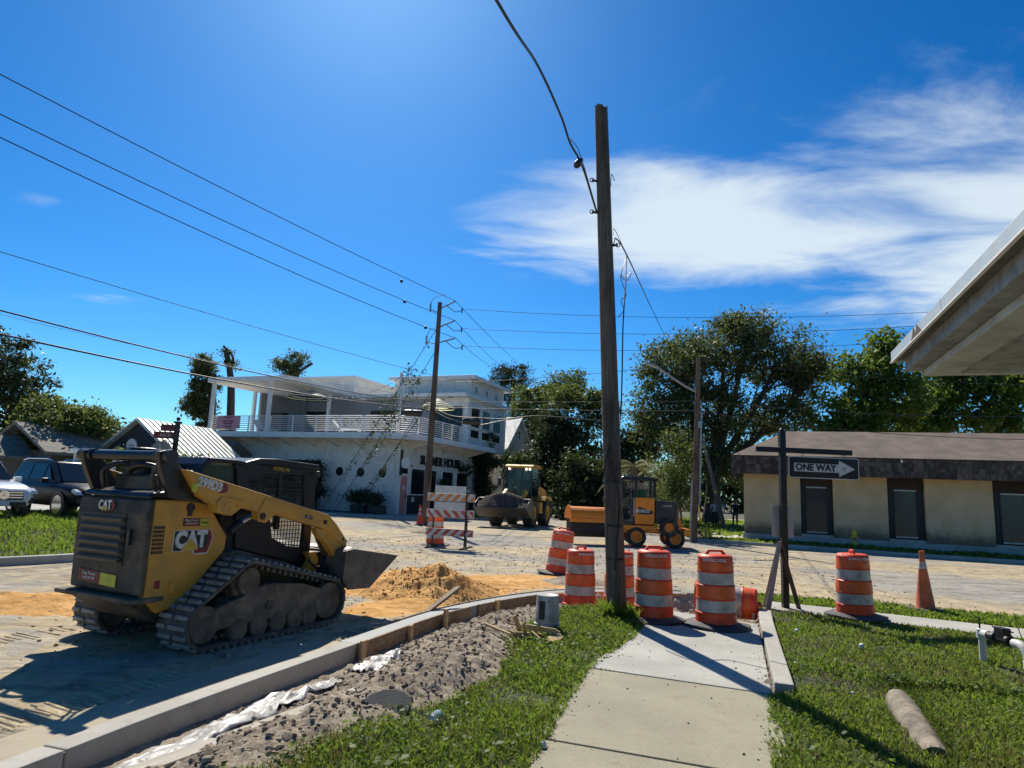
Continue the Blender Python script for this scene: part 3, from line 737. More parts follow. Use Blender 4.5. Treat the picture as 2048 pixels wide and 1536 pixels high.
# engine bay: yellow side covers
SIDE = [(-0.596, 1.56), (-0.02, 1.56), (0.09, 1.48), (0.35, 1.16), (0.34, 1.00), (-0.17, 0.46), (-0.42, 0.40), (-0.596, 0.57)]
for s in (-1, 1):
    q = MB(); q.prism(SIDE, s * 0.50, s * 0.59, 'y'); sp = q.out('side_cover', M['cat_yellow'], LD, bev=0.025, seg=3)
    q = MB()
    for i in range(5):
        for j in range(7):
            if s < 0: q.box((-0.575 + 0.027 * i, s * 0.5915, 1.025 + 0.042 * j), (0.019, 0.006, 0.030))
    if s < 0: q.out('vent_hole', M['blk_plain'], sp)
q = MB(); q.prism([(-0.58, 0.58), (-0.60, 1.5), (-0.58, 1.60), (-0.2, 1.66), (0.05, 1.66), (0.05, 0.6)], -0.495, 0.495, 'y'); q.out('engine_bay', M['blk'], LD, bev=0.02)
q = MB(); q.prism([(-0.66, 1.575), (-0.63, 1.63), (-0.1, 1.69), (0.0, 1.69), (0.0, 1.585)], -0.58, 0.57, 'y'); hood = q.out('hood', M['blk_gloss'], LD, bev=0.03, seg=3)
q = MB()
for k in range(5): q.box((-0.35 + 0.06 * k, 0, 1.672 + 0.0045 * k), (0.03, 0.7, 0.012))
q.out('hood_louver', M['blk'], hood)
# rear door with louvres
q = MB(); q.prism([(-0.60, 0.59), (-0.645, 0.60), (-0.672, 1.40), (-0.65, 1.55), (-0.60, 1.565)], -0.592, 0.592, 'y'); door = q.out('rear_door', M['dusty_black'], LD, bev=0.02, seg=3)
for k in range(6):
    z = 0.93 + 0.082 * k; q = MB(); q.box((-0.685, 0.11, z), (0.05, 0.70, 0.045), (0, rad(-38), 0)); q.out('louver', M['slat'], door, bev=0.006)
q = MB(); q.box((-0.668, 0.11, 1.135), (0.012, 0.76, 0.52), (0, rad(-2), 0)); q.out('louver_recess', M['blk_plain'], door)
q = MB(); q.box((-0.69, -0.37, 1.17), (0.03, 0.04, 0.16)); q.out('door_latch', M['blk'], door, bev=0.008)
q = MB(); q.prism([(-0.76, 0.66), (-0.75, -0.58), (-0.68, -0.64), (-0.5, -0.64), (-0.2, -0.52), (-0.2, 0.52), (-0.5, 0.64), (-0.70, 0.70)], 0.53, 0.575, 'z'); q.out('bumper', M['mudsteel'], LD, bev=0.012)
q = MB(); q.prism([(-0.70, 0.53), (-0.45, 0.53), (-0.15, 0.30), (-0.35, 0.30)], -0.5, 0.5, 'y'); q.out('belly_plate', M['dusty_black'], LD, bev=0.01)
def decal(poly, y, m, name='decal', par=LD, th=0.004):
    q = MB(); q.prism(poly, y, y - th, 'y'); return q.out(name, m, par)
Y0 = -0.5915
def logo(cx, cz, s, y, par):
    """wordmark plate: dark ground, red hexagon edge, white letters, gold triangle"""
    hexr = [(0.60, 0.46), (1.02, 0.46), (1.16, 0.08), (0.92, -0.62), (0.22, -0.62), (0.16, -0.44), (0.6, -0.44)]
    P = lambda pts: [(cx + a * s, cz + b * s) for a, b in pts]
    decal(P([(-1.03, 0.42), (-0.9, 0.50), (1.05, 0.50), (1.21, 0.08), (0.95, -0.68), (0.18, -0.68), (0.10, -0.48), (-1.03, -0.50)]), y, M['decal_white'], par=par, th=0.002)
    decal(P([(-0.99, 0.42), (-0.9, 0.47), (0.98, 0.47), (1.0, -0.45), (-0.99, -0.47)]), y - 0.002, M['blk_plain'], par=par, th=0.002)
    decal(P(hexr), y - 0.002, M['decal_red'], par=par, th=0.0025)
    decal(P([(0.55, 0.44), (0.88, 0.44), (0.98, 0.08), (0.78, -0.45), (0.45, -0.45)]), y - 0.0035, M['blk_plain'], par=par, th=0.002)
    text('CAT', 1.05 * s, M['decal_white'], par, (cx - 0.06 * s, y - 0.0075, cz + 0.01 * s), (rad(90), 0, 0), bold=0.062 * s, sx=0.84)
    decal(P([(-0.62, -0.46), (0.42, -0.46), (-0.08, 0.12)]), y - 0.009, M['decal_gold'], par=par, th=0.002)
logo(-0.115, 1.13, 0.222, Y0, sp if False else LD)
decal([(-0.25, 1.285), (0.08, 1.275), (0.08, 1.36), (-0.25, 1.37)], Y0, M['decal_maroon']); decal([(-0.04, 1.282), (0.076, 1.279), (0.076, 1.356), (-0.04, 1.36)], Y0 - 0.004, M['decal_lime'], th=0.002)
text('Ring Power', 0.036, M['decal_white'], LD, (-0.145, Y0 - 0.006, 1.345), (rad(90), 0, 0)); text('1 800 500 7500', 0.024, M['decal_white'], LD, (-0.145, Y0 - 0.006, 1.31), (rad(90), 0, 0)); text('Rental', 0.034, M['blk_plain'], LD, (0.018, Y0 - 0.008, 1.32), (rad(90), 0, 0))
q = MB(); q.lathe([(0.03, -0.02), (0.045, -0.02), (0.05, 0.0), (0.02, 0.0)], 12, (-0.18, Y0, 1.48), 'y'); q.box((-0.18, Y0 - 0.005, 1.43), (0.05, 0.012, 0.08)); q.out('fuel_latch', M['blk'], LD)
decal([(-0.50, 0.66), (-0.44, 0.66), (-0.44, 0.74), (-0.50, 0.74)], Y0, M['decal_red']); q = MB(); q.box((-0.30, Y0 - 0.01, 0.66), (0.045, 0.03, 0.13)); q.out('tie_down_loop', M['cat_yellow'], LD, bev=0.01)
# rear door decals
RX = -0.676
def rtext(b_, sz, m, y, z, **k): text(b_, sz, m, LD, (RX - 0.012, y, z), (rad(90), 0, rad(-90)), **k)
rtext('CAT', 0.13, M['decal_white'], 0.10, 1.475, bold=0.005, sx=0.85)
q = MB(); q.prism([(0.05, 1.40), (0.02, 1.43), (-0.04, 1.43), (-0.06, 1.47), (-0.02, 1.54), (0.0, 1.54), (-0.03, 1.45)], RX - 0.004, RX - 0.008, 'x'); q.out('decal', M['decal_red'], LD)
q = MB(); q.prism([(0.15, 1.42), (0.05, 1.42), (0.10, 1.475)], RX - 0.016, RX - 0.018, 'x'); q.out('decal', M['decal_gold'], LD)
q = MB(); q.prism([(0.44, 0.68), (0.06, 0.66), (0.06, 0.78), (0.44, 0.80)], -0.654, -0.662, 'x'); q.out('decal', M['decal_maroon'], LD)
q = MB(); q.prism([(0.06, 0.66), (-0.20, 0.65), (-0.20, 0.77), (0.06, 0.78)], -0.654, -0.661, 'x'); q.out('decal', M['decal_lime'], LD)
text('Ring Power', 0.05, M['decal_white'], LD, (-0.665, 0.25, 0.755), (rad(90), 0, rad(-90))); text('1 800 500 7500', 0.033, M['decal_white'], LD, (-0.665, 0.25, 0.71), (rad(90), 0, rad(-90)))
# lift towers and cross tube
for s in (-1, 1):
    q = MB(); q.prism([(-0.70, 2.05), (-0.60, 2.08), (-0.52, 2.02), (-0.40, 1.90), (-0.15, 1.56), (-0.34, 1.56), (-0.50, 1.585), (-0.66, 1.90)], s * 0.60, s * 0.68, 'y')
    q.prism([(-0.42, 1.66), (-0.14, 1.64), (0.10, 1.50), (-0.02, 1.52), (-0.40, 1.575)], s * 0.597, s * 0.675, 'y'); q.out('lift_tower', M['blk'], LD, bev=0.012)
q = MB(); q.cyl((-0.60, -0.76, 2.01), (-0.60, 0.76, 2.01), 0.055, n=16); q.out('cross_tube', M['blk_gloss'], LD, smooth=40)
for y in (-0.73, -0.57, 0.57, 0.73):
    q = MB(); q.cyl((-0.60, y - 0.035, 2.01), (-0.60, y + 0.035, 2.01), 0.072, n=16); q.out('tube_collar', M['blk'], LD, smooth=40)
# lift arms
ARM = [(-0.44, 1.885), (1.78, 1.395), (1.95, 1.27), (2.20, 1.03), (2.14, 0.98), (2.02, 1.03), (1.72, 1.21), (0.82, 1.41), (0.67, 1.33), (0.58, 1.35), (0.57, 1.44), (0.31, 1.49), (0.18, 1.40), (-0.02, 1.44), (-0.05, 1.52), (-0.22, 1.60)]
LINK = [(1.57, 1.23), (1.80, 1.20), (2.05, 1.08), (2.20, 1.02), (2.22, 0.82), (2.21, 0.52), (2.06, 0.50), (2.05, 0.66), (1.97, 0.84), (1.78, 1.03), (1.62, 1.14)]
for s in (-1, 1):
    q = MB(); q.prism(ARM, s * 0.69, s * 0.80, 'y'); arm = q.out('lift_arm', M['cat_yellow'], LD, bev=0.012)
    q = MB(); q.prism(LINK, s * 0.685, s * 0.785, 'y'); q.out('arm_link', M['cat_yellow'], LD, bev=0.012)
    ya = s * 0.803
    q = MB(); q.prism([(0.03, 1.61), (0.36, 1.565), (0.40, 1.50), (0.31, 1.485), (0.18, 1.40), (-0.02, 1.44), (-0.02, 1.55)], s * 0.80, s * 0.815, 'y'); q.out('arm_plate', M['cat_yellow'], arm, bev=0.004)
    q = MB(); q.prism([(0.66, 1.60), (1.05, 1.51), (1.05, 1.44), (0.84, 1.42), (0.69, 1.31), (0.57, 1.33), (0.57, 1.45)], s * 0.80, s * 0.815, 'y'); q.out('arm_plate', M['cat_yellow'], arm, bev=0.004)
    q = MB(); q.cyl((0.63, s * 0.79, 1.39), (0.63, s * 0.83, 1.39), 0.04, n=14); q.out('pivot_pin', M['blk'], arm)
    for bx, bz in ((0.08, 1.52), (0.06, 1.46), (0.14, 1.55), (0.15, 1.47), (0.24, 1.56), (0.25, 1.50)):
        q = MB(); q.cyl((bx, s * 0.812, bz), (bx, s * 0.824, bz), 0.012, n=6); q.out('bolt', M['cat_yellow'], arm)
    q = MB(); q.cyl((1.72, s * 0.70, 1.30), (1.72, s * 0.81, 1.30), 0.03, n=12); q.out('pivot_pin', M['blk'], LD)
    q = MB(); q.cyl((2.10, s * 0.70, 1.06), (2.10, s * 0.80, 1.06), 0.022, n=10); q.out('pivot_pin', M['blk'], LD)
    # lift cylinder
    q = MB(); q.cyl((0.36, s * 0.60, 1.21), (0.50, s * 0.62, 1.31), 0.05, n=14); q.out('lift_cylinder', M['blk'], LD, smooth=40)
    q = MB(); q.cyl((0.50, s * 0.62, 1.31), (0.63, s * 0.64, 1.39), 0.03, n=12); q.out('cylinder_rod', M['chrome'], LD, smooth=40)
    q = MB(); q.cyl((1.72, s * 0.62, 1.24), (2.06, s * 0.62, 0.72), 0.05, n=12); q.out('tilt_cylinder', M['blk'], LD, smooth=40)
    q = MB(); q.tube(spline([(1.70, s * 0.66, 0.75), (1.85, s * 0.72, 0.62), (1.95, s * 0.70, 0.70), (2.02, s * 0.66, 0.95), (1.85, s * 0.62, 1.12)], 6), 0.014, 6); q.tube(spline([(1.66, s * 0.62, 0.8), (1.8, s * 0.66, 0.7), (1.98, s * 0.62, 0.85), (1.9, s * 0.58, 1.05)], 6), 0.012, 6); q.out('hose', M['blk_gloss'], LD, smooth=60)
    # chassis uprights in front
    q = MB(); q.prism([(1.60, 0.62), (1.86, 0.55), (1.88, 0.80), (1.80, 0.90), (1.66, 0.90), (1.74, 0.80)], s * 0.50, s * 0.60, 'y'); q.out('front_bracket', M['cat_yellow'], LD, bev=0.01)
decal([(-0.30, 1.825), (-0.02, 1.765), (0.06, 1.745), (0.065, 1.69), (0.02, 1.655), (-0.02, 1.665), (-0.27, 1.73)], -0.803, M['blk_plain']) if False else None
text('299D3', 0.135, M['decal_white'], LD, (-0.135, -0.808, 1.735), (rad(90), rad(12.3), 0), bold=0.007, sx=0.86)
decal([(0.04, 1.765), (0.085, 1.745), (0.105, 1.695), (0.08, 1.655), (-0.02, 1.645), (0.0, 1.675), (0.045, 1.68)], -0.803, M['decal_red'])
decal([(-0.36, 1.66), (-0.29, 1.65), (-0.28, 1.74), (-0.35, 1.75)], -0.803, M['decal_lime'])
decal([(1.34, 1.40), (1.47, 1.372), (1.47, 1.335), (1.34, 1.363)], -0.803, M['blk_plain']); text('High Flow', 0.024, M['decal_white'], LD, (1.405, -0.808, 1.367), (rad(90), rad(12.3), 0))
# cab
CY = 0.47
cabm = M['blk_gloss']
q = MB()
roof = [(-0.04, 1.80), (0.0, 1.96), (0.08, 2.04), (0.46, 2.035), (0.60, 2.02), (0.80, 2.075), (1.10, 2.085), (1.86, 2.05), (1.88, 2.0), (1.74, 1.98), (0.85, 2.005), (0.66, 1.97), (0.50, 1.985), (0.12, 1.99), (0.05, 1.93), (0.02, 1.80)]
q.prism(roof, -CY - 0.02, CY + 0.02, 'y'); q.out('cab_roof', cabm, LD, bev=0.012)
for s in (-1, 1):
    y0, y1 = s * CY, s * (CY - 0.05)
    q = MB()
    q.prism([(-0.03, 1.6), (-0.03, 1.85), (0.02, 1.95), (0.08, 1.99), (0.12, 1.96), (0.05, 1.85), (0.05, 1.6)], y0, y1, 'y')
    q.prism([(0.44, 1.99), (0.55, 1.99), (0.68, 1.85), (0.74, 1.62), (0.60, 1.58), (0.50, 1.78), (0.48, 1.92)], y0, y1, 'y')
    q.prism([(0.55, 1.99), (0.85, 2.005), (1.80, 1.985), (1.80, 1.90), (0.95, 1.90), (0.80, 1.80), (0.70, 1.80)], y0, y1, 'y')
    q.prism([(1.60, 1.92), (1.84, 1.98), (1.84, 0.72), (1.66, 0.76), (1.68, 1.2)], y0, y1, 'y')
    q.prism([(0.52, 1.62), (1.05, 1.45), (1.15, 1.10), (1.42, 0.98), (1.70, 0.95), (1.72, 0.72), (0.58, 1.0)], y0, y1, 'y')
    q.prism([(1.16, 1.92), (1.23, 1.92), (1.26, 1.2), (1.18, 1.2)], y0, y1, 'y')
    q.out('cab_frame', cabm, LD, bev=0.012)
    q = MB(); q.poly([(0.03, s * (CY - 0.03), 1.62), (0.50, s * (CY - 0.03), 1.62), (0.50, s * (CY - 0.03), 1.97), (0.10, s * (CY - 0.03), 1.97)]); q.out('quarter_window', M['glass_cab'], LD)
    q = MB(); q.poly([(0.7, s * (CY - 0.03), 1.5), (1.65, s * (CY - 0.03), 0.9), (1.65, s * (CY - 0.03), 1.92), (0.85, s * (CY - 0.03), 1.92)]); q.out('side_window', M['glass_cab'], LD)
    q = MB()
    for k in range(19): x = 0.72 + 0.052 * k; q.box((x, s * (CY - 0.012), 1.42 + (0.15 if x < 1.15 else 0)), (0.008, 0.008, 0.98 - (0.3 if x < 1.15 else 0)))
    for k in range(19): z = 0.98 + 0.052 * k; q.box((1.17 if z > 1.45 else 1.38, s * (CY - 0.012), z), (0.95 if z > 1.45 else 0.52, 0.008, 0.008))
    q.out('window_guard', M['blk_plain'], LD)
q = MB(); q.box((1.84, 0, 1.86), (0.06, 0.94, 0.14)); q.box((1.86, 0, 0.80), (0.05, 0.94, 0.18)); q.out('cab_frame', cabm, LD, bev=0.01)
q = MB(); q.poly([(1.85, -0.42, 0.88), (1.85, 0.42, 0.88), (1.85, 0.42, 1.82), (1.85, -0.42, 1.82)]); q.out('front_window', M['glass_cab'], LD)
q = MB(); q.poly([(0.0, -0.42, 1.62), (0.0, 0.42, 1.62), (0.02, 0.42, 1.93), (0.02, -0.42, 1.93)]); q.out('rear_window', M['glass_cab'], LD)
q = MB(); q.box((0.95, 0, 1.20), (0.5, 0.5, 0.16)); q.box((0.72, 0, 1.5), (0.14, 0.46, 0.55), (0, rad(-10), 0)); q.box((0.5, 0, 1.15), (0.3, 0.88, 0.8)); q.out('seat', M['seat'], LD, bev=0.03)
q = MB(); q.box((1.1, 0, 0.85), (1.3, 0.86, 0.2)); q.out('cab_floor', M['blk'], LD)
text('HX906744', 0.075, M['decal_gold'], LD, (1.17, -CY - 0.024, 1.955), (rad(90), rad(3), 0), sx=0.85)
q = MB(); q.lathe([(0.02, -0.07), (0.11, -0.07), (0.125, -0.02), (0.115, 0.05), (0.06, 0.085), (0.01, 0.085)], 18, (-0.02, -0.34, 1.80)); q.out('air_precleaner', M['blk_gloss'], LD, smooth=40)
q = MB(); q.tube(spline([(-0.30, 0.30, 1.66), (-0.38, 0.22, 1.86), (-0.34, 0.05, 1.92), (-0.22, -0.15, 1.86), (-0.15, -0.32, 1.70)], 8), 0.035, 8); q.tube(spline([(-0.5, 0.45, 1.66), (-0.55, 0.42, 1.85), (-0.42, 0.3, 1.93), (-0.2, 0.2, 1.86), (0.0, 0.2, 1.75)], 8), 0.03, 8); q.tube(spline([(-0.62, -0.52, 1.90), (-0.60, -0.50, 1.72), (-0.5, -0.48, 1.62)], 6), 0.016, 6); q.tube(spline([(-0.60, -0.56, 1.92), (-0.56, -0.54, 1.72), (-0.46, -0.5, 1.62)], 6), 0.016, 6); q.out('hose', M['blk'], LD, smooth=60)
q = MB(); q.lathe([(0.16, 0), (0.16, 0.5)], 16, (-0.22, 0.28, 1.62), caps=True); q.box((-0.25, 0.1, 1.72), (0.3, 0.7, 0.2)); q.out('exhaust_box', M['blk'], LD, bev=0.03)
for y in (-0.4, 0.4):
    q = MB(); q.box((1.90, y, 1.93), (0.05, 0.12, 0.07)); q.out('work_light', M['blk'], LD, bev=0.012)
# bucket
BW = 1.0
for s in (-1, 1):
    q = MB(); q.prism([(1.95, 0.93), (2.10, 0.95), (3.12, 0.80), (2.50, 0.40), (2.05, 0.42), (1.93, 0.55)], s * BW, s * (BW - 0.025), 'y'); q.out('bucket_side', M['steel'], LD, bev=0.005)
q = MB(); prof = [(2.10, 0.95), (1.98, 0.92), (1.95, 0.75), (1.95, 0.58), (2.05, 0.44), (2.30, 0.405), (2.50, 0.40), (3.12, 0.79)]
inn = [(x + 0.03, z + 0.02) for x, z in prof[::-1]]
q.prism(prof + inn, -BW + 0.026, BW - 0.026, 'y'); q.out('bucket_shell', M['steel'], LD, bev=0.004)
q = MB(); q.box((1.92, 0, 0.68), (0.08, 1.1, 0.42)); q.box((2.02, 0, 0.52), (0.16, 1.3, 0.10)); q.cyl((2.08, -0.78, 0.56), (2.08, 0.78, 0.56), 0.05); q.out('quick_coupler', M['blk'], LD, bev=0.01)

# ================================================================= traffic drums and cones
M['drum'] = mat('drum_orange_plastic', (0.84, 0.075, 0.018), 0.42, var=0.12, sc=5, dirt=(0.28, 0.075, 0.035), dsc=5, damt=0.75)
M['drum_sheet'] = mat('drum_orange_sheeting', (0.84, 0.125, 0.02), 0.35, var=0.12, sc=6, dirt=(0.4, 0.13, 0.05), dsc=8, damt=0.5)
M['drum_white'] = mat('drum_white_sheeting', (0.50, 0.47, 0.43), 0.4, var=0.12, sc=6, dirt=(0.24, 0.20, 0.17), dsc=8, damt=0.7)
M['rub_base'] = mat('rubber_base', (0.045, 0.045, 0.048), 0.75, var=0.3, sc=9, dirt=(0.18, 0.16, 0.14), dsc=6, damt=0.5)
M['white_ink'] = mat('stencil_white', (0.68, 0.66, 0.62), 0.6, var=0.3, sc=40)
def arctext(body, size, m, parent, R, z, a0, sp):
    t = text(body, size, m, None, (0, 0, 0), (0, 0, 0), bold=size * 0.02, align='CENTER')
    me = t.data; n = len(me.vertices); co = np.empty(n * 3); me.vertices.foreach_get('co', co); co = co.reshape(-1, 3)
    th = co[:, 0] / R + a0; r = R + co[:, 2]
    me.vertices.foreach_set('co', np.column_stack([r * np.cos(th), r * np.sin(th), co[:, 1] + z]).ravel().astype(np.float32)); me.update()
    t.parent = parent; return t
def drum(label, loc, rot=(0, 0, 0), base=True, face=0.0):
    D = thing('traffic_drum', label, 'traffic drum', loc, group='orange and white drums round the corner', rot=rot)
    rr = lambda z: 0.292 - 0.045 * z
    def seg(z0, z1, dr, n=3):
        return [(rr(z0 + (z1 - z0) * k / n) + dr, z0 + (z1 - z0) * k / n) for k in range(n + 1)]
    q = MB(); pr = [(0.05, 0.02), (rr(0) + 0.015, 0.02), (rr(0) + 0.015, 0.06)]
    for z0, z1, dr in ((0.065, 0.205, 0), (0.215, 0.385, -0.009), (0.395, 0.58, -0.002), (0.59, 0.76, -0.011), (0.77, 0.965, -0.006)):
        pr += [(rr(z0) + dr + 0.007, z0 - 0.003), (rr(z0) + dr + 0.007, z0 + 0.004)] + seg(z0 + 0.006, z1 - 0.004, dr) + [(rr(z1) + dr + 0.007, z1 - 0.002)]
    pr += [(rr(1.0) - 0.012, 0.985), (rr(1.0) - 0.035, 1.0), (0.12, 1.005), (0.02, 1.0)]
    q.lathe(pr, 36); q.out('drum_body', M['drum'], D, smooth=40)
    for z0, z1, dr, m, nm in ((0.222, 0.378, -0.009, 'drum_white', 'white_band'), (0.597, 0.753, -0.011, 'drum_white', 'white_band'), (0.405, 0.572, -0.002, 'drum_sheet', 'orange_band'), (0.79, 0.90, -0.006, 'drum_sheet', 'orange_band')):
        q = MB(); q.lathe([(rr(z0) + dr + 0.003, z0), (rr(z1) + dr + 0.003, z1)], 36, caps=False); q.out(nm, M[m], D, smooth=60)
    q = MB(); q.prism([(-0.17, 0.99), (-0.11, 1.065), (0.11, 1.065), (0.17, 0.99), (0.12, 0.99), (0.085, 1.035), (-0.085, 1.035), (-0.12, 0.99)], -0.022, 0.022, 'y'); h = q.out('handle', M['drum'], D, bev=0.008); h.rotation_euler = (0, 0, face)
    arctext('BARRICADES', 0.062, M['white_ink'], D, rr(0.94) - 0.003, 0.932, -math.pi / 2 + face * 0.3 - 0.35, 0)
    if base:
        q = MB(); n = 36; V = []
        for r, z in ((0.27, 0.075), (0.33, 0.06), (0.40, 0.045), (0.47, 0.035), (0.475, 0.01), (0.3, 0.005)):
            for k in range(n):
                t = 2 * math.pi * k / n; w = 0.014 * math.sin(3 * t + loc[0] * 5) * (r - 0.27) / 0.2; V.append((r * math.cos(t), r * math.sin(t), max(0.003, z + w)))
        q.add(V, [(i * n + k, i * n + (k + 1) % n, (i + 1) * n + (k + 1) % n, (i + 1) * n + k) for i in range(5) for k in range(n)]); q.out('rubber_base', M['rub_base'], D, smooth=50)
    return D
drum('orange drum on the ramp slab just right of the tall wooden pole', (2.24, 10.24, 0.03), (0, 0, 0.3))
drum('orange drum on the ramp slab standing before the fallen drum', (3.07, 9.93, 0.03), (0, rad(-0.5), 0), face=0.1)
drum('dull orange drum standing in the pit left of the tall wooden pole', (1.389,12.45,-0.184), (0, 0, 0.8), False)
drum('orange drum mostly hidden behind the tall wooden pole', (2.126,12.6,-0.195), (0, 0, 1.1), False, 0.5)
drum('tilted orange drum on black rubber base out on the sandy road', (1.22, 15.65, -0.02), (0, rad(7.5), 0.2))
drum('bright orange drum standing by the lawn left of the traffic cone', (5.76, 11.27, 0.035), (0, rad(-1), 0), face=1.3)
drum('orange drum standing in front of the striped barricade', (-2.26, 22.0, 0), (0, rad(-1), 0.2))
drum('orange drum lying on its side in the dark mulch', (3.22, 11.6, 0.16), (rad(90), 0, rad(70)), False)
def cone(label, loc, h=1.0, tilt=0):
    C = thing('traffic_cone', label, 'traffic cone', loc, group='orange cones', rot=(0, tilt, 0.35))
    q = MB(); q.lathe([(0.165, 0.05), (0.155, 0.07), (0.04, h - 0.10), (0.045, h - 0.09), (0.042, h), (0.02, h)], 24); q.out('cone_body', M['drum'] if h < 1.0 else M['cone_faded'], C, smooth=50)
    f = lambda z: 0.155 - (0.115) * (z - 0.07) / (h - 0.17) + 0.003
    for z0, z1 in ((0.70 * h, 0.82 * h),) if h >= 1.0 else ((0.72 * h, 0.86 * h), (0.52 * h, 0.62 * h)):
        q = MB(); q.lathe([(f(z0), z0), (f(z1), z1)], 24, caps=False); q.out('white_collar', M['drum_white'], C, smooth=60)
    q = MB(); q.box((0, 0, 0.025), (0.46, 0.46, 0.05), top=(0.93, 0.93)); q.out('cone_base', M['rub_base'], C, bev=0.012)
    return C
M['cone_faded'] = mat('cone_faded_orange', (0.62, 0.14, 0.05), 0.5, var=0.2, sc=5, dirt=(0.34, 0.12, 0.06), dsc=6, damt=0.5)
cone('tall faded orange cone on the grass strip beside the cross street', (7.53, 12.27, 0.03), 1.04, rad(-1.5))
cone('orange cone with two white collars at the foot of the far utility pole', (-4.2, 33.0, 0.0), 0.98)

# ================================================================= striped barricade
M['rail_white'] = mat('barricade_white', (0.60, 0.58, 0.54), 0.5, var=0.15, dirt=(0.3, 0.25, 0.2), dsc=8, damt=0.4)
M['rail_orange'] = mat('barricade_orange', (0.70, 0.22, 0.04), 0.45, var=0.2, dirt=(0.4, 0.2, 0.1), dsc=12, damt=0.5)
M['rail_red'] = mat('barricade_red', (0.55, 0.06, 0.03), 0.45, var=0.2, dirt=(0.35, 0.15, 0.1), dsc=12, damt=0.4)
M['panel_white'] = mat('sign_panel_white', (0.60, 0.60, 0.58), 0.5, var=0.08, dirt=(0.4, 0.38, 0.33), dsc=5, damt=0.3)
M['blk_metal'] = mat('black_metal', (0.012, 0.012, 0.014), 0.4, var=0.2)
BR = thing('barricade', 'striped three rail road barricade with a blank white panel', 'barricade', (-1.75, 21.15, 0), rad(-14))
for z0, z1, m, sl in ((1.42, 1.66, 'rail_orange', 1), (0.92, 1.16, 'rail_red', -1), (0.36, 0.58, 'rail_red', 1)):
    q = MB(); q.box((0, 0, (z0 + z1) / 2), (1.56, 0.03, z1 - z0)); rl = q.out('rail', M['rail_white'], BR, bev=0.004)
    x = -0.85
    while x < 0.72:
        a = [(x, z0 + 0.01), (x + 0.14, z0 + 0.01), (x + 0.14 + 0.2, z1 - 0.01), (x + 0.2, z1 - 0.01)]
        if sl < 0: a = [(p[0], z0 + z1 - p[1]) for p in a]
        a = [(min(0.77, max(-0.77, p[0])), p[1]) for p in a]
        if a[1][0] - a[0][0] > 0.01 or a[2][0] - a[3][0] > 0.01:
            q = MB(); q.prism(a, -0.0155, -0.018, 'y'); q.out('stripe', M[m], rl)
        x += 0.29
for x in (-0.55, 0.55):
    q = MB(); q.box((x, 0.03, 0.88), (0.05, 0.025, 1.74)); q.out('post', M['blk_metal'], BR, bev=0.004)
    q = MB(); q.box((x, 0.03, 0.03), (0.05, 1.2, 0.05)); q.out('foot', M['blk_metal'], BR, bev=0.004)
q = MB(); q.box((0.52, -0.04, 0.85), (0.035, 0.035, 1.7)); q.out('post', M['blk_metal'], BR)
q = MB(); q.box((-0.02, -0.024, 1.78), (1.02, 0.006, 0.24)); q.out('panel', M['panel_white'], BR); q = MB(); q.box((-0.02, -0.024, 1.27), (1.02, 0.006, 0.26)); q.out('panel', M['panel_white'], BR)

# ================================================================= one way sign
SG = thing('one_way_sign', 'black post with a hanging one way arrow sign', 'street sign', (4.88, 11.9, 0))
q = MB(); q.box((-0.0, 0, 1.53), (0.105, 0.105, 3.1)); q.lathe([(0.035, 3.08), (0.05, 3.10), (0.02, 3.14)], 12); sp_ = q.out('post', M['blk_metal'], SG, bev=0.006)
q = MB(); q.box((0.39, 0, 2.745), (1.72, 0.06, 0.095)); q.out('arm', M['blk_metal'], SG, bev=0.012)
SX, SZ, SY = 0.73, 2.455, -0.01
M['sign_black'] = mat('sign_black', (0.010, 0.010, 0.012), 0.4, var=0.1); M['sign_white'] = mat('sign_white', (0.62, 0.63, 0.61), 0.4, var=0.06, dirt=(0.45, 0.43, 0.38), dsc=9, damt=0.3)
def rrect(cx, cz, w, h, r, n=5):
    P = []
    for (sx_, sz_, a0) in ((1, 1, 0), (-1, 1, 90), (-1, -1, 180), (1, -1, 270)):
        for k in range(n + 1):
            t = rad(a0 + 90 * k / n); P.append((cx + sx_ * (w / 2 - r) + r * math.cos(t), cz + sz_ * (h / 2 - r) + r * math.sin(t)))
    return P
bd = bpy.data.objects.new('sign_board', None)
q = MB(); q.prism(rrect(SX, SZ, 1.26, 0.385, 0.04), SY, SY - 0.004, 'y'); board = q.out('sign_board', M['sign_white'], SG)
q = MB(); q.prism(rrect(SX, SZ, 1.225, 0.35, 0.03), SY - 0.0045, SY - 0.007, 'y'); q.out('black_field', M['sign_black'], board)
q = MB(); q.prism([(SX - 0.53, SZ - 0.075), (SX - 0.53, SZ + 0.075), (SX + 0.27, SZ + 0.075), (SX + 0.27, SZ + 0.145), (SX + 0.555, SZ), (SX + 0.27, SZ - 0.145), (SX + 0.27, SZ - 0.075)], SY - 0.0075, SY - 0.010, 'y'); q.out('arrow', M['sign_white'], board)
text('ONE WAY', 0.165, M['sign_black'], board, (SX - 0.145, SY - 0.013, SZ - 0.002), (rad(90), 0, 0), bold=0.006, sx=0.93)
q = MB(); q.lathe([(0.028, 0), (0.04, 0), (0.04, 0.0015), (0.028, 0.0015)], 14, (SX + 0.36, SY - 0.0115, SZ), 'y'); q.out('sticker', mat('sticker_green', (0.4, 0.42, 0.36), 0.5), board)
for x in (SX - 0.37, SX + 0.37):
    q = MB(); q.tube([(x + 0.018 * math.cos(t), -0.01, 2.665 + 0.03 * math.sin(t)) for t in np.linspace(0, 6.28, 11)], 0.005, 5); q.out('hanging_hook', M['blk_metal'], SG)
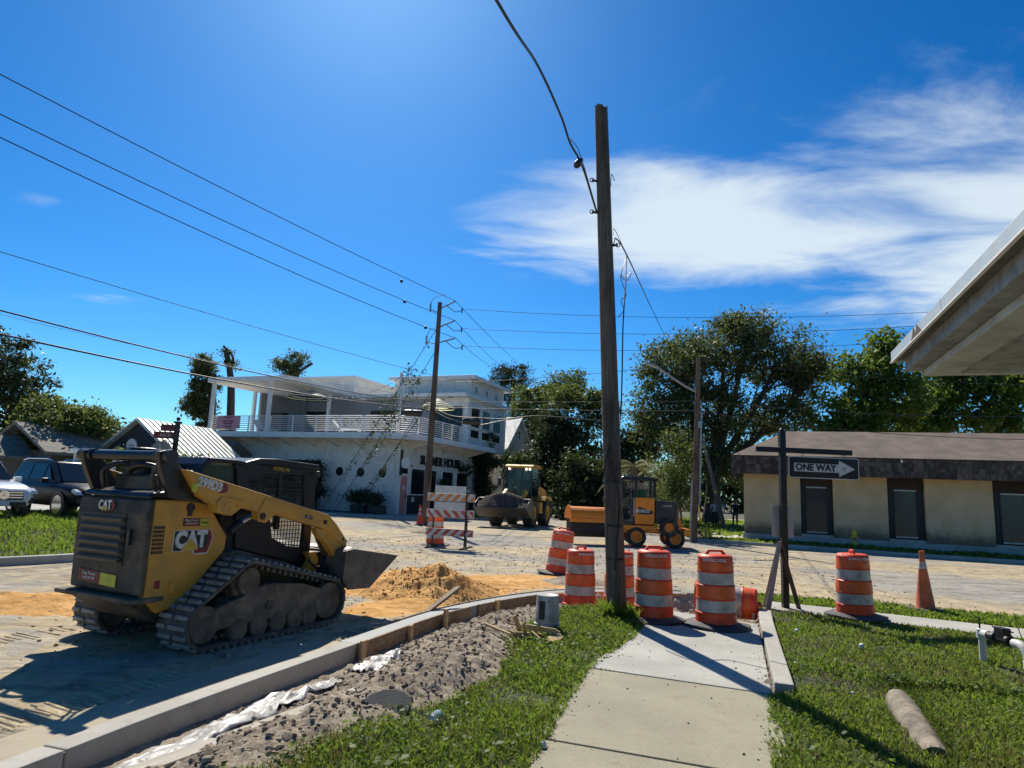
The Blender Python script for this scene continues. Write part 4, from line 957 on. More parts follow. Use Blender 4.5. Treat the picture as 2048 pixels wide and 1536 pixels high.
q = MB(); q.prism(rrect(0.005, 1.49, 0.385, 0.56, 0.04), 0.058, 0.062, 'y'); q.out('sign_back', mat('aluminium_back', (0.42, 0.44, 0.43), 0.5, 0.3, var=0.1), SG)
text
# A-frame stand behind it
AF = thing('a_frame_stand', 'weathered folded A-frame stand leaning by the black sign post', 'stand', (4.70, 11.6, 0), rad(-8))
M['wood_weath'] = m_wood('weathered_leg_wood', (0.20, 0.18, 0.14), (0.42, 0.38, 0.31), 2)
for (x0, y0), nm in (((-0.30, -0.28), 'leg'), ((0.36, 0.30), 'leg'), ((-0.24, 0.25), 'leg')):
    a, b3 = Vector((x0, y0, 0)), Vector((-0.02, 0, 1.16)); q = MB(); d = b3 - a
    q.box((0, 0, 0), (0.075, 0.03, d.length)); o = q.out(nm, M['wood_weath'] if x0 < 0 else M['blk_metal'], AF, bev=0.004); o.location = (a + b3) / 2; o.rotation_euler = d.to_track_quat('Z', 'Y').to_euler()
q = MB(); q.cyl((-0.08, 0, 1.15), (0.06, 0, 1.15), 0.018, n=8); q.out('hinge', M['blk_metal'], AF)

# ================================================================= hydrant
M['hyd'] = mat('hydrant_yellow', (0.82, 0.58, 0.02), 0.45, var=0.1, dirt=(0.35, 0.26, 0.08), dsc=8, damt=0.4)
HY = thing('fire_hydrant', 'yellow fire hydrant on the grass before the tan building', 'fire hydrant', (14.9, 29.0, 0.12), rad(-20))
q = MB(); q.lathe([(0.15, 0), (0.15, 0.03), (0.095, 0.04), (0.09, 0.42), (0.125, 0.43), (0.125, 0.47), (0.10, 0.48), (0.10, 0.54), (0.13, 0.55), (0.13, 0.58), (0.11, 0.62), (0.06, 0.68), (0.03, 0.70), (0.03, 0.76), (0.01, 0.76)], 20); q.out('barrel', M['hyd'], HY, smooth=40)
for s in (-1, 1):
    q = MB(); q.cyl((s * 0.08, 0, 0.36), (s * 0.17, 0, 0.36), 0.055, n=12); q.out('hose_nozzle', M['hyd'], HY, smooth=40)
q = MB(); q.cyl((0, -0.08, 0.33), (0, -0.17, 0.33), 0.085, n=14); q.out('pumper_nozzle', mat('nozzle_grey', (0.12, 0.12, 0.16), 0.5), HY, smooth=40)

# ================================================================= foreground small things
# upturned bucket
M['pail'] = mat('white_pail_plastic', (0.52, 0.51, 0.47), 0.45, var=0.12, dirt=(0.25, 0.21, 0.16), dsc=7, damt=0.7)
PB = thing('plastic_bucket', 'dirty white plastic bucket standing upside down on the grass', 'bucket', (0.60, 9.15, 0.0), 0.3)
q = MB(); q.lathe([(0.168, 0.0), (0.178, 0.02), (0.178, 0.05), (0.165, 0.055), (0.165, 0.09), (0.176, 0.095), (0.176, 0.12), (0.162, 0.125), (0.146, 0.46), (0.140, 0.475), (0.10, 0.472), (0.09, 0.465), (0.02, 0.465)], 32); q.out('bucket_body', M['pail'], PB, smooth=40)
def arcpatch(R0, R1, z0, z1, a0, a1, m, name, par, n=10):
    q = MB(); V = []
    for z, R in ((z0, R0), (z1, R1)):
        for k in range(n + 1): t = a0 + (a1 - a0) * k / n; V.append((R * math.cos(t), R * math.sin(t), z))
    q.add(V, [(k, k + 1, n + 2 + k, n + 1 + k) for k in range(n)]); return q.out(name, m, par, smooth=60)
fr = lambda z: 0.162 - 0.0478 * (z - 0.125) + 0.0012
arcpatch(fr(0.18), fr(0.41), 0.18, 0.41, -2.75, -2.15, M['blk_plain'], 'label', PB)
M['grey_ink'] = mat('grey_print', (0.27, 0.26, 0.25), 0.6)
for k in range(9): z = 0.19 + 0.021 * k; arcpatch(fr(z), fr(z), z, z + 0.008, -1.85, -1.85 + random.uniform(0.5, 0.75), M['grey_ink'], 'print_line', PB)
arcpatch(fr(0.39), fr(0.43), 0.39, 0.43, -1.9, -1.7, M['grey_ink'], 'print_line', PB)
# cut wood stakes
sk = [((0.22, 8.72, 0.10), 0.36, (5, 62, 40)), ((0.30, 8.62, 0.07), 0.34, (0, 50, 70)), ((0.36, 8.52, 0.06), 0.40, (8, 6, 20)), ((0.42, 8.60, 0.10), 0.30, (0, 35, 110)), ((0.52, 8.55, 0.13), 0.42, (0, 4, -14)), ((0.25, 8.45, 0.05), 0.34, (10, 12, -25)), ((0.44, 8.42, 0.05), 0.24, (4, 20, -50))]
sl_ = ['upright light wood stake at the left of the cut wood pile', 'steep light wood stake in the middle of the cut wood pile', 'flat wood stake at the front of the cut wood pile', 'short propped wood stake at the back of the cut wood pile', 'thin wood stake pointing right towards the upturned bucket', 'lowest left wood stake of the cut wood pile', 'short slanting wood stake at the right front of the pile']
for (p, L, r), lb in zip(sk, sl_):
    q = MB(); q.prism([(-L / 2, -0.028), (L / 2 - 0.07, -0.028), (L / 2, 0.0), (L / 2 - 0.07, 0.028), (-L / 2, 0.028)], -0.013, 0.013, 'y'); o = q.out('wood_stake', M['wood_new'], bev=0.003); o.location = (p[0], p[1], p[2] + 0.02); o.rotation_euler = tuple(rad(v) for v in r); tag(o, lb, 'stake', 'cut wood stakes by the bucket')
M['cardboard'] = mat('torn_cardboard', (0.50, 0.33, 0.17), 0.8, var=0.15, dirt=(0.3, 0.2, 0.1), dsc=10, damt=0.4)
q = MB(); q.prism([(-0.15, -0.06), (-0.05, 0.06), (0.09, 0.10), (0.14, 0.06), (0.13, -0.03), (0.02, -0.08)], 0, 0.012, 'z'); o = q.out('wood_scrap', M['cardboard'], bev=0.002); o.location = (0.63, 8.40, 0.07); o.rotation_euler = (rad(12), rad(-8), 0.5); tag(o, 'flat tan scrap of wood lying in front of the bucket', 'scrap')
q = MB(); q.box((0, 0, 0), (0.42, 0.03, 0.025)); o = q.out('stick', M['wood_new'], bev=0.002); o.location = (-0.05, 8.35, 0.17); o.rotation_euler = (0, rad(8), rad(-40)); tag(o, 'thin pale stick lying on top of the dirt mound', 'stick')
# water bottle
M['pet'] = glassmat('clear_pet', (0.55, 0.62, 0.66), 0.12, 0.45)
WB = thing('water_bottle', 'clear plastic water bottle lying on the near grass', 'bottle', (-0.47, 5.42, 0.09), 0, rot=(rad(80), 0, rad(-12)))
q = MB(); q.lathe([(0.01, -0.10), (0.03, -0.10), (0.034, -0.09), (0.034, -0.05), (0.031, -0.045), (0.034, -0.04), (0.034, 0.03), (0.028, 0.055), (0.013, 0.085), (0.013, 0.10)], 18); q.out('bottle_body', M['pet'], WB, smooth=40)
q = MB(); q.lathe([(0.015, 0.098), (0.016, 0.098), (0.016, 0.115), (0.005, 0.116)], 12); q.out('cap', M['decal_white'], WB, smooth=40)
q = MB(); q.lathe([(0.0348, -0.035), (0.0348, 0.015)], 18, caps=False); q.out('paper_label', mat('label_blue', (0.25, 0.42, 0.58), 0.4, var=0.3, sc=30), WB, smooth=60)
# dark broken slab half buried at the lawn's edge
q = MB(); q.prism([(0.24 * math.cos(t) * (1 if math.cos(t) > -0.5 else 0.8), 0.17 * math.sin(t)) for t in np.linspace(0, 6.0, 15)], -0.03, 0.03, 'z'); o = q.out('slab_fragment', mat('dark_slab', (0.085, 0.085, 0.08), 0.8, var=0.15, bump=0.2), bev=0.01); o.location = (-0.92, 5.68, 0.03); o.rotation_euler = (rad(32), rad(-14), 0.5); tag(o, 'dark rounded slab fragment half buried at the edge of the grass', 'slab')
q = MB(); q.lathe([(0.01, -0.06), (0.07, -0.06), (0.075, 0.05), (0.06, 0.055), (0.05, -0.02), (0.01, -0.02)], 14); o = q.out('pipe_stub', mat('dark_pipe', (0.05, 0.04, 0.035), 0.8), smooth=40); o.location = (-0.68, 6.15, 0.0); o.rotation_euler = (rad(25), rad(10), 0); tag(o, 'dark broken pipe stub sticking out of the dirt mound', 'pipe')
# round log
M['logm'] = mat('grey_log', (0.25, 0.21, 0.16), 0.9, var=0.4, sc=7, dirt=(0.10, 0.085, 0.06), dsc=5, damt=0.6, bump=0.5, bsc=25, bd=0.02)
q = MB(); C = spline([(3.62, 6.42, 0.10), (3.52, 6.10, 0.07), (3.40, 5.72, 0.02), (3.26, 5.28, -0.04)], 5); n = len(C); q.tube(C, [0.075, 0.098, 0.105, 0.11, 0.112] + [0.115] * (n - 5), 18); lo = q.out('log', M['logm'], smooth=50)
tag(lo, 'grey weathered log lying in the near right grass', 'log')
# backflow pipe
M['pvc'] = mat('pvc_white', (0.66, 0.65, 0.60), 0.35, var=0.08, dirt=(0.4, 0.37, 0.3), dsc=6, damt=0.4)
PV = thing('backflow_pipe', 'white pipe assembly with black valve rising from the right lawn', 'pipe', (5.82, 8.4, 0), rad(-50))
q = MB(); q.cyl((0, 0, -0.1), (0, 0, 0.36), 0.04, n=16); q.lathe([(0.055, 0.30), (0.055, 0.40), (0.04, 0.41)], 16); q.cyl((0, 0, 0.36), (0.10, -0.10, 0.36), 0.05, n=14); q.out('riser', M['pvc'], PV, smooth=40)
q = MB(); q.cyl((0.10, -0.10, 0.36), (0.40, -0.34, 0.35), 0.045, n=14); q.cyl((0.16, -0.15, 0.36), (0.20, -0.18, 0.36), 0.065, n=14); q.cyl((0.33, -0.285, 0.36), (0.37, -0.32, 0.36), 0.065, n=14); q.box((0.27, -0.235, 0.43), (0.16, 0.09, 0.12), (0, 0, rad(-39)))
for tx in (0.20, 0.27, 0.34): q.box((tx, -0.87 * tx, 0.47), (0.11, 0.018, 0.016), (0, rad(15), rad(30 - 200 * (tx - 0.27))))
q.out('valve', M['blk_metal'], PV, bev=0.008)
q = MB(); q.tube(spline([(0.40, -0.34, 0.35), (0.47, -0.40, 0.35), (0.53, -0.45, 0.31), (0.56, -0.475, 0.22), (0.57, -0.48, -0.1)], 5), 0.05, 14); q.lathe([(0.066, 0.12), (0.066, 0.2)], 14, (0.568, -0.48, 0)); q.out('elbow', M['pvc'], PV, smooth=45)
q = MB(); q.box((-0.02, 0.01, 0.46), (0.015, 0.015, 0.16)); q.out('valve_handle', M['blk_metal'], PV)
# litter
M['film'] = mat('crumpled_film', (0.62, 0.68, 0.70), 0.25, var=0.2)
for lb, p, s in (('crumpled clear plastic cup lying on the right lawn', (4.563,8.806,0.06), 0.042), ('small crumpled wrapper on the lawn beside the ramp kerb', (4.122,9.712,0.05), 0.035), ('tiny white paper scrap on the right lawn', (3.368,6.699,0.05), 0.018), ('crushed clear cup lid at the left edge of the sidewalk', (0.333,5.031,0.05), 0.028)):
    q = MB(); q.lathe([(s * 0.3, -s * 0.7), (s * 0.9, -s * 0.6), (s, 0), (s * 0.7, s * 0.5), (s * 0.15, s * 0.75)], 9); rg = np.random.default_rng(int(p[0] * 100)); q.v = [tuple(np.array(v) * (0.65 + 0.6 * rg.random())) for v in q.v]
    o = q.out('litter', M['film']); o.location = p; o.rotation_euler = (1.2, 0.4, p[0]); tag(o, lb, 'litter', 'litter on the ground')
# ================================================================= near wooden pole
def m_pole(name, c1, c2):
    t = NT(name); a = t.noise(4, 7, 0.65, st=(10, 10, 0.35), dist=0.4); b2 = t.noise(0.8, 6, 0.65, st=(2.5, 2.5, 0.8)); c = t.noise(30, 4, 0.6, st=(6, 6, 0.15))
    col = t.mix(t.rng(a, 0.3, 0.7), c1, c2); col = t.mix(t.rng(b2, 0.45, 0.7, 0, 0.75), col, tuple(x * 0.35 for x in c1)); col = t.mix(t.rng(c, 0.60, 0.7, 0, 0.8), col, (0.015, 0.012, 0.01))
    t.col(col); t.rough(0.85); t.bump(a, 0.6, 0.02); t.bump(c, 0.8, 0.012); return t.mat
M['pole_wood'] = m_pole('pole_wood', (0.085, 0.062, 0.045), (0.22, 0.175, 0.135)); M['pole_wood2'] = m_pole('pole_wood_brown', (0.10, 0.065, 0.045), (0.20, 0.135, 0.095))
M['wire'] = mat('black_cable', (0.012, 0.012, 0.014), 0.5); M['galv'] = mat('galvanised', (0.34, 0.35, 0.36), 0.45, 0.5, var=0.12)
NPB, NPT = Vector((1.72, 10.32, -0.1)), Vector((1.297,10.32,8.232))
def pole_pt(z): return NPB + (NPT - NPB) * ((z - NPB.z) / (NPT.z - NPB.z))
UP = thing('utility_pole', 'tall cracked wooden pole rising from the near grass', 'utility pole', (0, 0, 0))
q = MB(); n = 24; zs = list(np.linspace(-0.1, NPT.z, 40)); V = []
for i, z in enumerate(zs):
    c = pole_pt(z); R = 0.150 - 0.042 * (z / NPT.z)
    for k in range(n):
        t = 2 * math.pi * k / n; r = R * (1 + 0.05 * float(fbm(np.array([k * 0.9]), np.array([z * 0.35]), 4, 2)[0])); jag = (0.10 * random.random() - 0.02) if i == len(zs) - 1 else 0
        V.append((c.x + r * math.cos(t), c.y + r * math.sin(t), z + jag))
q.add(V, [(i * n + k, i * n + (k + 1) % n, (i + 1) * n + (k + 1) % n, (i + 1) * n + k) for i in range(len(zs) - 1) for k in range(n)])
m_ = len(q.v); c = pole_pt(NPT.z); q.add([(c.x, c.y, NPT.z - 0.06)], []); q.f += [(m_ - n + k, m_ - n + (k + 1) % n, m_) for k in range(n)]; q.m += [0] * n
q.out('pole_shaft', M['pole_wood'], UP, smooth=40)
for z in (0.88, 1.36, 2.02):
    c = pole_pt(z); q = MB(); q.lathe([(0.142, -0.02), (0.148, -0.02), (0.148, 0.02), (0.142, 0.02)], 20, tuple(c)); q.out('strap', M['blk_metal'], UP, smooth=40)
for (z, dx) in ((6.9, -0.13), (6.35, -0.14), (5.8, 0.13)):
    c = pole_pt(z); q = MB(); q.cyl((c.x + dx * 0.6, c.y - 0.05, z), (c.x + dx * 1.5, c.y - 0.05, z + 0.02), 0.02, n=8); q.tube([(c.x + dx * 1.5 + 0.035 * math.cos(t), c.y - 0.05, z + 0.02 + 0.035 * math.sin(t)) for t in np.linspace(0, 6.28, 9)], 0.008, 5); q.out('eye_bolt', M['blk_metal'], UP)

# ================================================================= white restaurant on the far corner
M['white_wall'] = mat('white_stucco', (0.78, 0.76, 0.71), 0.75, var=0.06, sc=2, dirt=(0.48, 0.45, 0.40), dsc=1.6, damt=0.45, bump=0.15, bsc=40)
M['white_trim'] = mat('white_trim', (0.82, 0.81, 0.78), 0.55, var=0.05, dirt=(0.5, 0.48, 0.44), dsc=3, damt=0.3)
M['white_metal'] = mat('white_rail', (0.74, 0.75, 0.76), 0.4, var=0.05)
M['dark_win'] = glassmat('window_glass', (0.018, 0.022, 0.026), 0.05); M['dark_win'].node_tree.nodes['Principled BSDF'].inputs['Specular IOR Level'].default_value = 0.45
M['dark_paint'] = mat('dark_green_paint', (0.020, 0.028, 0.026), 0.5, var=0.2)
M['pink'] = mat('pink_door_paint', (0.68, 0.25, 0.21), 0.5, var=0.06)
M['banner'] = mat('pink_banner', (0.62, 0.32, 0.36), 0.6, var=0.08); M['ink_red'] = mat('banner_ink', (0.20, 0.03, 0.07), 0.6)
M['canvas_w'] = leafmat('parasol_white', (0.66, 0.64, 0.60), (0.80, 0.78, 0.74), 0.55); M['canvas_b'] = mat('parasol_black', (0.02, 0.02, 0.022), 0.8)
M['aqua_glass'] = glassmat('aqua_glass', (0.10, 0.20, 0.22), 0.05)
SH = thing('restaurant', 'white two storey corner restaurant with porthole windows and roof deck', 'building', (-7.03, 43.46, 0), rad(68))
def part(name, m, par=SH, bev=0, smooth=None):
    """decorator-free helper: returns (MB, finish)"""
    q = MB(); return q, (lambda: q.out(name, m, par, bev=bev, smooth=smooth))
def pbox(name, m, a, b, par=SH, bev=0):
    q = MB(); q.box(tuple((a[i] + b[i]) / 2 for i in range(3)), tuple(abs(b[i] - a[i]) for i in range(3))); return q.out(name, m, par, bev=bev)
pbox('ground_floor_wall', M['white_wall'], (0, 0, 0), (14, 16.5, 4.85))
def porthole(par, c, r, ax, sgn=-1, g='dark_win', mul=True):
    """ring + pane standing on a wall; ax = wall normal axis"""
    f = [(r * 0.86, 0), (r * 0.86, 0.05), (r * 1.08, 0.05), (r * 1.1, 0.0)]
    q = MB(); q.lathe([(a, sgn * b2) for a, b2 in f], 28, c, ax, caps=False); w = q.out('round_window', M['white_trim'], par, smooth=40)
    q = MB(); q.lathe([(0.001, sgn * 0.012), (r * 0.9, sgn * 0.012)], 28, c, ax, caps=False); q.out('pane', M[g], w)
    if mul:
        d = r * 0.88
        for k in (0, 1):
            s = [0.05, 0.05, 0.05]; axes = [i for i in range(3) if 'xyz'[i] != ax]; s['xyz'.index(ax)] = 0.02; s[axes[k]] = 2 * d; s[axes[1 - k]] = 0.035
            cc = list(c); cc['xyz'.index(ax)] += sgn * 0.02; q = MB(); q.box(cc, s); q.out('muntin', M['white_trim'], w)
for y in (4.63, 2.94, 1.26): porthole(SH, (0, y, 2.66), 0.36, 'x', -1, mul=False)
for z0, z1, y0, y1 in ((4.20, 4.26, 0.35, 5.75), (1.55, 1.61, 0.35, 5.75), (1.61, 4.20, 0.35, 0.41), (1.61, 4.20, 5.69, 5.75)): pbox('wall_trim', M['white_trim'], (-0.03, y0, z0), (0, y1, z1))
for y0, y1 in ((5.9, 6.15), (16.2, 16.52), (-0.02, 0.28)): pbox('pilaster', M['white_wall'], (-0.08, y0, 0), (0.0, y1, 4.8))
pbox('shop_opening', M['dark_win'], (-0.02, 6.2, 0.9), (0.0, 13.5, 3.35))
for k in range(8): y = 6.2 + 1.04 * k; pbox('mullion', M['blk_metal'], (-0.06, y, 0.9), (-0.02, y + 0.06, 3.35))
pbox('wall_trim', M['white_trim'], (-0.10, 6.1, 3.36), (0, 13.6, 3.5)); pbox('wall_trim', M['white_trim'], (-0.05, 0.3, 1.0), (0.0, 5.7, 1.08))
# right-hand front
dr = pbox('door', M['pink'], (0.08, -0.07, 0.1), (0.93, 0, 2.5)); pbox('door_handle', M['blk_metal'], (0.80, -0.12, 1.1), (0.84, -0.07, 1.4), dr)
q = MB(); q.lathe([(0.001, -0.085), (0.16, -0.085), (0.15, -0.1), (0.02, -0.105)], 14, (0.5, 0, 1.75), 'y'); q.out('door_wreath', M['white_trim'], dr)
for a, b2 in (((0.0, -0.09, 0.0), (0.08, 0, 2.58)), ((0.93, -0.09, 0.0), (1.01, 0, 2.58)), ((0.0, -0.09, 2.5), (1.01, 0, 2.58))): pbox('door_frame', M['white_trim'], a, b2)
pbox('transom', M['dark_win'], (0.1, -0.05, 2.68), (0.95, 0, 3.05))
pbox('base_panel', M['dark_paint'], (1.15, -0.08, 0.0), (3.42, 0, 1.28)); pbox('base_panel', M['dark_paint'], (3.5, -0.06, 0.0), (11.4, 0, 0.9)); pbox('notice', M['decal_white'], (1.6, -0.09, 0.85), (1.95, -0.08, 1.15))
def window(par, x0, x1, z0, z1, yf, n=1, s=-1, g='dark_win', fw=0.07):
    w = pbox('window', M[g], (x0, yf + s * 0.02, z0), (x1, yf, z1), par)
    for a, b2 in (((x0 - fw, z0 - fw), (x1 + fw, z0)), ((x0 - fw, z1), (x1 + fw, z1 + fw)), ((x0 - fw, z0), (x0, z1)), ((x1, z0), (x1 + fw, z1))):
        pbox('window_frame', M['white_trim'], (a[0], yf + s * 0.07, a[1]), (b2[0], yf, b2[1]), w)
    for k in range(1, n): x = x0 + (x1 - x0) * k / n; pbox('mullion', M['white_trim'], (x - 0.03, yf + s * 0.05, z0), (x + 0.03, yf + s * 0.021, z1), w)
    return w
window(SH, 1.46, 3.30, 1.36, 3.02, 0); window(SH, 3.65, 5.0, 1.0, 3.02, 0); window(SH, 5.9, 7.6, 1.1, 3.02, 0); window(SH, 8.25, 10.1, 1.1, 3.02, 0)
text('SUMMER HOUSE', 0.86, M['blk_metal'], SH, (5.65, -0.05, 3.66), (rad(90), 0, 0), bold=0.03, ext=0.03, sx=0.98)
bs = pbox('blade_sign', M['dark_paint'], (-0.05, -0.12, 2.55), (0.12, -0.02, 4.2)); q = MB(); q.lathe([(0.3, -0.05), (0.36, -0.05), (0.36, 0.05), (0.3, 0.05)], 24, (0.02, -0.42, 3.35), 'x'); q.out('sign_ring', M['white_trim'], bs); q = MB(); q.lathe([(0.01, -0.04), (0.3, -0.04)], 24, (0.02, -0.42, 3.35), 'x', caps=False); q.lathe([(0.3, 0.04), (0.01, 0.04)], 24, (0.02, -0.42, 3.35), 'x', caps=False); q.out('sign_face', M['dark_paint'], bs)
q = MB(); q.cyl((1.3, 0, 3.25), (1.3, -0.2, 3.2), 0.06); q.out('wall_lamp', M['galv'], SH)
# deck slab with rounded corner, canopy to the right
cor = [(-1.8 + 1.5 * (1 - math.cos(t)), -0.35 - 1.5 * math.sin(t)) for t in np.linspace(0, math.pi / 2, 9)]
deck = [(-1.8, 16.7)] + cor + [(11.2, -1.85), (11.2, 0.3), (9, 16.7)]
q = MB(); q.prism(deck, 4.86, 5.15, 'z'); q.out('deck_slab', M['white_trim'], SH, bev=0.03)
q = MB(); q.prism([(-1.92, 18.4), (-1.92, -0.4), (-1.5, -1.4), (-0.3, -1.98), (11.4, -1.98), (11.4, -1.8), (-0.2, -1.8), (-1.2, -1.2), (-1.7, -0.4), (-1.7, 18.4)], 4.76, 4.855, 'z'); q.out('drip_edge', M['white_trim'], SH)
for k in range(9):
    y = 1.0 + 1.9 * k; q = MB(); q.prism([(0.0, 4.855), (0.0, 4.3), (-1.6, 4.75), (-1.6, 4.855)], y, y + 0.18, 'y'); q.out('soffit_bracket', M['white_wall'], SH)
for k in range(5):
    x = 1.2 + 2.2 * k; q = MB(); q.prism([(0.0, 4.855), (0.0, 4.3), (-1.6, 4.75), (-1.6, 4.855)], x, x + 0.18, 'x'); q.out('soffit_bracket', M['white_wall'], SH)
# railing
rp = [(-1.7, 14.9)] + [(x + 0.1, y) for x, y in cor[:1]] + [(-1.7 + 1.4 * (1 - math.cos(t)), -0.35 - 1.4 * math.sin(t)) for t in np.linspace(0.2, math.pi / 2, 7)] + [(6.2, -1.75)]
for k in range(8):
    z = 5.27 + 0.135 * k; q = MB(); q.tube([(x, y, z) for x, y in rp], 0.026 if k < 7 else 0.035, 5); q.out('rail', M['white_metal'], SH)
for y in [14.9, 13.1, 11.3, 9.4, 7.5, 5.6, 3.7, 1.8, -0.2]: pbox('rail_post', M['white_metal'], (-1.73, y - 0.03, 5.15), (-1.67, y + 0.03, 6.25))
for x in (-0.55, 0.9, 2.3, 3.7, 5.0, 6.2): pbox('rail_post', M['white_metal'], (x - 0.03, -1.78 + (0.25 if x < 0 else 0), 5.15), (x + 0.03, -1.72 + (0.25 if x < 0 else 0), 6.25))
bn = pbox('banner', M['banner'], (-1.80, 12.0, 5.32), (-1.77, 14.1, 6.22))
for t_, s_, z in (('ROOFTOP', 0.17, 6.10), ('&', 0.12, 5.97), ('EVENT SPACE', 0.17, 5.83), ('AVAILABLE', 0.17, 5.67), ('904 310 8400', 0.13, 5.45)): text(t_, s_, M['ink_red'], bn, (-1.81, 13.05, z), (rad(90), 0, rad(-90)), bold=0.006)
# columns and roofs of the deck
for x, y, z in ((-1.6, 14.9, 8.72), (-1.6, 9.75, 8.72), (2.6, 15.0, 8.72), (4.6, 9.5, 8.72)): pbox('column', M['white_trim'], (x - 0.11, y - 0.11, 5.15), (x + 0.11, y + 0.11, z))
pbox('column', M['white_metal'], (-1.52, -0.62, 5.15), (-1.36, -0.46, 9.0))
q = MB(); q.prism([(-1.85, 8.66), (-1.85, 9.0), (7.0, 9.0), (7.0, 8.66)], 8.15, 15.35, 'y'); q.out('canopy_roof', M['white_trim'], SH, bev=0.02)
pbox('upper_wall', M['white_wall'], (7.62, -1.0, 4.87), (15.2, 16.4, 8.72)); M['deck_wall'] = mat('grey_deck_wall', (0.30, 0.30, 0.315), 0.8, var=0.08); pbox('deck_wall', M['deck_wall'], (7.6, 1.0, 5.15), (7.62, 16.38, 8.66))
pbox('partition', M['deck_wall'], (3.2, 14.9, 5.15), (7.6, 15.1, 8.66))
pbox('canopy_roof', M['white_trim'], (6.7, -1.25, 8.72), (15.9, 8.15, 9.0), bev=0.02)
pbox('parapet', M['white_wall'], (8.2, 9.9, 9.0), (22, 16.4, 10.55)); pbox('parapet_cap', M['white_trim'], (7.9, 9.6, 10.55), (22, 16.6, 10.75))
pbox('top_storey', M['white_wall'], (8.3, -0.85, 9.0), (14.9, 6.0, 10.25)); pbox('top_roof', M['white_trim'], (7.9, -1.3, 10.25), (15.5, 6.4, 10.55), bev=0.02)
for x in (9.2, 11.2, 13.2): porthole(SH, (x, -0.85, 9.55), 0.34, 'y', -1, 'aqua_glass')
for y in (11.4, 10.0, 8.7): porthole(SH, (7.6, y, 6.9), 0.42, 'x', -1, mul=False)
pbox('window', M['dark_win'], (7.57, 4.6, 6.2), (7.6, 7.6, 7.75))
for y in (4.6, 5.3, 6.0, 6.75, 7.5): pbox('mullion', M['blk_metal'], (7.52, y, 6.2), (7.57, y + 0.08, 7.75))
pbox('glass_door', M['dark_win'], (7.56, -0.55, 5.2), (7.6, 1.9, 8.05))
for y in (-0.55, 0.05, 0.65, 1.25, 1.85): pbox('mullion', M['blk_metal'], (7.5, y, 5.2), (7.56, y + 0.06, 8.05))
for z in (6.0, 7.2): pbox('mullion', M['blk_metal'], (7.49, -0.55, z), (7.555, 1.9, z + 0.05))
pbox('glass_door', M['dark_win'], (7.57, 12.0, 5.2), (7.6, 14.0, 7.7)); pbox('tv_screen', M['blk_gloss'], (7.3, 15.3, 6.6), (7.4, 16.3, 7.8))
pbox('wall_panel', M['blk_plain'], (3.9, 13.3, 5.2), (4.6, 14.6, 7.2))
for x0, x1 in ((8.15, 9.7), (10.25, 11.8), (12.4, 14.0)):
    window(SH, x0, x1, 6.6, 8.05, -1.0, g='dark_win' if x0 < 10 else 'aqua_glass'); window(SH, x0, x1, 5.75, 6.35, -1.0)
pbox('downspout', M['white_metal'], (7.7, -1.08, 4.9), (7.8, -1.0, 8.7)); pbox('downspout', M['white_metal'], (14.9, -1.1, 4.9), (15.02, -1.0, 8.9))
pbox('soffit_light', M['blk_metal'], (6.9, 0.1, 8.68), (7.2, 0.4, 8.72))
# planting bed in front of it
M['mulch'] = m_ground('mulch', (0.055, 0.04, 0.03), (0.09, 0.065, 0.05), (0.03, 0.022, 0.018))
def locsheet(name, pts, z, m, o, az):
    a = rad(az); return sheet(name, [(o[0] + p[0] * math.sin(a) - p[1] * math.cos(a), o[1] + p[0] * math.cos(a) + p[1] * math.sin(a)) for p in pts], z, m)
SHO = (-7.03, 43.46)
locsheet('planting_bed', [(-1.6, 16), (-1.6, 0.6), (0, 0.6), (0, 16)], 0.07, M['mulch'], SHO, 22)
locsheet('sidewalk', [(-4.6, 18), (-4.6, -0.5), (-3.4, -3.0), (-1.0, -4.2), (16, -4.2), (16, 0), (0, 0), (0, 18)], 0.05, M['conc_new'], SHO, 22)
def kerbline(name, pts, z=0.14, w=0.18, m=None):
    return struct(sweep_kerb(name, pts, w, -0.02, z, m or M['conc_kerb'], 0.015))
def loc2(o, az, p): a = rad(az); return (o[0] + p[0] * math.sin(a) - p[1] * math.cos(a), o[1] + p[0] * math.cos(a) + p[1] * math.sin(a))
kerbline('curb', [loc2(SHO, 22, p) for p in spline([(16, -5.4), (4, -5.5), (0.0, -5.6), (-3.6, -4.0), (-4.9, -0.5), (-4.9, 18)], 5)][::-1])
locsheet('grass_strip', [(16, -5.35), (1.5, -5.45), (1.2, -4.25), (16, -4.25)], 0.06, M['lawn_soil'], SHO, 22)
# parasols
def parasol(label, p, r, h, z0):
    P_ = thing('parasol', label, 'parasol', p, group='striped parasols on the roof deck')
    q = MB(); n = 24; prof = [(0.06, h + 0.62), (r * 0.30, h + 0.50), (r * 0.34, h + 0.46), (r * 0.48, h + 0.38), (r * 0.60, h + 0.30), (r * 0.72, h + 0.22), (r * 0.84, h + 0.13), (r * 0.93, h + 0.06), (r, h), (r, h - 0.07), (r, h - 0.14)]
    for i in range(len(prof) - 1):
        q.k = i % 2; q.lathe(prof[i:i + 2], n, caps=False)
    q.out('canopy', [M['canvas_w'], M['canvas_b']], P_); q = MB(); q.cyl((0, 0, 0), (0, 0, h + 0.5), 0.03, n=8); q.out('pole', M['blk_metal'], P_); q = MB(); q.lathe([(0.3, 0), (0.3, 0.06), (0.05, 0.1)], 14); q.out('base', M['blk_metal'], P_)
parasol('black and white striped parasol under the left deck canopy', (*loc2(SHO, 22, (0.9, 8.6)), 5.15), 1.5, 2.72, 0)
parasol('black and white striped parasol right of the far utility pole', (*loc2(SHO, 22, (3.0, -0.9)), 5.15), 1.2, 2.2, 0)
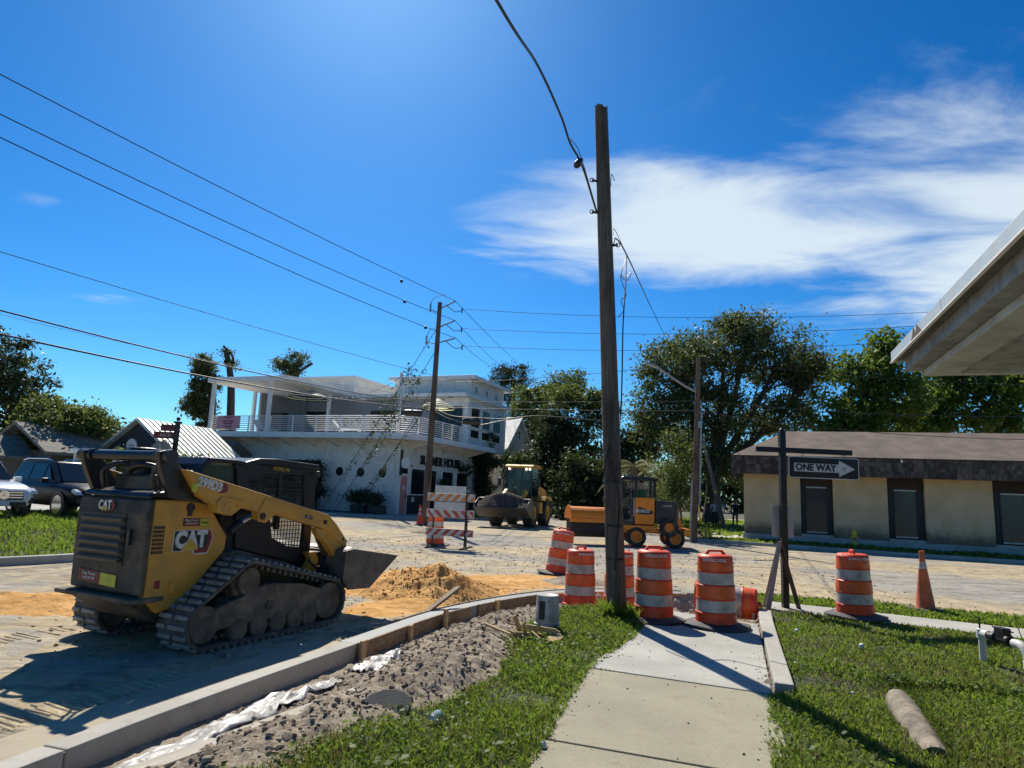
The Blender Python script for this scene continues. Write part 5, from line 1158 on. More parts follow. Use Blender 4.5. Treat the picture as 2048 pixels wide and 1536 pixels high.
# lounge chairs
for i, (x, y, lb) in enumerate(((0.3, 11.4, 'white lounge chair behind the rail left of the striped parasol'), (0.2, 4.2, 'white lounge chair behind the middle of the deck rail'))):
    L_ = thing('lounge_chair', lb, 'lounge chair', (*loc2(SHO, 22, (x, y)), 5.15), rad(68 - 70 * i))
    for nm, a, b2, r in (('seat', (-0.7, -0.3, 0.32), (0.7, 0.3, 0.38), 0),): pbox(nm, M['white_trim'], a, b2, L_)
    q = MB(); q.box((-0.95, 0, 0.62), (0.75, 0.6, 0.06), (0, rad(48), 0)); q.out('backrest', M['white_trim'], L_)
    for lx in (-0.6, 0.6):
        for ly in (-0.26, 0.26): pbox('leg', M['white_trim'], (lx - 0.03, ly - 0.03, 0), (lx + 0.03, ly + 0.03, 0.32), L_)
# string lights across the deck
q = MB(); A_, B_ = Vector((-1.45, -0.55, 8.75)), Vector((1.0, 8.4, 8.45)); pts = [A_.lerp(B_, k / 16) - Vector((0, 0, 0.9 * 4 * (k / 16) * (1 - k / 16))) for k in range(17)]
SL = thing('string_lights', 'drooping string of small bulbs over the roof deck', 'string lights', SH.location, rad(68)); q.tube(pts, 0.012, 4); q.out('wire', M['wire'], SL)
for p in pts[1:-1:1]: q = MB(); q.lathe([(0.01, -0.1), (0.045, -0.07), (0.045, -0.03), (0.02, 0)], 8, tuple(p)); q.out('bulb', M['white_trim'], SL)

# ================================================================= white gabled house behind it
M['siding'] = mat('lap_siding', (0.55, 0.54, 0.52), 0.7, var=0.08); M['roof_grey'] = mat('grey_shingle', (0.16, 0.15, 0.15), 0.85, var=0.25, sc=4, bump=0.3)
GH = thing('gabled_house', 'white gabled house with a porch seen between restaurant and dark trees', 'house', (*loc2(SHO, 22, (20.3, -0.2)), 0), rad(68))
gp = [(-3.2, 0), (3.2, 0), (3.2, 5.6), (0, 8.5), (-3.2, 5.6)]
q = MB(); q.prism(gp, 0, 9, 'y'); q.out('wall', M['siding'], GH)
for k in range(22):
    z = 0.4 + 0.35 * k; w = 3.21 if z < 5.6 else max(0.2, 3.21 * (8.5 - z) / 2.9)
    pbox('siding_board', M['siding'], (-w, -0.03, z), (w, 0, z + 0.04), GH)
for s in (-1, 1):
    q = MB(); q.prism([(s * 0, 8.52), (s * 0, 8.72), (s * 3.7, 5.35), (s * 3.7, 5.1)], -0.4, 9, 'y'); q.out('roof_slope', M['white_trim'], GH)
def win_y(par, x, z, w, h): window(par, x - w / 2, x + w / 2, z - h / 2, z + h / 2, 0.0)
win_y(GH, 0.2, 7.0, 0.6, 0.8)
for x in (-2.6, -1.2, 0.6, 1.8, 2.9): win_y(GH, x, 4.5, 0.75, 1.7)
for x in (-2.4, -0.8, 0.9, 2.4): win_y(GH, x, 1.7, 0.9, 1.9)
pbox('porch_roof', M['roof_grey'], (3.2, -2.2, 5.2), (7.4, 3, 5.45), GH); pbox('porch_floor', M['white_trim'], (3.6, -2.0, 2.7), (7.2, 3, 3.0), GH)
for x in (3.9, 7.1): pbox('porch_post', M['white_trim'], (x - 0.1, -2.0, 0), (x + 0.1, -1.8, 5.3), GH)
for k in range(10): pbox('baluster', M['white_trim'], (3.9 + 0.33 * k, -1.95, 3.0), (3.96 + 0.33 * k, -1.88, 4.0), GH)
pbox('porch_back', M['dark_paint'], (3.6, 1.0, 0), (7.4, 3, 5.3), GH)

# ================================================================= tan office with shake fascia
def m_stucco():
    t = NT('tan_stucco'); a = t.noise(1.4, 5, 0.6); f = t.noise(60, 4, 0.7); s = t.sep(); e = t.noise(2.2, 6, 0.65)
    col = t.mix(t.rng(a, 0.35, 0.65), (0.60, 0.43, 0.25), (0.70, 0.51, 0.31))
    m = t.rng(t.math('ADD', s[2], t.math('MULTIPLY', t.math('SUBTRACT', e, 0.5), 0.9)), 1.05, 0.35)
    col = t.mix(t.math('MULTIPLY', m, 0.85), col, (0.10, 0.085, 0.065))      # splash-back mildew along the foot
    t.col(col); t.rough(0.9); t.bump(f, 0.5, 0.01); return t.mat
M['stucco'] = m_stucco(); M['shake'] = mat('cedar_shake', (0.085, 0.066, 0.058), 0.9, var=0.45, sc=2.5, dirt=(0.20, 0.17, 0.15), dsc=3, damt=0.5, bump=0.5, bsc=20, st=(2, 2, 0.6))
M['shake2'] = mat('cedar_shake_dark', (0.045, 0.036, 0.034), 0.9, var=0.45, sc=2.5, dirt=(0.12, 0.10, 0.09), dsc=3, damt=0.5, bump=0.5, bsc=20)
M['roof_brown'] = mat('brown_roof', (0.17, 0.125, 0.095), 0.95, var=0.25, sc=1.2, bump=0.5, bsc=30, dirt=(0.09, 0.07, 0.06), dsc=0.8, damt=0.5)
M['shutter_g'] = mat('dark_green_shutter', (0.018, 0.026, 0.024), 0.6, var=0.3); M['brown_trim'] = mat('dark_brown_trim', (0.045, 0.025, 0.018), 0.8, var=0.3)
M['win_grey'] = glassmat('curtained_glass', (0.045, 0.045, 0.048), 0.12); M['win_grey'].node_tree.nodes['Principled BSDF'].inputs['Specular IOR Level'].default_value = 0.35
TB = thing('office_building', 'low tan stucco office with brown roof and dark shake fascia', 'building', (11.04, 31.39, 0.1), rad(70))
yw = [(0.0, -2.43), (-3.77, -5.93), (-7.34, -9.83), (-11.3, -13.6), (-15, -24)]
for a, b2 in yw: pbox('wall_panel', M['stucco'], (0, b2, 0.30), (0.3, a, 3.02), TB, bev=0.01)
pbox('end_wall', M['stucco'], (0.3, -0.3, 0.30), (9, 0.0, 3.02), TB)
pbox('core_wall', M['brown_trim'], (0.32, -24, 0.0), (9, -0.32, 3.1), TB)
pbox('plinth', M['conc_kerb'], (-0.10, -24, -0.1), (0.3, 0.06, 0.30), TB, bev=0.01)
for a, b2 in ((-2.43, -3.77), (-5.93, -7.34), (-9.83, -11.3), (-13.6, -15)):
    m_ = (a + b2) / 2
    pbox('header_panel', M['brown_trim'], (0.16, b2, 2.52), (0.3, a, 3.02), TB)
    w = pbox('window', M['win_grey'], (0.22, m_ - 0.42, 0.52), (0.26, m_ + 0.42, 2.46), TB)
    for y0, y1, z0, z1 in ((m_ - 0.48, m_ - 0.42, 0.46, 2.52), (m_ + 0.42, m_ + 0.48, 0.46, 2.52), (m_ - 0.42, m_ + 0.42, 0.46, 0.52), (m_ - 0.42, m_ + 0.42, 2.46, 2.52)): pbox('window_frame', M['galv'] if z1 - z0 < 0.1 else M['shutter_g'], (0.17, y0, z0), (0.26, y1, z1), w)
    for y0, y1 in ((b2, m_ - 0.48), (m_ + 0.48, a)):
        sh_ = pbox('shutter', M['shutter_g'], (0.20, y0 + 0.01, 0.30), (0.26, y1 - 0.01, 2.51), TB); pbox('batten', M['shutter_g'], (0.18, (y0 + y1) / 2 - 0.012, 0.3), (0.20, (y0 + y1) / 2 + 0.012, 2.51), sh_)
    pbox('sill', M['conc_kerb'], (0.05, b2 + 0.02, 0.30), (0.22, a - 0.02, 0.40), TB)
# roof: eaves, hip and slope
ey, ex = 0.50, -1.20
q = MB(); R0 = [(ex - 0.04, ey + 0.04, 3.78), (ex - 0.04, -24, 3.78), (10.2, -24, 3.78), (10.2, ey + 0.04, 3.78)]; T0 = [(3.1, -2.05, 5.33), (3.1, -24, 5.33), (6.0, -24, 5.33), (6.0, -2.05, 5.33)]
q.add(R0 + T0, [(0, 1, 5, 4), (2, 3, 7, 6), (3, 0, 4, 7), (4, 5, 6, 7), (1, 2, 6, 5)]); q.out('roof', M['roof_brown'], TB)
pbox('eave_edge', M['shake2'], (ex - 0.06, -24, 3.74), (ex + 0.1, ey + 0.06, 3.80), TB); pbox('soffit', M['brown_trim'], (ex + 0.05, -24, 3.02), (0.3, ey - 0.05, 3.06), TB); pbox('fascia_backing', M['shake2'], (ex + 0.03, -24, 3.0), (ex + 0.08, ey - 0.02, 3.76), TB); pbox('fascia_backing', M['shake2'], (ex + 0.03, ey - 0.06, 3.0), (9.5, ey - 0.02, 3.76), TB)
shm = []
for k in range(6):
    w = 0.13 + 0.025 * k; q = MB(); q.box((0, 0, 0), (0.022, w, 0.25), (0, rad(-4), 0)); o = q.out('shake', M['shake'] if k % 2 else M['shake2'], TB); shm.append((w, o.data)); bpy.data.objects.remove(o)
cnt = 0
for r_ in range(4):
    y = ey - 0.01 + 0.05 * (r_ % 2)
    while y > -11.6 and cnt < 292:
        w, me = random.choice(shm); o = bpy.data.objects.new('shake', me); COL.objects.link(o); o.parent = TB
        o.location = (ex + 0.012 - 0.004 * (3 - r_), y - w / 2, 3.105 + 0.185 * r_ + random.uniform(-0.012, 0.012)); o.rotation_euler = (rad(random.uniform(-1.5, 1.5)), rad(random.uniform(-3, 0)), 0); y -= w + 0.012; cnt += 1
q = MB()
for r_ in range(4):
    y = -11.7
    while y > -24: w = random.uniform(0.13, 0.25); q.box((ex + 0.012, y - w / 2, 3.105 + 0.185 * r_), (0.022, w, 0.25), (0, rad(-4), 0)); y -= w + 0.012
    x = ex + 0.1
    while x < 4: w = random.uniform(0.13, 0.25); q.box((x + w / 2, ey - 0.005, 3.105 + 0.185 * r_), (w, 0.022, 0.25)); x += w + 0.012
o = q.out('shake_field', M['shake'], TB); o['kind'] = 'stuff'
pbox('bracket', M['white_trim'], (ex - 0.03, -6.35, 3.62), (ex + 0.01, -6.28, 3.74), TB)
# street side of the office: kerb, grass strip, slab and mulch
kerbline('curb', FARK, 0.13, 0.18)
sheet('grass_strip', [(8.5, 30.3), (10.3, 29.28), (12.68, 28.25), (15.5, 26.62), (22.1, 24.0), (40.1, 17.0), (48, 22), (11.2, 31.35), (9.6, 31.9)], 0.10, M['lawn_soil'])
sheet('sidewalk', [(9.3, 31.2), (10.95, 30.6), (15, 41), (20, 55), (18, 55), (12.6, 41)], 0.115, M['conc_new'])
sheet('planting_bed', [(8.6, 31.2), (9.25, 31.2), (12.5, 41), (9.5, 41)], 0.11, M['mulch'])

# ================================================================= eave of the near building, top right
M['alu'] = mat('painted_metal_fascia', (0.50, 0.54, 0.54), 0.4, 0.2, var=0.06, dirt=(0.3, 0.29, 0.27), dsc=4, damt=0.3); M['grey_board'] = mat('grey_soffit_paint', (0.30, 0.315, 0.33), 0.75, var=0.15, dirt=(0.12, 0.11, 0.10), dsc=4, damt=0.6)
M['soffit'] = mat('pale_soffit', (0.50, 0.52, 0.51), 0.8, var=0.12, sc=2, dirt=(0.22, 0.2, 0.18), dsc=2.5, damt=0.5); M['brick_pale'] = mat('pale_brick', (0.34, 0.27, 0.23), 0.9, var=0.2, sc=12, bump=0.3); M['mortar'] = mat('mortar', (0.30, 0.28, 0.25), 0.95)
NB = thing('near_building', 'grey eave and pale brick corner of the building at the right edge', 'building', (4.66, 8.02, 0), rad(-20))
# local: x along u (right), y back (v), corner of the eave at the origin
L, Dp = 9.0, 11.0
for k in range(5):
    y0, y1 = -2.35 * k, -2.35 * (k + 1) + 0.012; pbox('fascia', M['alu'], (0, y1, 3.575), (0.03, y0, 3.70), NB, bev=0.004)
pbox('fascia', M['alu'], (0.031, -0.03, 3.575), (L, 0.0, 3.70), NB, bev=0.004)
pbox('roof_deck', M['roof_grey'], (0.031, -Dp, 3.60), (L, -0.031, 3.69), NB); pbox('fascia_lip', M['white_trim'], (-0.012, -Dp, 3.562), (0.02, -0.0, 3.575), NB)
pbox('frieze', M['grey_board'], (0.13, -Dp, 3.44), (L, -0.10, 3.60), NB, bev=0.01)
pbox('soffit_step', M['soffit'], (0.30, -Dp, 3.36), (L, -0.20, 3.44), NB, bev=0.01); pbox('soffit', M['grey_board'], (0.62, -Dp, 3.345), (L, -0.42, 3.36), NB)
pbox('brick_backing', M['mortar'], (1.98, -Dp, -0.1), (L, -1.28, 3.345), NB)
q = MB(); q.box((0, 0, 0), (0.205, 0.10, 0.062)); o = q.out('brick', M['brick_pale'], NB, bev=0.004); bme = o.data; bpy.data.objects.remove(o)
for r_ in range(46):
    for k in range(3):
        for face in (0, 1):
            o = bpy.data.objects.new('brick', bme); COL.objects.link(o); o.parent = NB; z = 0.03 + 0.0735 * r_; off = 0.107 * (r_ % 2)
            if face == 0: o.location = (2.085 + 0.217 * k + off + random.uniform(-0.003, 0.003), -1.27, z)
            else: o.location = (1.97 + random.uniform(-0.004, 0.004), -1.38 - 0.217 * k - off, z); o.rotation_euler = (0, 0, rad(90))
q = MB(); q.prism([(-0.6, 3.56), (-0.35, 3.70), (-0.30, 3.60), (-0.2, 3.705), (-0.12, 3.60), (-0.05, 3.58)], 0, 0.004, 'x'); o = q.out('peeling_flake', M['brown_trim'], NB); o.location = (-0.006, -1.05, 0)

# ================================================================= low houses, left background
M['navy'] = mat('navy_gable', (0.020, 0.022, 0.035), 0.7, var=0.2); M['tin'] = mat('pale_metal_roof', (0.55, 0.57, 0.53), 0.4, 0.3, var=0.06, dirt=(0.35, 0.34, 0.3), dsc=2, damt=0.3)
HB = thing('metal_roof_house', 'dark gabled house with pale ribbed metal roof left of the restaurant', 'house', (-20.3, 36.6, 0), rad(72))
q = MB(); q.prism([(-2.3, 0), (2.3, 0), (2.3, 3.1), (0, 4.75), (-2.3, 3.1)], 0, 5.0, 'x'); q.out('wall', M['navy'], HB)
for s in (-1, 1):
    q = MB(); q.prism([(0, 4.78), (0, 4.88), (s * 2.9, 2.85), (s * 2.9, 2.75)], -0.35, 5.3, 'x'); rf = q.out('roof', M['tin'], HB)
    for k in range(14):
        x = -0.3 + 0.4 * k; q = MB(); q.prism([(0, 4.86), (0, 4.93), (s * 2.9, 2.90), (s * 2.9, 2.83)], x, x + 0.05, 'x'); q.out('roof_seam', M['tin'], rf)
q = MB(); q.prism([(2.3, 3.1), (5.2, 2.55), (5.2, 2.45), (2.3, 3.0)], -0.3, 6, 'x'); q.out('porch_roof', M['white_trim'], HB)
q = MB(); q.lathe([(0.01, -0.05), (0.36, -0.05), (0.36, 0.0)], 24, (0.0, 0.42, 3.42), 'x', caps=False); q.out('round_sign', M['decal_white'], HB)
for t_, z in (('SLEEP', 3.40), ('COTTAGE', 3.27)): text(t_, 0.12, M['dark_paint'], HB, (-0.07, 0.42, z), (rad(90), 0, rad(-90)))
pbox('window', M['dark_win'], (-0.03, -0.9, 1.3), (0.0, 0.3, 2.5), HB)
for y0, y1, z0, z1 in ((-1.0, -0.9, 1.2, 2.6), (0.3, 0.4, 1.2, 2.6), (-0.9, 0.3, 1.2, 1.3), (-0.9, 0.3, 2.5, 2.6), (-0.33, -0.27, 1.3, 2.5)): pbox('window_frame', M['white_trim'], (-0.06, y0, z0), (0.0, y1, z1), HB)
M['olive'] = mat('olive_siding', (0.10, 0.095, 0.075), 0.8, var=0.2); M['roof_olive'] = mat('brown_grey_shingle', (0.20, 0.185, 0.15), 0.9, var=0.25, sc=3, bump=0.3)
HC = thing('cottage', 'low brown roofed cottage half hidden by trees behind the parked cars', 'house', (-25.816,44,-0.49), rad(80)); HC.location.z = 0
q = MB(); q.prism([(-6, 0), (6, 0), (6, 2.8), (-6, 2.8)], 0, 7, 'x'); q.out('wall', M['olive'], HC)
q = MB(); q.prism([(-0.8, 2.7), (3.4, 4.4), (7.6, 2.7)], -6.6, 6.6, 'y'); q.out('roof', M['roof_olive'], HC)
HD = thing('porch_cottage', 'small dark cottage with a gabled porch at the left edge', 'house', (-26.079,36,0.236), rad(60)); HD.location.z = 0.3
q = MB(); q.prism([(-3, 0), (3, 0), (3, 2.6), (-3, 2.6)], 0, 6, 'x'); q.out('wall', M['olive'], HD); q = MB(); q.prism([(-3.6, 2.5), (0, 4.1), (3.6, 2.5), (3.6, 2.35), (0, 3.92), (-3.6, 2.35)], -0.6, 6.2, 'x'); q.out('roof', M['roof_olive'], HD)
q = MB(); q.prism([(-2.0, 2.2), (0, 3.3), (2.0, 2.2), (2.0, 2.05), (0, 3.15), (-2.0, 2.05)], -2.6, -0.2, 'x'); q.out('porch_roof', M['roof_olive'], HD)
for y in (-1.7, 1.7): pbox('porch_post', M['siding'], (-2.5, y - 0.08, 0), (-2.34, y + 0.08, 2.1), HD)
WC = thing('carport', 'white flat carport edge behind the dark parked car', 'carport', (-19.389,31,0.585), rad(72)); WC.location.z = 0.2
pbox('flat_roof', M['white_trim'], (0, -1.6, 2.55), (3, 1.2, 2.72), WC)
for y in (-1.4, 1.0): pbox('post', M['siding'], (0.1, y - 0.06, 0), (0.22, y + 0.06, 2.55), WC)

# left side: kerb, raised berm, parking
kerbline('curb', [(-14.0, 7.0), (-11.0, 11.2), (-9.25, 13.6), (-8.3, 15.2), (-7.9, 17.5), (-8.6, 20.5), (-11, 24)][::-1], 0.16, 0.18)
def berm_h(x, y):
    e = dline(x, y, [(-14.0, 7.0), (-11.0, 11.2), (-9.25, 13.6), (-8.3, 15.2), (-7.9, 17.5), (-8.6, 20.5), (-11, 24)])
    return 0.05 + 0.34 * np.clip((e - 0.4) / 2.6, 0, 1) ** 0.8 + fbm(x * 0.8, y * 0.8, 6, 3) * 0.05 + fbm(x * 4, y * 4, 9, 2) * 0.02
BERM = [(-14.2, 7.0), (-11.2, 11.3), (-9.45, 13.7), (-8.5, 15.3), (-8.1, 17.5), (-8.8, 20.4), (-11.2, 23.8), (-13, 26), (-26, 17), (-20, 8)]
struct(grid('berm', -26, -7.5, 6.5, 26.5, 0.15, berm_h, M['lawn_soil'], lambda x, y: inpoly(x, y, BERM)))
BERM_B = [(-14.0, 20.0), (-11.2, 23.8), (-13, 26), (-26, 17), (-22, 12.5)]
def park_h(x, y): return np.full_like(x, 0.36)
sheet('parking_lot', [(-15.2, 17.4), (-10.9, 22.6), (-9, 24.5), (-10, 30), (-14, 34), (-60, 34), (-60, 5), (-26, 8)], 0.42, M['conc_new'])

# ================================================================= wheels and tyres shared by the machines
M['tyre'] = mat('tyre_rubber', (0.028, 0.027, 0.026), 0.85, var=0.3, sc=6, dirt=(0.13, 0.11, 0.085), dsc=4, damt=0.6)
def wheel(par, c, r, w, rim_m, side=1, lugs=0, rr=0.52):
    """axle along y; side=+1 outer face at +y"""
    q = MB(); h = w / 2
    q.lathe([(r * rr, -h * 0.8), (r * 0.8, -h), (r * 0.94, -h * 0.9), (r, -h * 0.6), (r, h * 0.6), (r * 0.94, h * 0.9), (r * 0.8, h), (r * rr, h * 0.8)], 28, c, 'y', caps=False)
    if lugs:
        for k in range(lugs):
            for s in (-1, 1):
                t = 2 * math.pi * (k + (0.5 if s > 0 else 0)) / lugs; q.box((c[0] + (r + 0.01) * math.cos(t), c[1] + s * h * 0.45, c[2] + (r + 0.01) * math.sin(t)), (0.05, h * 0.85, 0.07), Matrix.Rotation(-t, 3, 'Y'))
    t_ = q.out('wheel', M['tyre'], par, smooth=40)
    q = MB(); q.lathe([(0.02, h * 0.35 * side), (r * 0.16, h * 0.35 * side), (r * 0.18, h * 0.2 * side), (r * 0.40, h * 0.15 * side), (r * 0.46, h * 0.75 * side), (r * rr + 0.01, h * 0.82 * side), (r * rr + 0.01, -h * 0.6 * side), (0.02, -h * 0.6 * side)], 24, c, 'y', caps=False); q.out('rim', rim_m, t_, smooth=35)
    return t_
# ================================================================= wheel loader with a full bucket
M['ldr_yellow'] = mat('loader_yellow', (0.60, 0.33, 0.035), 0.45, var=0.1, dirt=(0.3, 0.2, 0.09), dsc=3, damt=0.4); M['dirt_load'] = M['soil']
M['lamp_lit'] = bpy.data.materials.new('lit_lamp'); M['lamp_lit'].use_nodes = True; _p = M['lamp_lit'].node_tree.nodes['Principled BSDF']; _p.inputs['Base Color'].default_value = (0.9, 0.85, 0.75, 1); _p.inputs['Emission Color'].default_value = (1, 0.9, 0.75, 1); _p.inputs['Emission Strength'].default_value = 2.0
WL = thing('wheel_loader', 'yellow wheel loader carrying a heaped bucket of dark dirt', 'wheel loader', (0.36, 35.9, 0), math.atan2(-0.95, -0.30))
for x in (0.0, -2.9):
    for s in (-1, 1): wheel(WL, (x, s * 0.93, 0.72), 0.72, 0.52, M['ldr_yellow'], s, 18)
q = MB(); q.prism([(-0.9, 0.55), (0.4, 0.55), (0.55, 1.0), (0.3, 1.55), (-0.5, 1.55), (-0.9, 1.2)], -0.38, 0.38, 'y'); q.out('front_frame', M['ldr_yellow'], WL, bev=0.02)
q = MB(); q.prism([(-4.4, 0.7), (-1.1, 0.6), (-1.1, 1.25), (-4.4, 1.3)], -0.5, 0.5, 'y'); q.out('rear_frame', M['blk'], WL, bev=0.02)
q = MB(); q.prism([(-4.6, 1.0), (-2.55, 1.25), (-2.5, 2.15), (-3.0, 2.2), (-4.5, 1.95)], -0.62, 0.62, 'y'); q.out('engine_hood', M['ldr_yellow'], WL, bev=0.05, seg=3)
for s in (-1, 1):
    q = MB(); q.prism([(-3.75, 1.4), (-3.5, 1.6), (-2.3, 1.6), (-2.1, 1.4), (-2.2, 1.36), (-2.4, 1.5), (-3.4, 1.5), (-3.65, 1.36)], s * 0.65, s * 1.2, 'y'); q.out('fender', M['ldr_yellow'], WL, bev=0.015)
    q = MB(); q.box((-1.55, s * 0.95, 1.0), (0.5, 0.35, 0.6)); q.out('step', M['ldr_yellow'], WL, bev=0.02)
    q = MB(); q.prism([(-0.55, 1.75), (-0.3, 1.95), (0.5, 1.55), (1.25, 0.85), (1.2, 0.6), (1.0, 0.62), (0.35, 1.25)], s * 0.45, s * 0.62, 'y'); q.out('lift_arm', M['ldr_yellow'], WL, bev=0.015)
    q = MB(); q.cyl((-0.4, s * 0.32, 1.1), (0.5, s * 0.4, 1.2), 0.06); q.out('lift_ram', M['chrome'], WL)
    for x0, x1 in ((-0.95, -0.87), (-2.38, -2.28)): pbox('cab_pillar', M['blk'], (x0, s * 0.68 - 0.04, 1.3), (x1, s * 0.68 + 0.04, 3.12), WL)
    q = MB(); q.poly([(-0.93, s * 0.69, 1.45), (-2.3, s * 0.69, 1.45), (-2.3, s * 0.69, 3.1), (-0.93, s * 0.69, 3.1)]); q.out('side_window', M['glass_cab'], WL)
    q = MB(); q.tube([(-0.95, s * 0.7, 2.5), (-0.8, s * 1.0, 2.55), (-0.8, s * 1.05, 2.3)], 0.02); q.out('mirror_arm', M['blk'], WL); pbox('mirror', M['blk'], (-0.86, s * 1.0, 2.1), (-0.8, s * 1.22, 2.55), WL, bev=0.02)
pbox('cab_base', M['blk'], (-2.4, -0.7, 1.25), (-0.9, 0.7, 1.55), WL, bev=0.02); q = MB(); q.poly([(-0.9, -0.66, 1.5), (-0.9, 0.66, 1.5), (-0.93, 0.66, 3.1), (-0.93, -0.66, 3.1)]); q.out('windscreen', M['glass_cab'], WL)
pbox('rear_window', M['glass_dark'], (-2.36, -0.66, 1.5), (-2.34, 0.66, 3.1), WL); pbox('seat', M['seat'], (-2.0, -0.25, 1.5), (-1.6, 0.25, 2.5), WL, bev=0.05); pbox('console', M['blk'], (-1.2, -0.3, 1.5), (-0.95, 0.3, 2.05), WL, bev=0.04)
q = MB(); q.prism([(-0.72, 3.12), (-0.70, 3.22), (-1.0, 3.30), (-2.4, 3.30), (-2.65, 3.2), (-2.6, 3.12)], -0.80, 0.80, 'y'); q.out('cab_roof', M['ldr_yellow'], WL, bev=0.03)
for y in (-0.55, 0.42, 0.62): q = MB(); q.lathe([(0.001, 0.03), (0.055, 0.03), (0.06, 0.0), (0.03, -0.04)], 12, (-0.76, y, 3.05), 'x'); q.out('work_light', M['lamp_lit'], WL)
q = MB(); q.box((-0.1, 0, 1.45), (0.5, 0.3, 0.5)); q.cyl((0.1, 0, 1.6), (1.1, 0, 1.2), 0.07); q.out('tilt_linkage', M['blk'], WL, bev=0.02)
q = MB(); prof = [(1.75, 1.42), (1.35, 1.45), (1.12, 1.25), (1.08, 0.85), (1.25, 0.55), (1.6, 0.50), (2.35, 0.98)]; inn = [(x + 0.03, z + 0.03) for x, z in prof[::-1]]; q.prism(prof + inn, -1.36, 1.36, 'y'); q.out('bucket_shell', M['steel'], WL, bev=0.008)
for s in (-1, 1): q = MB(); q.prism([(1.35, 1.45), (1.72, 1.42), (2.12, 1.22), (2.36, 0.98), (1.6, 0.50), (1.25, 0.55), (1.08, 0.85), (1.12, 1.25)], s * 1.365, s * 1.40, 'y'); q.out('bucket_side', M['steel'], WL, bev=0.006)
q = MB(); q.box((2.32, 0, 0.97), (0.16, 2.72, 0.04), (0, rad(-32), 0)); q.out('cutting_edge', M['steel'], WL)
def heap(x, y):
    return 0
nx, ny = 16, 40; V = []
for i in range(nx):
    for j in range(ny):
        x = 1.15 + 1.12 * i / (nx - 1); y = -1.35 + 2.7 * j / (ny - 1); e = max(0, 1 - (y / 1.4) ** 2); k = 1 - abs((x - 1.65) / 0.7)
        z = 1.0 + 0.35 * (1 if x < 1.75 else max(0, 1 - (x - 1.75) / 0.5)) + max(0, k) * 0.42 * e ** 1.3 + 0.06 * (random.random() - 0.5); V.append((x, y, z))
i = (np.arange(nx - 1)[:, None] * ny + np.arange(ny - 1)[None]).ravel(); npmesh('dirt_load', np.array(V), np.stack([i, i + ny, i + ny + 1, i + 1], 1), mat('dark_brown_dirt', (0.085, 0.055, 0.045), 0.95, var=0.4, sc=9, bump=0.6, bsc=25, bd=0.03), WL, smooth=True)

# ================================================================= orange road sweeper
M['swp_orange'] = mat('sweeper_orange', (0.90, 0.25, 0.008), 0.4, var=0.06, dirt=(0.6, 0.22, 0.05), dsc=4, damt=0.35); M['bristle'] = mat('bristle', (0.05, 0.04, 0.035), 0.95, var=0.4, sc=20, bump=0.8, bsc=60)
M['hivis'] = mat('hi_vis_green', (0.10, 0.30, 0.08), 0.8); M['skin'] = mat('skin', (0.35, 0.20, 0.14), 0.6, var=0.05)
SW = thing('road_sweeper', 'orange ride-on road sweeper with black cab and front broom', 'road sweeper', (4.82, 25.0, 0), rad(180 - 4))
def sbox(n, m, a, b2, bev=0.0): return pbox(n, M[m], a, b2, SW, bev)
for x, y, r in ((0, -0.10, 0.36), (0, -1.55, 0.36), (-1.42, -0.12, 0.35), (-1.42, -1.5, 0.35)): wheel(SW, (x, y, r), r, 0.24, M['swp_orange'], 1, 0, 0.58)
sbox('chassis', 'swp_orange', (-1.9, -1.4, 0.50), (0.75, -0.15, 0.66), 0.015); sbox('rear_bumper', 'swp_orange', (-1.95, -1.5, 0.48), (-1.72, 0.0, 0.72), 0.01); sbox('side_rail', 'swp_orange', (-0.75, -0.15, 0.60), (0.80, -0.02, 0.78), 0.012)
sd_ = sbox('side_panel', 'swp_orange', (-0.66, -0.22, 0.82), (0.06, -0.08, 1.80), 0.03)
q = MB(); q.prism([(-0.60, 1.20), (-0.60, 1.32), (-0.10, 1.45), (-0.06, 1.45), (-0.06, 1.18)], -0.079, -0.075, 'y'); q.out('decal', M['blk_plain'], sd_)
text('ROSCO', 0.15, M['decal_white'], sd_, (-0.22, -0.070, 1.30), (rad(90), 0, rad(180)), bold=0.006)
sbox('panel_body', 'blk', (-0.70, -1.35, 0.7), (0.10, -0.22, 1.78), 0.03)
eb = sbox('engine_box', 'blk', (-1.52, -1.3, 0.85), (-0.70, -0.16, 1.70), 0.03); text('ROSCO', 0.09, M['decal_white'], eb, (-1.15, -0.155, 1.52), (rad(90), 0, rad(180)))
q = MB(); q.prism([(-1.75, 0.75), (-1.52, 0.75), (-1.52, 1.3)], -1.25, -0.2, 'y'); q.out('rear_guard', M['swp_orange'], SW)
for y in (-0.20, -1.30):
    for x0, x1 in ((-0.72, -0.62), (-0.02, 0.06), (0.50, 0.58)): sbox('cab_pillar', 'blk_gloss', (x0, y - 0.04, 0.75 if x1 > 0.3 else 1.75), (x1, y + 0.04, 2.42), 0.01)
    q = MB(); q.poly([(-0.62, y, 1.8), (-0.02, y, 1.8), (-0.02, y, 2.38), (-0.62, y, 2.38)]); q.poly([(0.06, y, 0.85), (0.5, y, 0.85), (0.5, y, 2.38), (0.06, y, 2.38)]); o = q.out('cab_window', M['glass_cab'], SW); o['kind'] = 'stuff' if False else o.get('kind', ''); del o['kind']
q = MB(); q.poly([(0.56, -1.28, 0.85), (0.56, -0.22, 0.85), (0.56, -0.22, 2.38), (0.56, -1.28, 2.38)]); q.out('windscreen', M['glass_cab'], SW)
q = MB(); q.prism([(-0.80, 2.42), (-0.78, 2.52), (-0.3, 2.58), (0.5, 2.56), (0.66, 2.48), (0.66, 2.42)], -1.38, -0.12, 'y'); q.out('cab_roof', M['blk_gloss'], SW, bev=0.02)
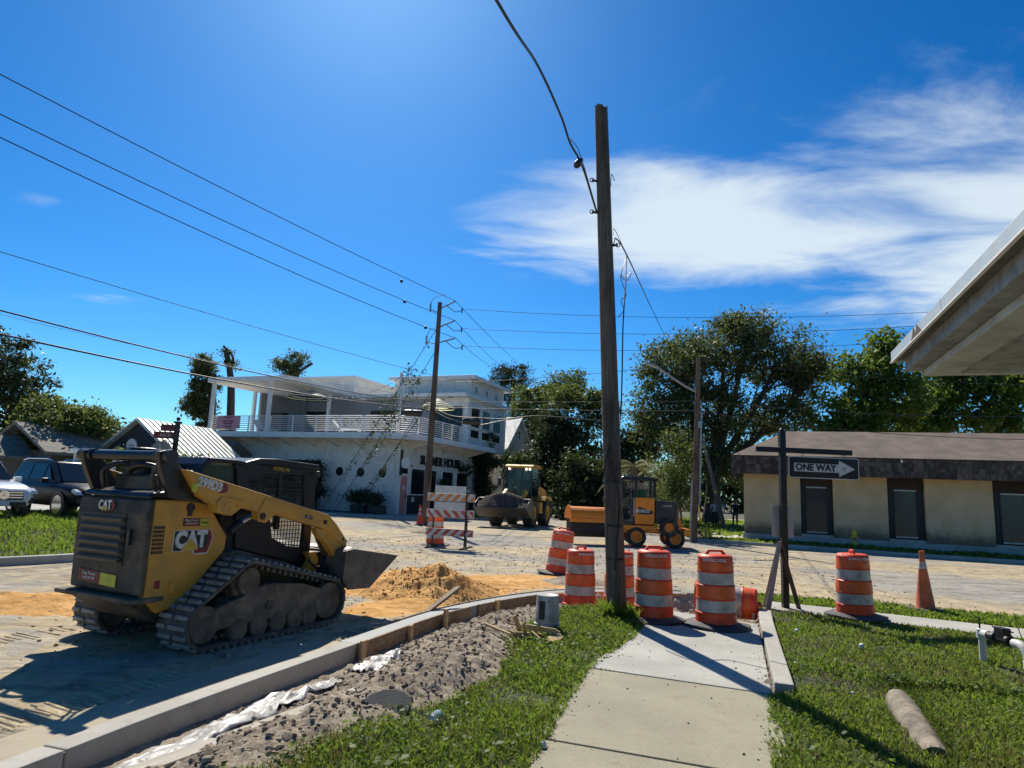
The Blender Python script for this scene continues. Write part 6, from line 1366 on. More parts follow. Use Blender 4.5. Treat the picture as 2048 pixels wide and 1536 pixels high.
q = MB(); q.lathe([(0.06, 0), (0.06, 0.08), (0.03, 0.12)], 12, (0.35, -0.3, 2.56)); q.out('beacon', M['galv'], SW); sbox('seat', 'seat', (-0.5, -1.0, 1.2), (-0.1, -0.5, 1.5), 0.05); sbox('grab_rail', 'galv', (0.08, -0.12, 1.1), (0.12, -0.08, 1.75)); sbox('fender', 'blk', (0.1, -0.3, 0.78), (0.75, -0.02, 0.95), 0.03)
spw = wheel(SW, (-1.17, 0.03, 0.74), 0.34, 0.22, M['swp_orange'], 1, 0, 0.5)
spw.name = 'spare_wheel'
# broom unit
BRM = Matrix.Rotation(rad(14), 3, 'Z')
q = MB(); hp = [(0.45 * math.cos(t), 0.45 * math.sin(t)) for t in np.linspace(rad(5), rad(150), 12)]; hi2 = [(p[0] * 0.93, p[1] * 0.93) for p in hp[::-1]]
q.prism([(a, b2 + 0.72) for a, b2 in hp + hi2], -1.0, 1.0, 'x'); q.v = [tuple(BRM @ Vector(v) + Vector((1.55, -0.35, 0.2))) for v in q.v]; q.out('broom_hood', M['swp_orange'], SW, bev=0.01)
q = MB(); q.prism([(0.5 * math.cos(t), 0.72 + 0.5 * math.sin(t)) for t in np.linspace(0, math.pi, 12)], 0.985, 1.02, 'x'); q.v = [tuple(BRM @ Vector(v) + Vector((1.55, -0.35, 0.2))) for v in q.v]; q.out('hood_end_plate', M['swp_orange'], SW)
q = MB(); q.lathe([(0.05, -0.97), (0.36, -0.97), (0.36, 0.97), (0.05, 0.97)], 26, (0, 0, 0.60), 'x'); q.v = [tuple(BRM @ Vector(v) + Vector((1.55, -0.35, 0.02))) for v in q.v]; q.out('broom', M['bristle'], SW, smooth=40)
q = MB(); q.box((0, 0.42, 0.78), (2.1, 0.06, 0.14)); q.v = [tuple(BRM @ Vector(v) + Vector((1.55, -0.35, 0.1))) for v in q.v]; q.out('broom_frame', M['swp_orange'], SW); sbox('broom_arm', 'swp_orange', (0.5, -1.0, 0.55), (1.3, -0.5, 0.72), 0.01)

# ================================================================= parked SUVs
M['car_white'] = mat('car_white_paint', (0.70, 0.71, 0.72), 0.25, var=0.02, coat=0.8); M['car_black'] = mat('car_black_paint', (0.008, 0.008, 0.010), 0.35, var=0.05, spec=0.25)
M['car_glass'] = glassmat('car_glass', (0.008, 0.009, 0.010), 0.02); M['car_glass'].node_tree.nodes['Principled BSDF'].inputs['Specular IOR Level'].default_value = 0.45; M['car_chrome'] = mat('car_chrome', (0.7, 0.7, 0.72), 0.12, 1.0, var=0.02); M['head_lens'] = glassmat('headlight_lens', (0.45, 0.47, 0.5), 0.08)
def suv(label, loc, rz, paint, star=False):
    C = thing('parked_car', label, 'car', loc, rz, group='cars parked on the raised lot')
    # lofted body: stations along x with half width and section heights
    st = [(-2.42, 0.80, 0.45, 0.95, 1.02), (-2.36, 0.90, 0.38, 1.02, 1.08), (-1.6, 0.95, 0.32, 1.02, 1.10), (-0.6, 0.96, 0.32, 1.00, 1.08), (0.5, 0.96, 0.32, 0.98, 1.06), (1.05, 0.95, 0.32, 0.97, 1.06), (1.6, 0.94, 0.32, 0.93, 1.03), (2.1, 0.90, 0.34, 0.86, 0.96), (2.36, 0.80, 0.38, 0.78, 0.86), (2.46, 0.66, 0.46, 0.72, 0.76)]
    q = MB(); V = []; n = 10
    for x, hw, z0, zs, zt in st:
        V += [(x, -hw * 0.86, z0), (x, -hw, z0 + 0.12), (x, -hw, zs - 0.1), (x, -hw * 0.95, zs), (x, -hw * 0.72, zt), (x, hw * 0.72, zt), (x, hw * 0.95, zs), (x, hw, zs - 0.1), (x, hw, z0 + 0.12), (x, hw * 0.86, z0)]
    F_ = [(i * n + k, i * n + (k + 1) % n, (i + 1) * n + (k + 1) % n, (i + 1) * n + k) for i in range(len(st) - 1) for k in range(n)] + [tuple(range(n - 1, -1, -1)), tuple(range((len(st) - 1) * n, len(st) * n))]
    q.add(V, F_); body = q.out('body', M[paint], C, smooth=50)
    b4 = [(-2.30, 0.76), (-1.9, 0.80), (0.35, 0.80), (1.18, 0.74)]; t4 = [(-2.02, 0.58), (-1.7, 0.64), (-0.1, 0.64), (0.30, 0.58)]
    V = [(x, -w, 1.04) for x, w in b4] + [(x, -w, 1.72) for x, w in t4] + [(x, w, 1.04) for x, w in b4] + [(x, w, 1.72) for x, w in t4]
    q = MB(); q.add(V, [(0, 1, 5, 4), (1, 2, 6, 5), (2, 3, 7, 6), (9, 8, 12, 13), (10, 9, 13, 14), (11, 10, 14, 15), (4, 5, 13, 12), (5, 6, 14, 13), (6, 7, 15, 14), (3, 11, 15, 7), (8, 0, 4, 12)]); q.out('cabin', M[paint], body, bev=0.04, smooth=50)
    def pane(nm, pts): q = MB(); q.poly(pts); q.out(nm, M['car_glass'], body)
    for s in (-1, 1):
        lr = lambda x, zf: (x, s * (0.81 - 0.17 * zf + 0.012), 1.04 + 0.68 * zf)
        pane('side_window', [lr(-1.95, 0.12), lr(-0.95, 0.12), lr(-0.95, 0.86), lr(-1.62, 0.86), lr(-1.85, 0.6)]); pane('side_window', [lr(-0.88, 0.12), lr(0.0, 0.12), lr(0.0, 0.86), lr(-0.88, 0.86)]); pane('side_window', [lr(0.07, 0.12), lr(0.62, 0.12), lr(0.1, 0.8), lr(0.07, 0.84)])
        q = MB(); q.tube([(-1.9, s * 0.6, 1.74), (-1.6, s * 0.6, 1.80), (-0.3, s * 0.6, 1.80), (0.0, s * 0.58, 1.73)], 0.022); q.out('roof_rail', M['car_chrome'], body)
        q = MB(); q.box((0.66, s * 1.03, 1.10), (0.16, 0.22, 0.16)); q.out('mirror', M[paint], body, bev=0.04)
        for x in (1.52, -1.48):
            q = MB(); q.lathe([(0.30, 0), (0.41, 0), (0.41, 0.02), (0.30, 0.02)], 24, (x, s * 0.955 - (0.02 if s < 0 else 0), 0.38), 'y'); q.out('wheel_arch', M['blk_plain'], body)
            w = wheel(C, (x, s * 0.86, 0.38), 0.38, 0.24, M['blk'], s, 0, 0.72)
            for k in range(10): t = 2 * math.pi * k / 10; q = MB(); q.box((x + 0.14 * math.cos(t), s * 0.965, 0.38 + 0.14 * math.sin(t)), (0.25, 0.025, 0.022), Matrix.Rotation(-t, 3, 'Y')); q.out('spoke', M['car_chrome'], w)
            q = MB(); q.lathe([(0.262, -0.02), (0.285, -0.02), (0.285, 0.02), (0.262, 0.02)], 24, (x, s * 0.96, 0.38), 'y'); q.out('rim_edge', M['car_chrome'], w)
        q = MB(); q.prism([(1.98, 0.80), (2.34, 0.70), (2.44, 0.70), (2.36, 0.80), (2.15, 0.88)], s * 0.58, s * 0.88, 'y'); q.out('headlight', M['head_lens'], body, bev=0.02)
        q = MB(); q.box((2.38, s * 0.70, 0.52), (0.10, 0.20, 0.16)); q.out('bumper_vent', M['blk_plain'], body, bev=0.02); pbox('chrome_strip', M['car_chrome'], (2.40, s * 0.60 - 0.02, 0.44), (2.455, s * 0.60 + 0.02, 0.64), body)
    pane('windscreen', [(1.15, -0.70, 1.09), (1.15, 0.70, 1.09), (0.36, 0.56, 1.68), (0.36, -0.56, 1.68)])
    q = MB(); q.box((2.455, 0, 0.66), (0.04, 1.02, 0.26), (0, rad(-8), 0)); gr = q.out('grille', M['blk_plain'], body, bev=0.02)
    for z in (0.60, 0.67, 0.74): pbox('grille_bar', M['car_chrome'], (2.475, -0.48, z - 0.015), (2.49, 0.48, z + 0.015), gr)
    q = MB(); q.box((2.46, 0, 0.42), (0.06, 1.2, 0.10)); q.out('lower_intake', M['blk_plain'], body); pbox('number_plate', M['decal_white'], (2.49, -0.16, 0.38), (2.50, 0.16, 0.50), body)
    if star:
        q = MB(); q.lathe([(0.105, 0), (0.125, 0), (0.125, 0.02), (0.105, 0.02)], 24, (2.495, 0, 0.67), 'x'); em = q.out('emblem', M['car_chrome'], gr)
        for k in range(3): t = math.pi / 2 + 2 * math.pi * k / 3; q = MB(); q.prism([(-0.025, 0), (0.025, 0), (0, 0.11)], 2.50, 2.515, 'x'); q.v = [(v[0], v[1] * math.sin(t) + v[2] * math.cos(t), 0.67 + v[2] * math.sin(t) - v[1] * math.cos(t)) for v in q.v]; q.out('emblem_spoke', M['car_chrome'], gr)
    return C
_c1 = (-13.861,21.099,0.425); suv('black parked SUV with a glinting windscreen behind the track loader', (_c1[0] - 0.84, _c1[1] + 1.52, 0.425), math.atan2(-0.52, 0.85), 'car_black')
_c2 = (-13.86,19.935,0.425); suv('white parked SUV with round star emblem at the left edge', (_c2[0] - 2.48, _c2[1] + 0.53, 0.425), math.atan2(-0.52, 0.85), 'car_white', True)

# ================================================================= people
def person(label, loc, rz, shirt, trousers, hair, phase=1, sit=False, scale=1.0):
    P_ = thing('person', label, 'person', loc, rz, group='people walking under the oak')
    a = 0.22 * phase
    J = [(0, 0, 0.95), (0, 0, 1.12), (0, 0, 1.32), (0, 0, 1.46), (0.01, 0, 1.54), (0.02, 0, 1.64), (0.02, 0, 1.72),
         (0, 0.19, 1.42), (-a * 0.3, 0.24, 1.16), (a * 0.3 + 0.08, 0.24, 0.93), (a * 0.3 + 0.12, 0.235, 0.84), (0, -0.19, 1.42), (a * 0.3, -0.24, 1.16), (-a * 0.3 + 0.08, -0.24, 0.93), (-a * 0.3 + 0.1, -0.235, 0.84),
         (0, 0.10, 0.90), (a * 0.8, 0.11, 0.50), (a * 0.9, 0.11, 0.09), (a * 0.9 + 0.15, 0.12, 0.04), (0, -0.10, 0.90), (-a * 0.5, -0.11, 0.50), (-a * 1.5, -0.11, 0.11), (-a * 1.5 + 0.14, -0.12, 0.04)]
    E_ = [(0, 1), (1, 2), (2, 3), (3, 4), (4, 5), (5, 6), (3, 7), (7, 8), (8, 9), (9, 10), (3, 11), (11, 12), (12, 13), (13, 14), (0, 15), (15, 16), (16, 17), (17, 18), (0, 19), (19, 20), (20, 21), (21, 22)]
    R_ = [(0.15, 0.11), (0.145, 0.10), (0.17, 0.115), (0.12, 0.09), (0.055, 0.055), (0.085, 0.095), (0.07, 0.08), (0.07, 0.07), (0.048, 0.048), (0.036, 0.036), (0.035, 0.03), (0.07, 0.07), (0.048, 0.048), (0.036, 0.036), (0.035, 0.03), (0.095, 0.095), (0.065, 0.065), (0.045, 0.045), (0.04, 0.03), (0.095, 0.095), (0.065, 0.065), (0.045, 0.045), (0.04, 0.03)]
    me = bpy.data.meshes.new('body'); me.from_pydata(J, E_, []); o = bpy.data.objects.new('body', me); COL.objects.link(o); o.parent = P_
    sk_ = o.modifiers.new('skin', 'SKIN'); me.skin_vertices or None
    for i, r in enumerate(R_): me.skin_vertices[0].data[i].radius = r
    me.skin_vertices[0].data[0].use_root = True; ss = o.modifiers.new('sub', 'SUBSURF'); ss.levels = ss.render_levels = 2
    bpy.context.view_layer.update(); m2_ = bpy.data.meshes.new_from_object(o.evaluated_get(bpy.context.evaluated_depsgraph_get())); o.modifiers.clear(); o.data = m2_
    for k in (shirt, trousers, 'skin', hair): m2_.materials.append(M[k])
    mi = []
    for p in m2_.polygons:
        c = p.center; r = math.hypot(c.x, c.y)
        if c.z > 1.69 or (c.z > 1.55 and c.x < -0.02): k = 3
        elif c.z > 1.47: k = 2
        elif c.z < 0.08: k = 3
        elif abs(c.y) > 0.205 and c.z < 1.22: k = 2
        elif c.z > 0.98: k = 0
        else: k = 1
        mi.append(k); p.use_smooth = True
    m2_.polygons.foreach_set('material_index', mi); P_.scale = (scale,) * 3; return P_
M['cl_white'] = mat('white_shirt', (0.55, 0.52, 0.56), 0.9); M['cl_black'] = mat('black_shirt', (0.015, 0.015, 0.02), 0.9); M['cl_dark'] = mat('dark_trousers', (0.03, 0.03, 0.04), 0.9); M['cl_tan'] = mat('tan_trousers', (0.17, 0.13, 0.09), 0.9); M['hair'] = mat('dark_hair', (0.02, 0.014, 0.01), 0.7)
_q = rad(-110)
person('person in a white top and dark trousers walking on the shaded path', (13.55, 44.0, 0.12), _q, 'cl_white', 'cl_dark', 'hair', 1)
person('person in a pale shirt walking behind the other two', (14.45, 45.6, 0.12), _q, 'cl_white', 'cl_dark', 'hair', -1)
person('person in a black shirt and tan trousers beside the tan office', (14.75, 43.6, 0.12), _q, 'cl_black', 'cl_tan', 'hair', -1)
op = thing('person', 'sweeper operator in a green vest seated in the black cab', 'person', (4.82 + 0.30, 25.75, 1.05), rad(176))
q = MB(); q.lathe([(0.02, 0.40), (0.17, 0.42), (0.20, 0.55), (0.23, 0.80), (0.20, 0.98), (0.10, 1.05), (0.06, 1.08), (0.062, 1.12), (0.095, 1.18), (0.105, 1.27), (0.08, 1.36), (0.02, 1.39)], 16); ob = q.out('body', [M['hivis'], M['skin'], M['hair']], op, smooth=60); ob.data.polygons.foreach_set('material_index', [0 if p.center.z < 1.06 else (1 if p.center.z < 1.28 else 2) for p in ob.data.polygons])

# ================================================================= foliage
M['leaf_oak'] = leafmat('oak_leaf', (0.038, 0.054, 0.024), (0.13, 0.155, 0.065), 0.40)
M['leaf_dark'] = leafmat('dark_leaf', (0.020, 0.034, 0.015), (0.07, 0.095, 0.04), 0.28)
M['leaf_bright'] = leafmat('bright_leaf', (0.05, 0.09, 0.018), (0.15, 0.21, 0.045), 0.45)
M['leaf_mid'] = leafmat('mid_leaf', (0.045, 0.07, 0.022), (0.15, 0.18, 0.06), 0.4)
M['leaf_pine'] = leafmat('pine_needle', (0.018, 0.034, 0.018), (0.055, 0.075, 0.035), 0.2)
M['leaf_palm'] = leafmat('palm_frond', (0.06, 0.085, 0.025), (0.20, 0.19, 0.07), 0.35)
M['bark'] = mat('bark', (0.075, 0.06, 0.048), 0.9, var=0.35, sc=3, bump=0.6, bsc=12, bd=0.05, st=(3, 3, 0.6))
M['bark_pale'] = mat('pale_bark', (0.17, 0.145, 0.12), 0.9, var=0.3, sc=3, bump=0.5, bsc=14, bd=0.04)
def leaves(name, P, size, m, par, up=0.35, asp=0.5, seed=1):
    rg = np.random.default_rng(seed); n = len(P)
    N_ = rg.normal(size=(n, 3)); N_[:, 2] += up * 2; N_ /= np.linalg.norm(N_, axis=1)[:, None]
    T = rg.normal(size=(n, 3)); T -= (T * N_).sum(1)[:, None] * N_; T /= np.linalg.norm(T, axis=1)[:, None]; B = np.cross(N_, T)
    L = (size * (0.45 + 1.2 * rg.random(n) ** 1.5))[:, None]; W_ = L * asp
    V = np.stack([P - T * L * 0.5, P + B * W_ * 0.5 + N_ * L * 0.08, P + T * L * 0.5, P - B * W_ * 0.5 + N_ * L * 0.08], 1).reshape(-1, 3)
    return npmesh(name, V, np.arange(n * 4).reshape(n, 4), m, par)
def clump_pts(blobs, per, rc, seed, shell=0.55):
    """blobs: (cx,cy,cz,rx,ry,rz,nclumps) -> leaf positions and clump centres"""
    rg = np.random.default_rng(seed); out = []; cen = []
    for cx, cy, cz, rx, ry, rz, nc in blobs:
        d = rg.normal(size=(nc, 3)); d /= np.linalg.norm(d, axis=1)[:, None]; r = (shell + (1 - shell) * rg.random(nc) ** 0.6) * (0.8 + 0.35 * rg.random(nc))
        c = np.array([cx, cy, cz]) + d * r[:, None] * np.array([rx, ry, rz]); c = c[c[:, 2] > 0.3]; cen.append(c)
        k = (per * (0.4 + 1.2 * rg.random(len(c)))).astype(int); R = rc * (0.6 + 0.8 * rg.random(len(c)))
        idx = np.repeat(np.arange(len(c)), k); o = rg.normal(size=(len(idx), 3)) * 0.5 * np.array([1, 1, 0.7]); out.append(c[idx] + o * R[idx][:, None])
    return np.concatenate(out), np.concatenate(cen)
def tree(name, label, base, blobs, per=90, rc=0.8, size=0.22, m='leaf_oak', r0=0.35, seed=1, bark='bark', twigs=60, trunk_top=None, group=None, shell=0.5, asp=0.5, up=0.35, cat='tree'):
    """blobs are relative to base"""
    T = thing(name, label, cat, base, group=group); rg = np.random.default_rng(seed + 99)
    P, cen = clump_pts(blobs, per, rc, seed, shell); leaves('crown', P, size, M[m], T, up, asp, seed)
    q = MB(); tt = Vector(trunk_top) if trunk_top else Vector((blobs[0][0] * 0.4, blobs[0][1] * 0.4, max(1.0, blobs[0][2] - blobs[0][5] * 0.7)))
    tp = spline([(0, 0, -0.2), tuple(tt * 0.5 + Vector((0.08 * r0 * 3, 0, 0))), tuple(tt)], 5); q.tube(tp, [r0 * (1.15 - 0.35 * i / (len(tp) - 1)) for i in range(len(tp))], 10)
    q.out('trunk', M[bark], T, smooth=60); q = MB()
    for b_ in blobs:
        c = Vector(b_[:3]); md = tt.lerp(c, 0.55) + Vector((0, 0, -0.06 * (c - tt).length)); sp3 = spline([tuple(tt - Vector((0, 0, 0.3))), tuple(md), tuple(c)], 5); q.tube(sp3, [r0 * 0.6 * (1 - 0.75 * i / (len(sp3) - 1)) for i in range(len(sp3))], 7)
    near = [Vector(b_[:3]) for b_ in blobs]
    for i in rg.choice(len(cen), min(twigs, len(cen)), replace=False):
        c = Vector(cen[i]); s = min(near, key=lambda v: (v - c).length); a = tt.lerp(s, 0.5 + 0.5 * rg.random()); q.tube(spline([tuple(a), tuple(a.lerp(c, 0.5) + Vector((0, 0, 0.2 * rg.normal()))), tuple(c)], 3), [r0 * 0.16, r0 * 0.14, r0 * 0.12, r0 * 0.1, r0 * 0.08, r0 * 0.05, r0 * 0.03], 5)
    q.out('limbs', M[bark], T, smooth=60); return T
def rel(base, px, rx, ry, rz, n): return (px[0] - base[0], px[1] - base[1], px[2] - base[2], rx, ry, rz, n)
# big live oak behind the office
B0 = (15.0, 50.0, 0.0)
def bl(base, *rows): return [rel(base, p, rx, ry, rz, n) for p, rx, ry, rz, n in rows]
tree('oak_tree', 'huge spreading dark oak behind the sweeper and the tan office', B0, bl(B0, ((16.267,50,13.272), 3.6, 3.4, 2.3, 80), ((12.172,49,11.531), 2.7, 3.0, 2.2, 62), ((20.902,51,12.892), 3.2, 3.0, 2.2, 66), ((23.408,51,11.412), 2.2, 2.4, 1.6, 34), ((11.072,49,7.894), 2.4, 2.8, 2.0, 52), ((15.467,50,8.201), 3.4, 3.2, 2.4, 76), ((20.809,51,8.55), 3.0, 3.0, 1.7, 54), ((13.301,49,4.666), 2.6, 2.6, 2.0, 48), ((17.67,51,4.949), 2.4, 2.6, 2.0, 40), ((18.22,50,15.14), 2.2, 2.2, 1.1, 30)), 120, 1.05, 0.25, 'leaf_oak', 0.55, 3, twigs=190, trunk_top=(0.3, 0, 4.2), shell=0.4)
# bright trees behind the office roof, right
for k, (px, Y, rows, lb) in enumerate(((1760, 44, [(1745, 750, 2.2, 1.9, 34), (1720, 830, 2.0, 1.6, 30), (1780, 700, 1.6, 1.3, 22), (1790, 810, 2.2, 2.0, 34), (1690, 855, 1.5, 1.1, 16)], 'bright green leafy tree above the left part of the office roof'), (1900, 46, [(1880, 790, 2.6, 2.3, 44), (1930, 740, 2.2, 2.0, 34), (1850, 850, 2.0, 1.5, 26)], 'dense green tree behind the middle of the office roof'), (2030, 44, [(2010, 790, 2.4, 2.2, 40), (2060, 740, 2.4, 2.2, 34), (1985, 845, 1.6, 1.2, 20)], 'sunlit green tree behind the office roof at the right edge'))):
    p = AT0(px, Y); b_ = (p, Y, 0.0); tree('leafy_tree', lb, b_, bl(b_, *[((at_x(x, y, Y)), r, r, rz, n) for x, y, r, rz, n in rows]), 110, 0.85, 0.27, 'leaf_bright', 0.22, 20 + k, twigs=40, group='trees behind the tan office', shell=0.35, asp=0.7)
# dark mass behind loader and sweeper
for k, (px, Y, rows, m, lb) in enumerate((
    (1090, 57, [(1080, 930, 2.6, 2.6, 44), (1110, 860, 2.2, 2.0, 34), (1075, 1010, 2.6, 1.8, 30)], 'leaf_dark', 'dark dense tree just behind the wheel loader cab'),
    (1150, 60, [(1150, 880, 2.6, 2.6, 44), (1190, 820, 2.0, 2.2, 30), (1150, 960, 3.0, 2.6, 46), (1130, 800, 1.6, 1.6, 20)], 'leaf_mid', 'tall mixed tree left of the near wooden pole'),
    (1180, 50, [(1170, 960, 2.4, 2.4, 40), (1160, 1020, 2.6, 1.5, 30), (1215, 990, 1.8, 2.0, 30)], 'leaf_dark', 'low dark tree between loader and sweeper'),
    (1250, 56, [(1255, 920, 2.0, 2.2, 34), (1235, 970, 2.4, 2.2, 36), (1290, 890, 1.8, 1.8, 26)], 'leaf_oak', 'dark tree filling the gap right of the near pole'),
    (1085, 66, [(1070, 810, 2.2, 2.0, 34), (1110, 780, 1.9, 1.6, 26), (1150, 770, 1.4, 1.4, 12), (1060, 860, 2.4, 2.0, 34)], 'leaf_mid', 'sunlit broadleaf tree behind the gabled house'))):
    b_ = (AT0(px, Y), Y, 0.0); tree('shade_tree', lb, b_, bl(b_, *[((at_x(x, y, Y)), r, r, rz, n) for x, y, r, rz, n in rows]), 130, 0.9, 0.30, m, 0.25, 40 + k, twigs=30, group='trees filling the far end of the street', shell=0.3)
# round pine right of the restaurant
b_ = (AT0(1022, 78), 78.0, 0.0); tree('pine_tree', 'round topped pine rising behind the restaurant roof', b_, bl(b_, *[((at_x(x, y, 78.0)), r, r, rz, n) for x, y, r, rz, n in ((1020, 745, 2.3, 1.1, 34), (1000, 768, 1.4, 0.8, 16), (1040, 768, 1.6, 0.8, 18), (1020, 790, 2.0, 1.2, 20), (1015, 825, 1.2, 1.4, 12))]), 110, 0.7, 0.30, 'leaf_pine', 0.28, 61, twigs=50, shell=0.45, asp=0.25)
# ivy-hung trunk and broken tree behind the deck
b_ = (AT0(415, 58), 58.0, 0.0); tree('ivy_tree', 'ivy covered leaning tree at the left end of the restaurant', b_, bl(b_, *[((at_x(x, y, 58.0)), r, r, rz, n) for x, y, r, rz, n in ((405, 730, 1.2, 1.1, 26), (398, 775, 1.1, 1.2, 24), (385, 810, 1.3, 0.9, 16), (410, 830, 0.9, 1.6, 26), (425, 760, 0.9, 1.0, 14), (430, 860, 1.2, 1.2, 20))]), 110, 0.55, 0.24, 'leaf_oak', 0.30, 66, twigs=40, shell=0.2)
T = thing('broken_tree', 'bare broken trunk with ivy stub beside the ivy tree', 'tree', (AT0(455, 60), 60.0, 0)); o_ = Vector(T.location)
q = MB()
def wpt(x, y, Y): return tuple(Vector(at_x(x, y, Y)) - o_)
q.tube(spline([(0, 0, 0), wpt(462, 800, 60), wpt(460, 745, 60), wpt(452, 700, 60)], 5), [0.4 - 0.012 * i for i in range(16)], 9); q.out('trunk', M['bark'], T, smooth=60)
q = MB(); q.tube(spline([wpt(460, 740, 60), wpt(466, 715, 60), wpt(447, 692, 60)], 4), 0.11, 6); q.out('limb', M['bark'], T, smooth=60); q = MB(); q.tube([wpt(460, 735, 60), wpt(473, 722, 60)], 0.08, 6); q.out('limb', M['bark'], T)
P, _c = clump_pts([(*wpt(462, 725, 60), 0.5, 0.5, 0.5, 8), (*wpt(455, 705, 60), 0.3, 0.3, 0.3, 4)], 60, 0.5, 5); leaves('crown', P, 0.2, M['leaf_oak'], T, seed=5)
b_ = (AT0(590, 66), 66.0, 0.0); tree('regrown_tree', 'pruned tree stub regrowing leaves above the deck roof', b_, bl(b_, *[((at_x(x, y, 66.0)), r, r, rz, n) for x, y, r, rz, n in ((565, 728, 1.2, 0.8, 20), (597, 715, 0.8, 0.9, 16), (580, 742, 1.4, 0.8, 18))]), 80, 0.5, 0.22, 'leaf_oak', 0.3, 71, twigs=26, shell=0.3)
q = MB(); q.tube(spline([at_x(580, 752, 66), at_x(600, 742, 66), at_x(625, 726, 66)], 5), 0.16, 7); o = q.out('limb', M['bark'], None, smooth=60)
_rt = [x for x in bpy.data.objects if x.name.startswith('regrown_tree')][0]; o.parent = _rt; o.location = -Vector(_rt.location)
# left background trees
for k, (px, Y, rows, m, lb) in enumerate((
    (10, 44, [(0, 720, 2.4, 1.9, 40), (40, 790, 2.2, 2.0, 36), (-10, 800, 2.4, 2.2, 34), (20, 860, 2.6, 1.8, 30)], 'leaf_dark', 'tall dark tree at the left edge behind the white car'),
    (130, 38, [(140, 850, 2.0, 1.2, 40), (100, 870, 1.8, 1.2, 34), (185, 865, 1.3, 0.9, 20), (120, 905, 2.0, 0.9, 26), (90, 820, 1.0, 0.7, 12)], 'leaf_mid', 'loose crowned tree above the black car'),
    (60, 46, [(60, 880, 2.6, 1.6, 36), (30, 920, 2.4, 1.4, 30)], 'leaf_mid', 'low green tree between the left edge tree and the loose crowned tree'),
    (255, 72, [(255, 872, 2.0, 1.0, 20), (275, 885, 1.4, 0.8, 12), (235, 880, 1.2, 0.6, 10)], 'leaf_pine', 'small far pine left of the dark gable'))):
    b_ = (AT0(px, Y), Y, 0.0); tree('shade_tree', lb, b_, bl(b_, *[((at_x(x, y, Y)), r, r, rz, n) for x, y, r, rz, n in rows]), 110, 0.7, 0.24, m, 0.2, 80 + k, twigs=60, group='trees in the left background', shell=0.35)
# palms behind the sweeper
def palm(label, base, h, n, L, seed, m='leaf_palm'):
    T = thing('palm_tree', label, 'palm', base, group='palms behind the sweeper'); rg = np.random.default_rng(seed)
    q = MB(); q.tube([(0, 0, -0.1), (0.05, 0, h * 0.5), (0, 0, h)], [0.24, 0.2, 0.22], 10); q.out('trunk', M['bark_pale'], T, smooth=60); V = []; F_ = []
    for k in range(n):
        a = 2 * math.pi * k / n + rg.uniform(-0.2, 0.2); el = rg.uniform(-0.3, 1.1); l = L * rg.uniform(0.8, 1.1); d = np.array([math.cos(a), math.sin(a), 0]); side = np.array([-d[1], d[0], 0]); prev = None
        for i in range(24):
            t = i / 23; c = np.array([0, 0, h]) + d * l * t * math.cos(el) ** 0.5 + np.array([0, 0, l * (math.sin(el) * t - 0.75 * t * t)])
            lw = 0.45 * math.sin(math.pi * min(0.97, t * 0.9 + 0.08))
            for s in (-1, 1):
                tip = c + side * s * lw + d * 0.18 + np.array([0, 0, -0.22 * lw - 0.06]); b0 = len(V); w = d * 0.035
                V += [c - w, c + w, tip]; F_.append((b0, b0 + 1, b0 + 2))
    npmesh('fronds', np.array(V), np.array(F_), M[m], T); return T
palm('palm with arching fronds just above the sweeper cab', (AT0(1268, 41), 41.0, 0), 3.6, 26, 2.3, 3); palm('yellowing palm right of the sweeper cab under the oak', (AT0(1318, 43), 43.0, 0), 3.4, 24, 2.2, 8)
# slender street tree beside the lamp post
b_ = (AT0(1366, 32), 32.0, 0.0); tree('street_tree', 'slender open street tree between sweeper and lamp post', b_, bl(b_, *[((at_x(x, y, 32.0)), r, r, rz, n) for x, y, r, rz, n in ((1345, 960, 1.1, 0.9, 40), (1370, 920, 0.9, 0.8, 26), (1335, 1000, 0.9, 0.6, 20), (1375, 985, 0.8, 0.7, 18), (1350, 880, 0.7, 0.7, 12))]), 60, 0.42, 0.13, 'leaf_mid', 0.05, 91, twigs=90, shell=0.2)
# shrubs by the restaurant
def shrub(label, base, rows, m='leaf_dark', size=0.14, seed=1, per=120, rc=0.45, cat='shrub', up=0.3, nm='shrub', group='shrubs round the restaurant'):
    T = thing(nm, label, cat, base, group=group); P, cen = clump_pts(rows, per, rc, seed, 0.3); P = P[P[:, 2] > 0.0]; leaves('foliage', P, size, M[m], T, up, 0.45, seed); q = MB(); rg = np.random.default_rng(seed)
    for i in rg.choice(len(cen), min(14, len(cen)), replace=False): q.tube([(0, 0, 0), tuple(cen[i] * 0.5 + np.array([0, 0, 0.1])), tuple(cen[i])], [0.04, 0.03, 0.012], 5)
    q.out('stems', M['bark'], T); return T
c = loc2(SHO, 22, (-1.2, 6.0)); shrub('large dark shrub against the restaurant wall left of the portholes', (*c, 0.05), [(0, 0, 1.3, 1.1, 1.1, 1.3, 40), (0.1, 0, 2.6, 0.8, 0.8, 0.8, 18)], seed=3)
for i, (y, lb) in enumerate(((2.3, 'dark potted shrub under the middle porthole'), (0.9, 'dark potted shrub beside the pink door'))):
    c = loc2(SHO, 22, (-0.9, y)); shrub(lb, (*c, 0.55), [(0, 0, 0.35, 0.6, 0.6, 0.5, 24)], seed=6 + i, nm='potted_shrub')
    T = [x for x in bpy.data.objects if x.get('label') == lb][0]; q = MB(); q.box((0, 0, -0.24), (0.95, 0.95, 0.5)); q.out('planter', M['dark_paint'], T, bev=0.02)
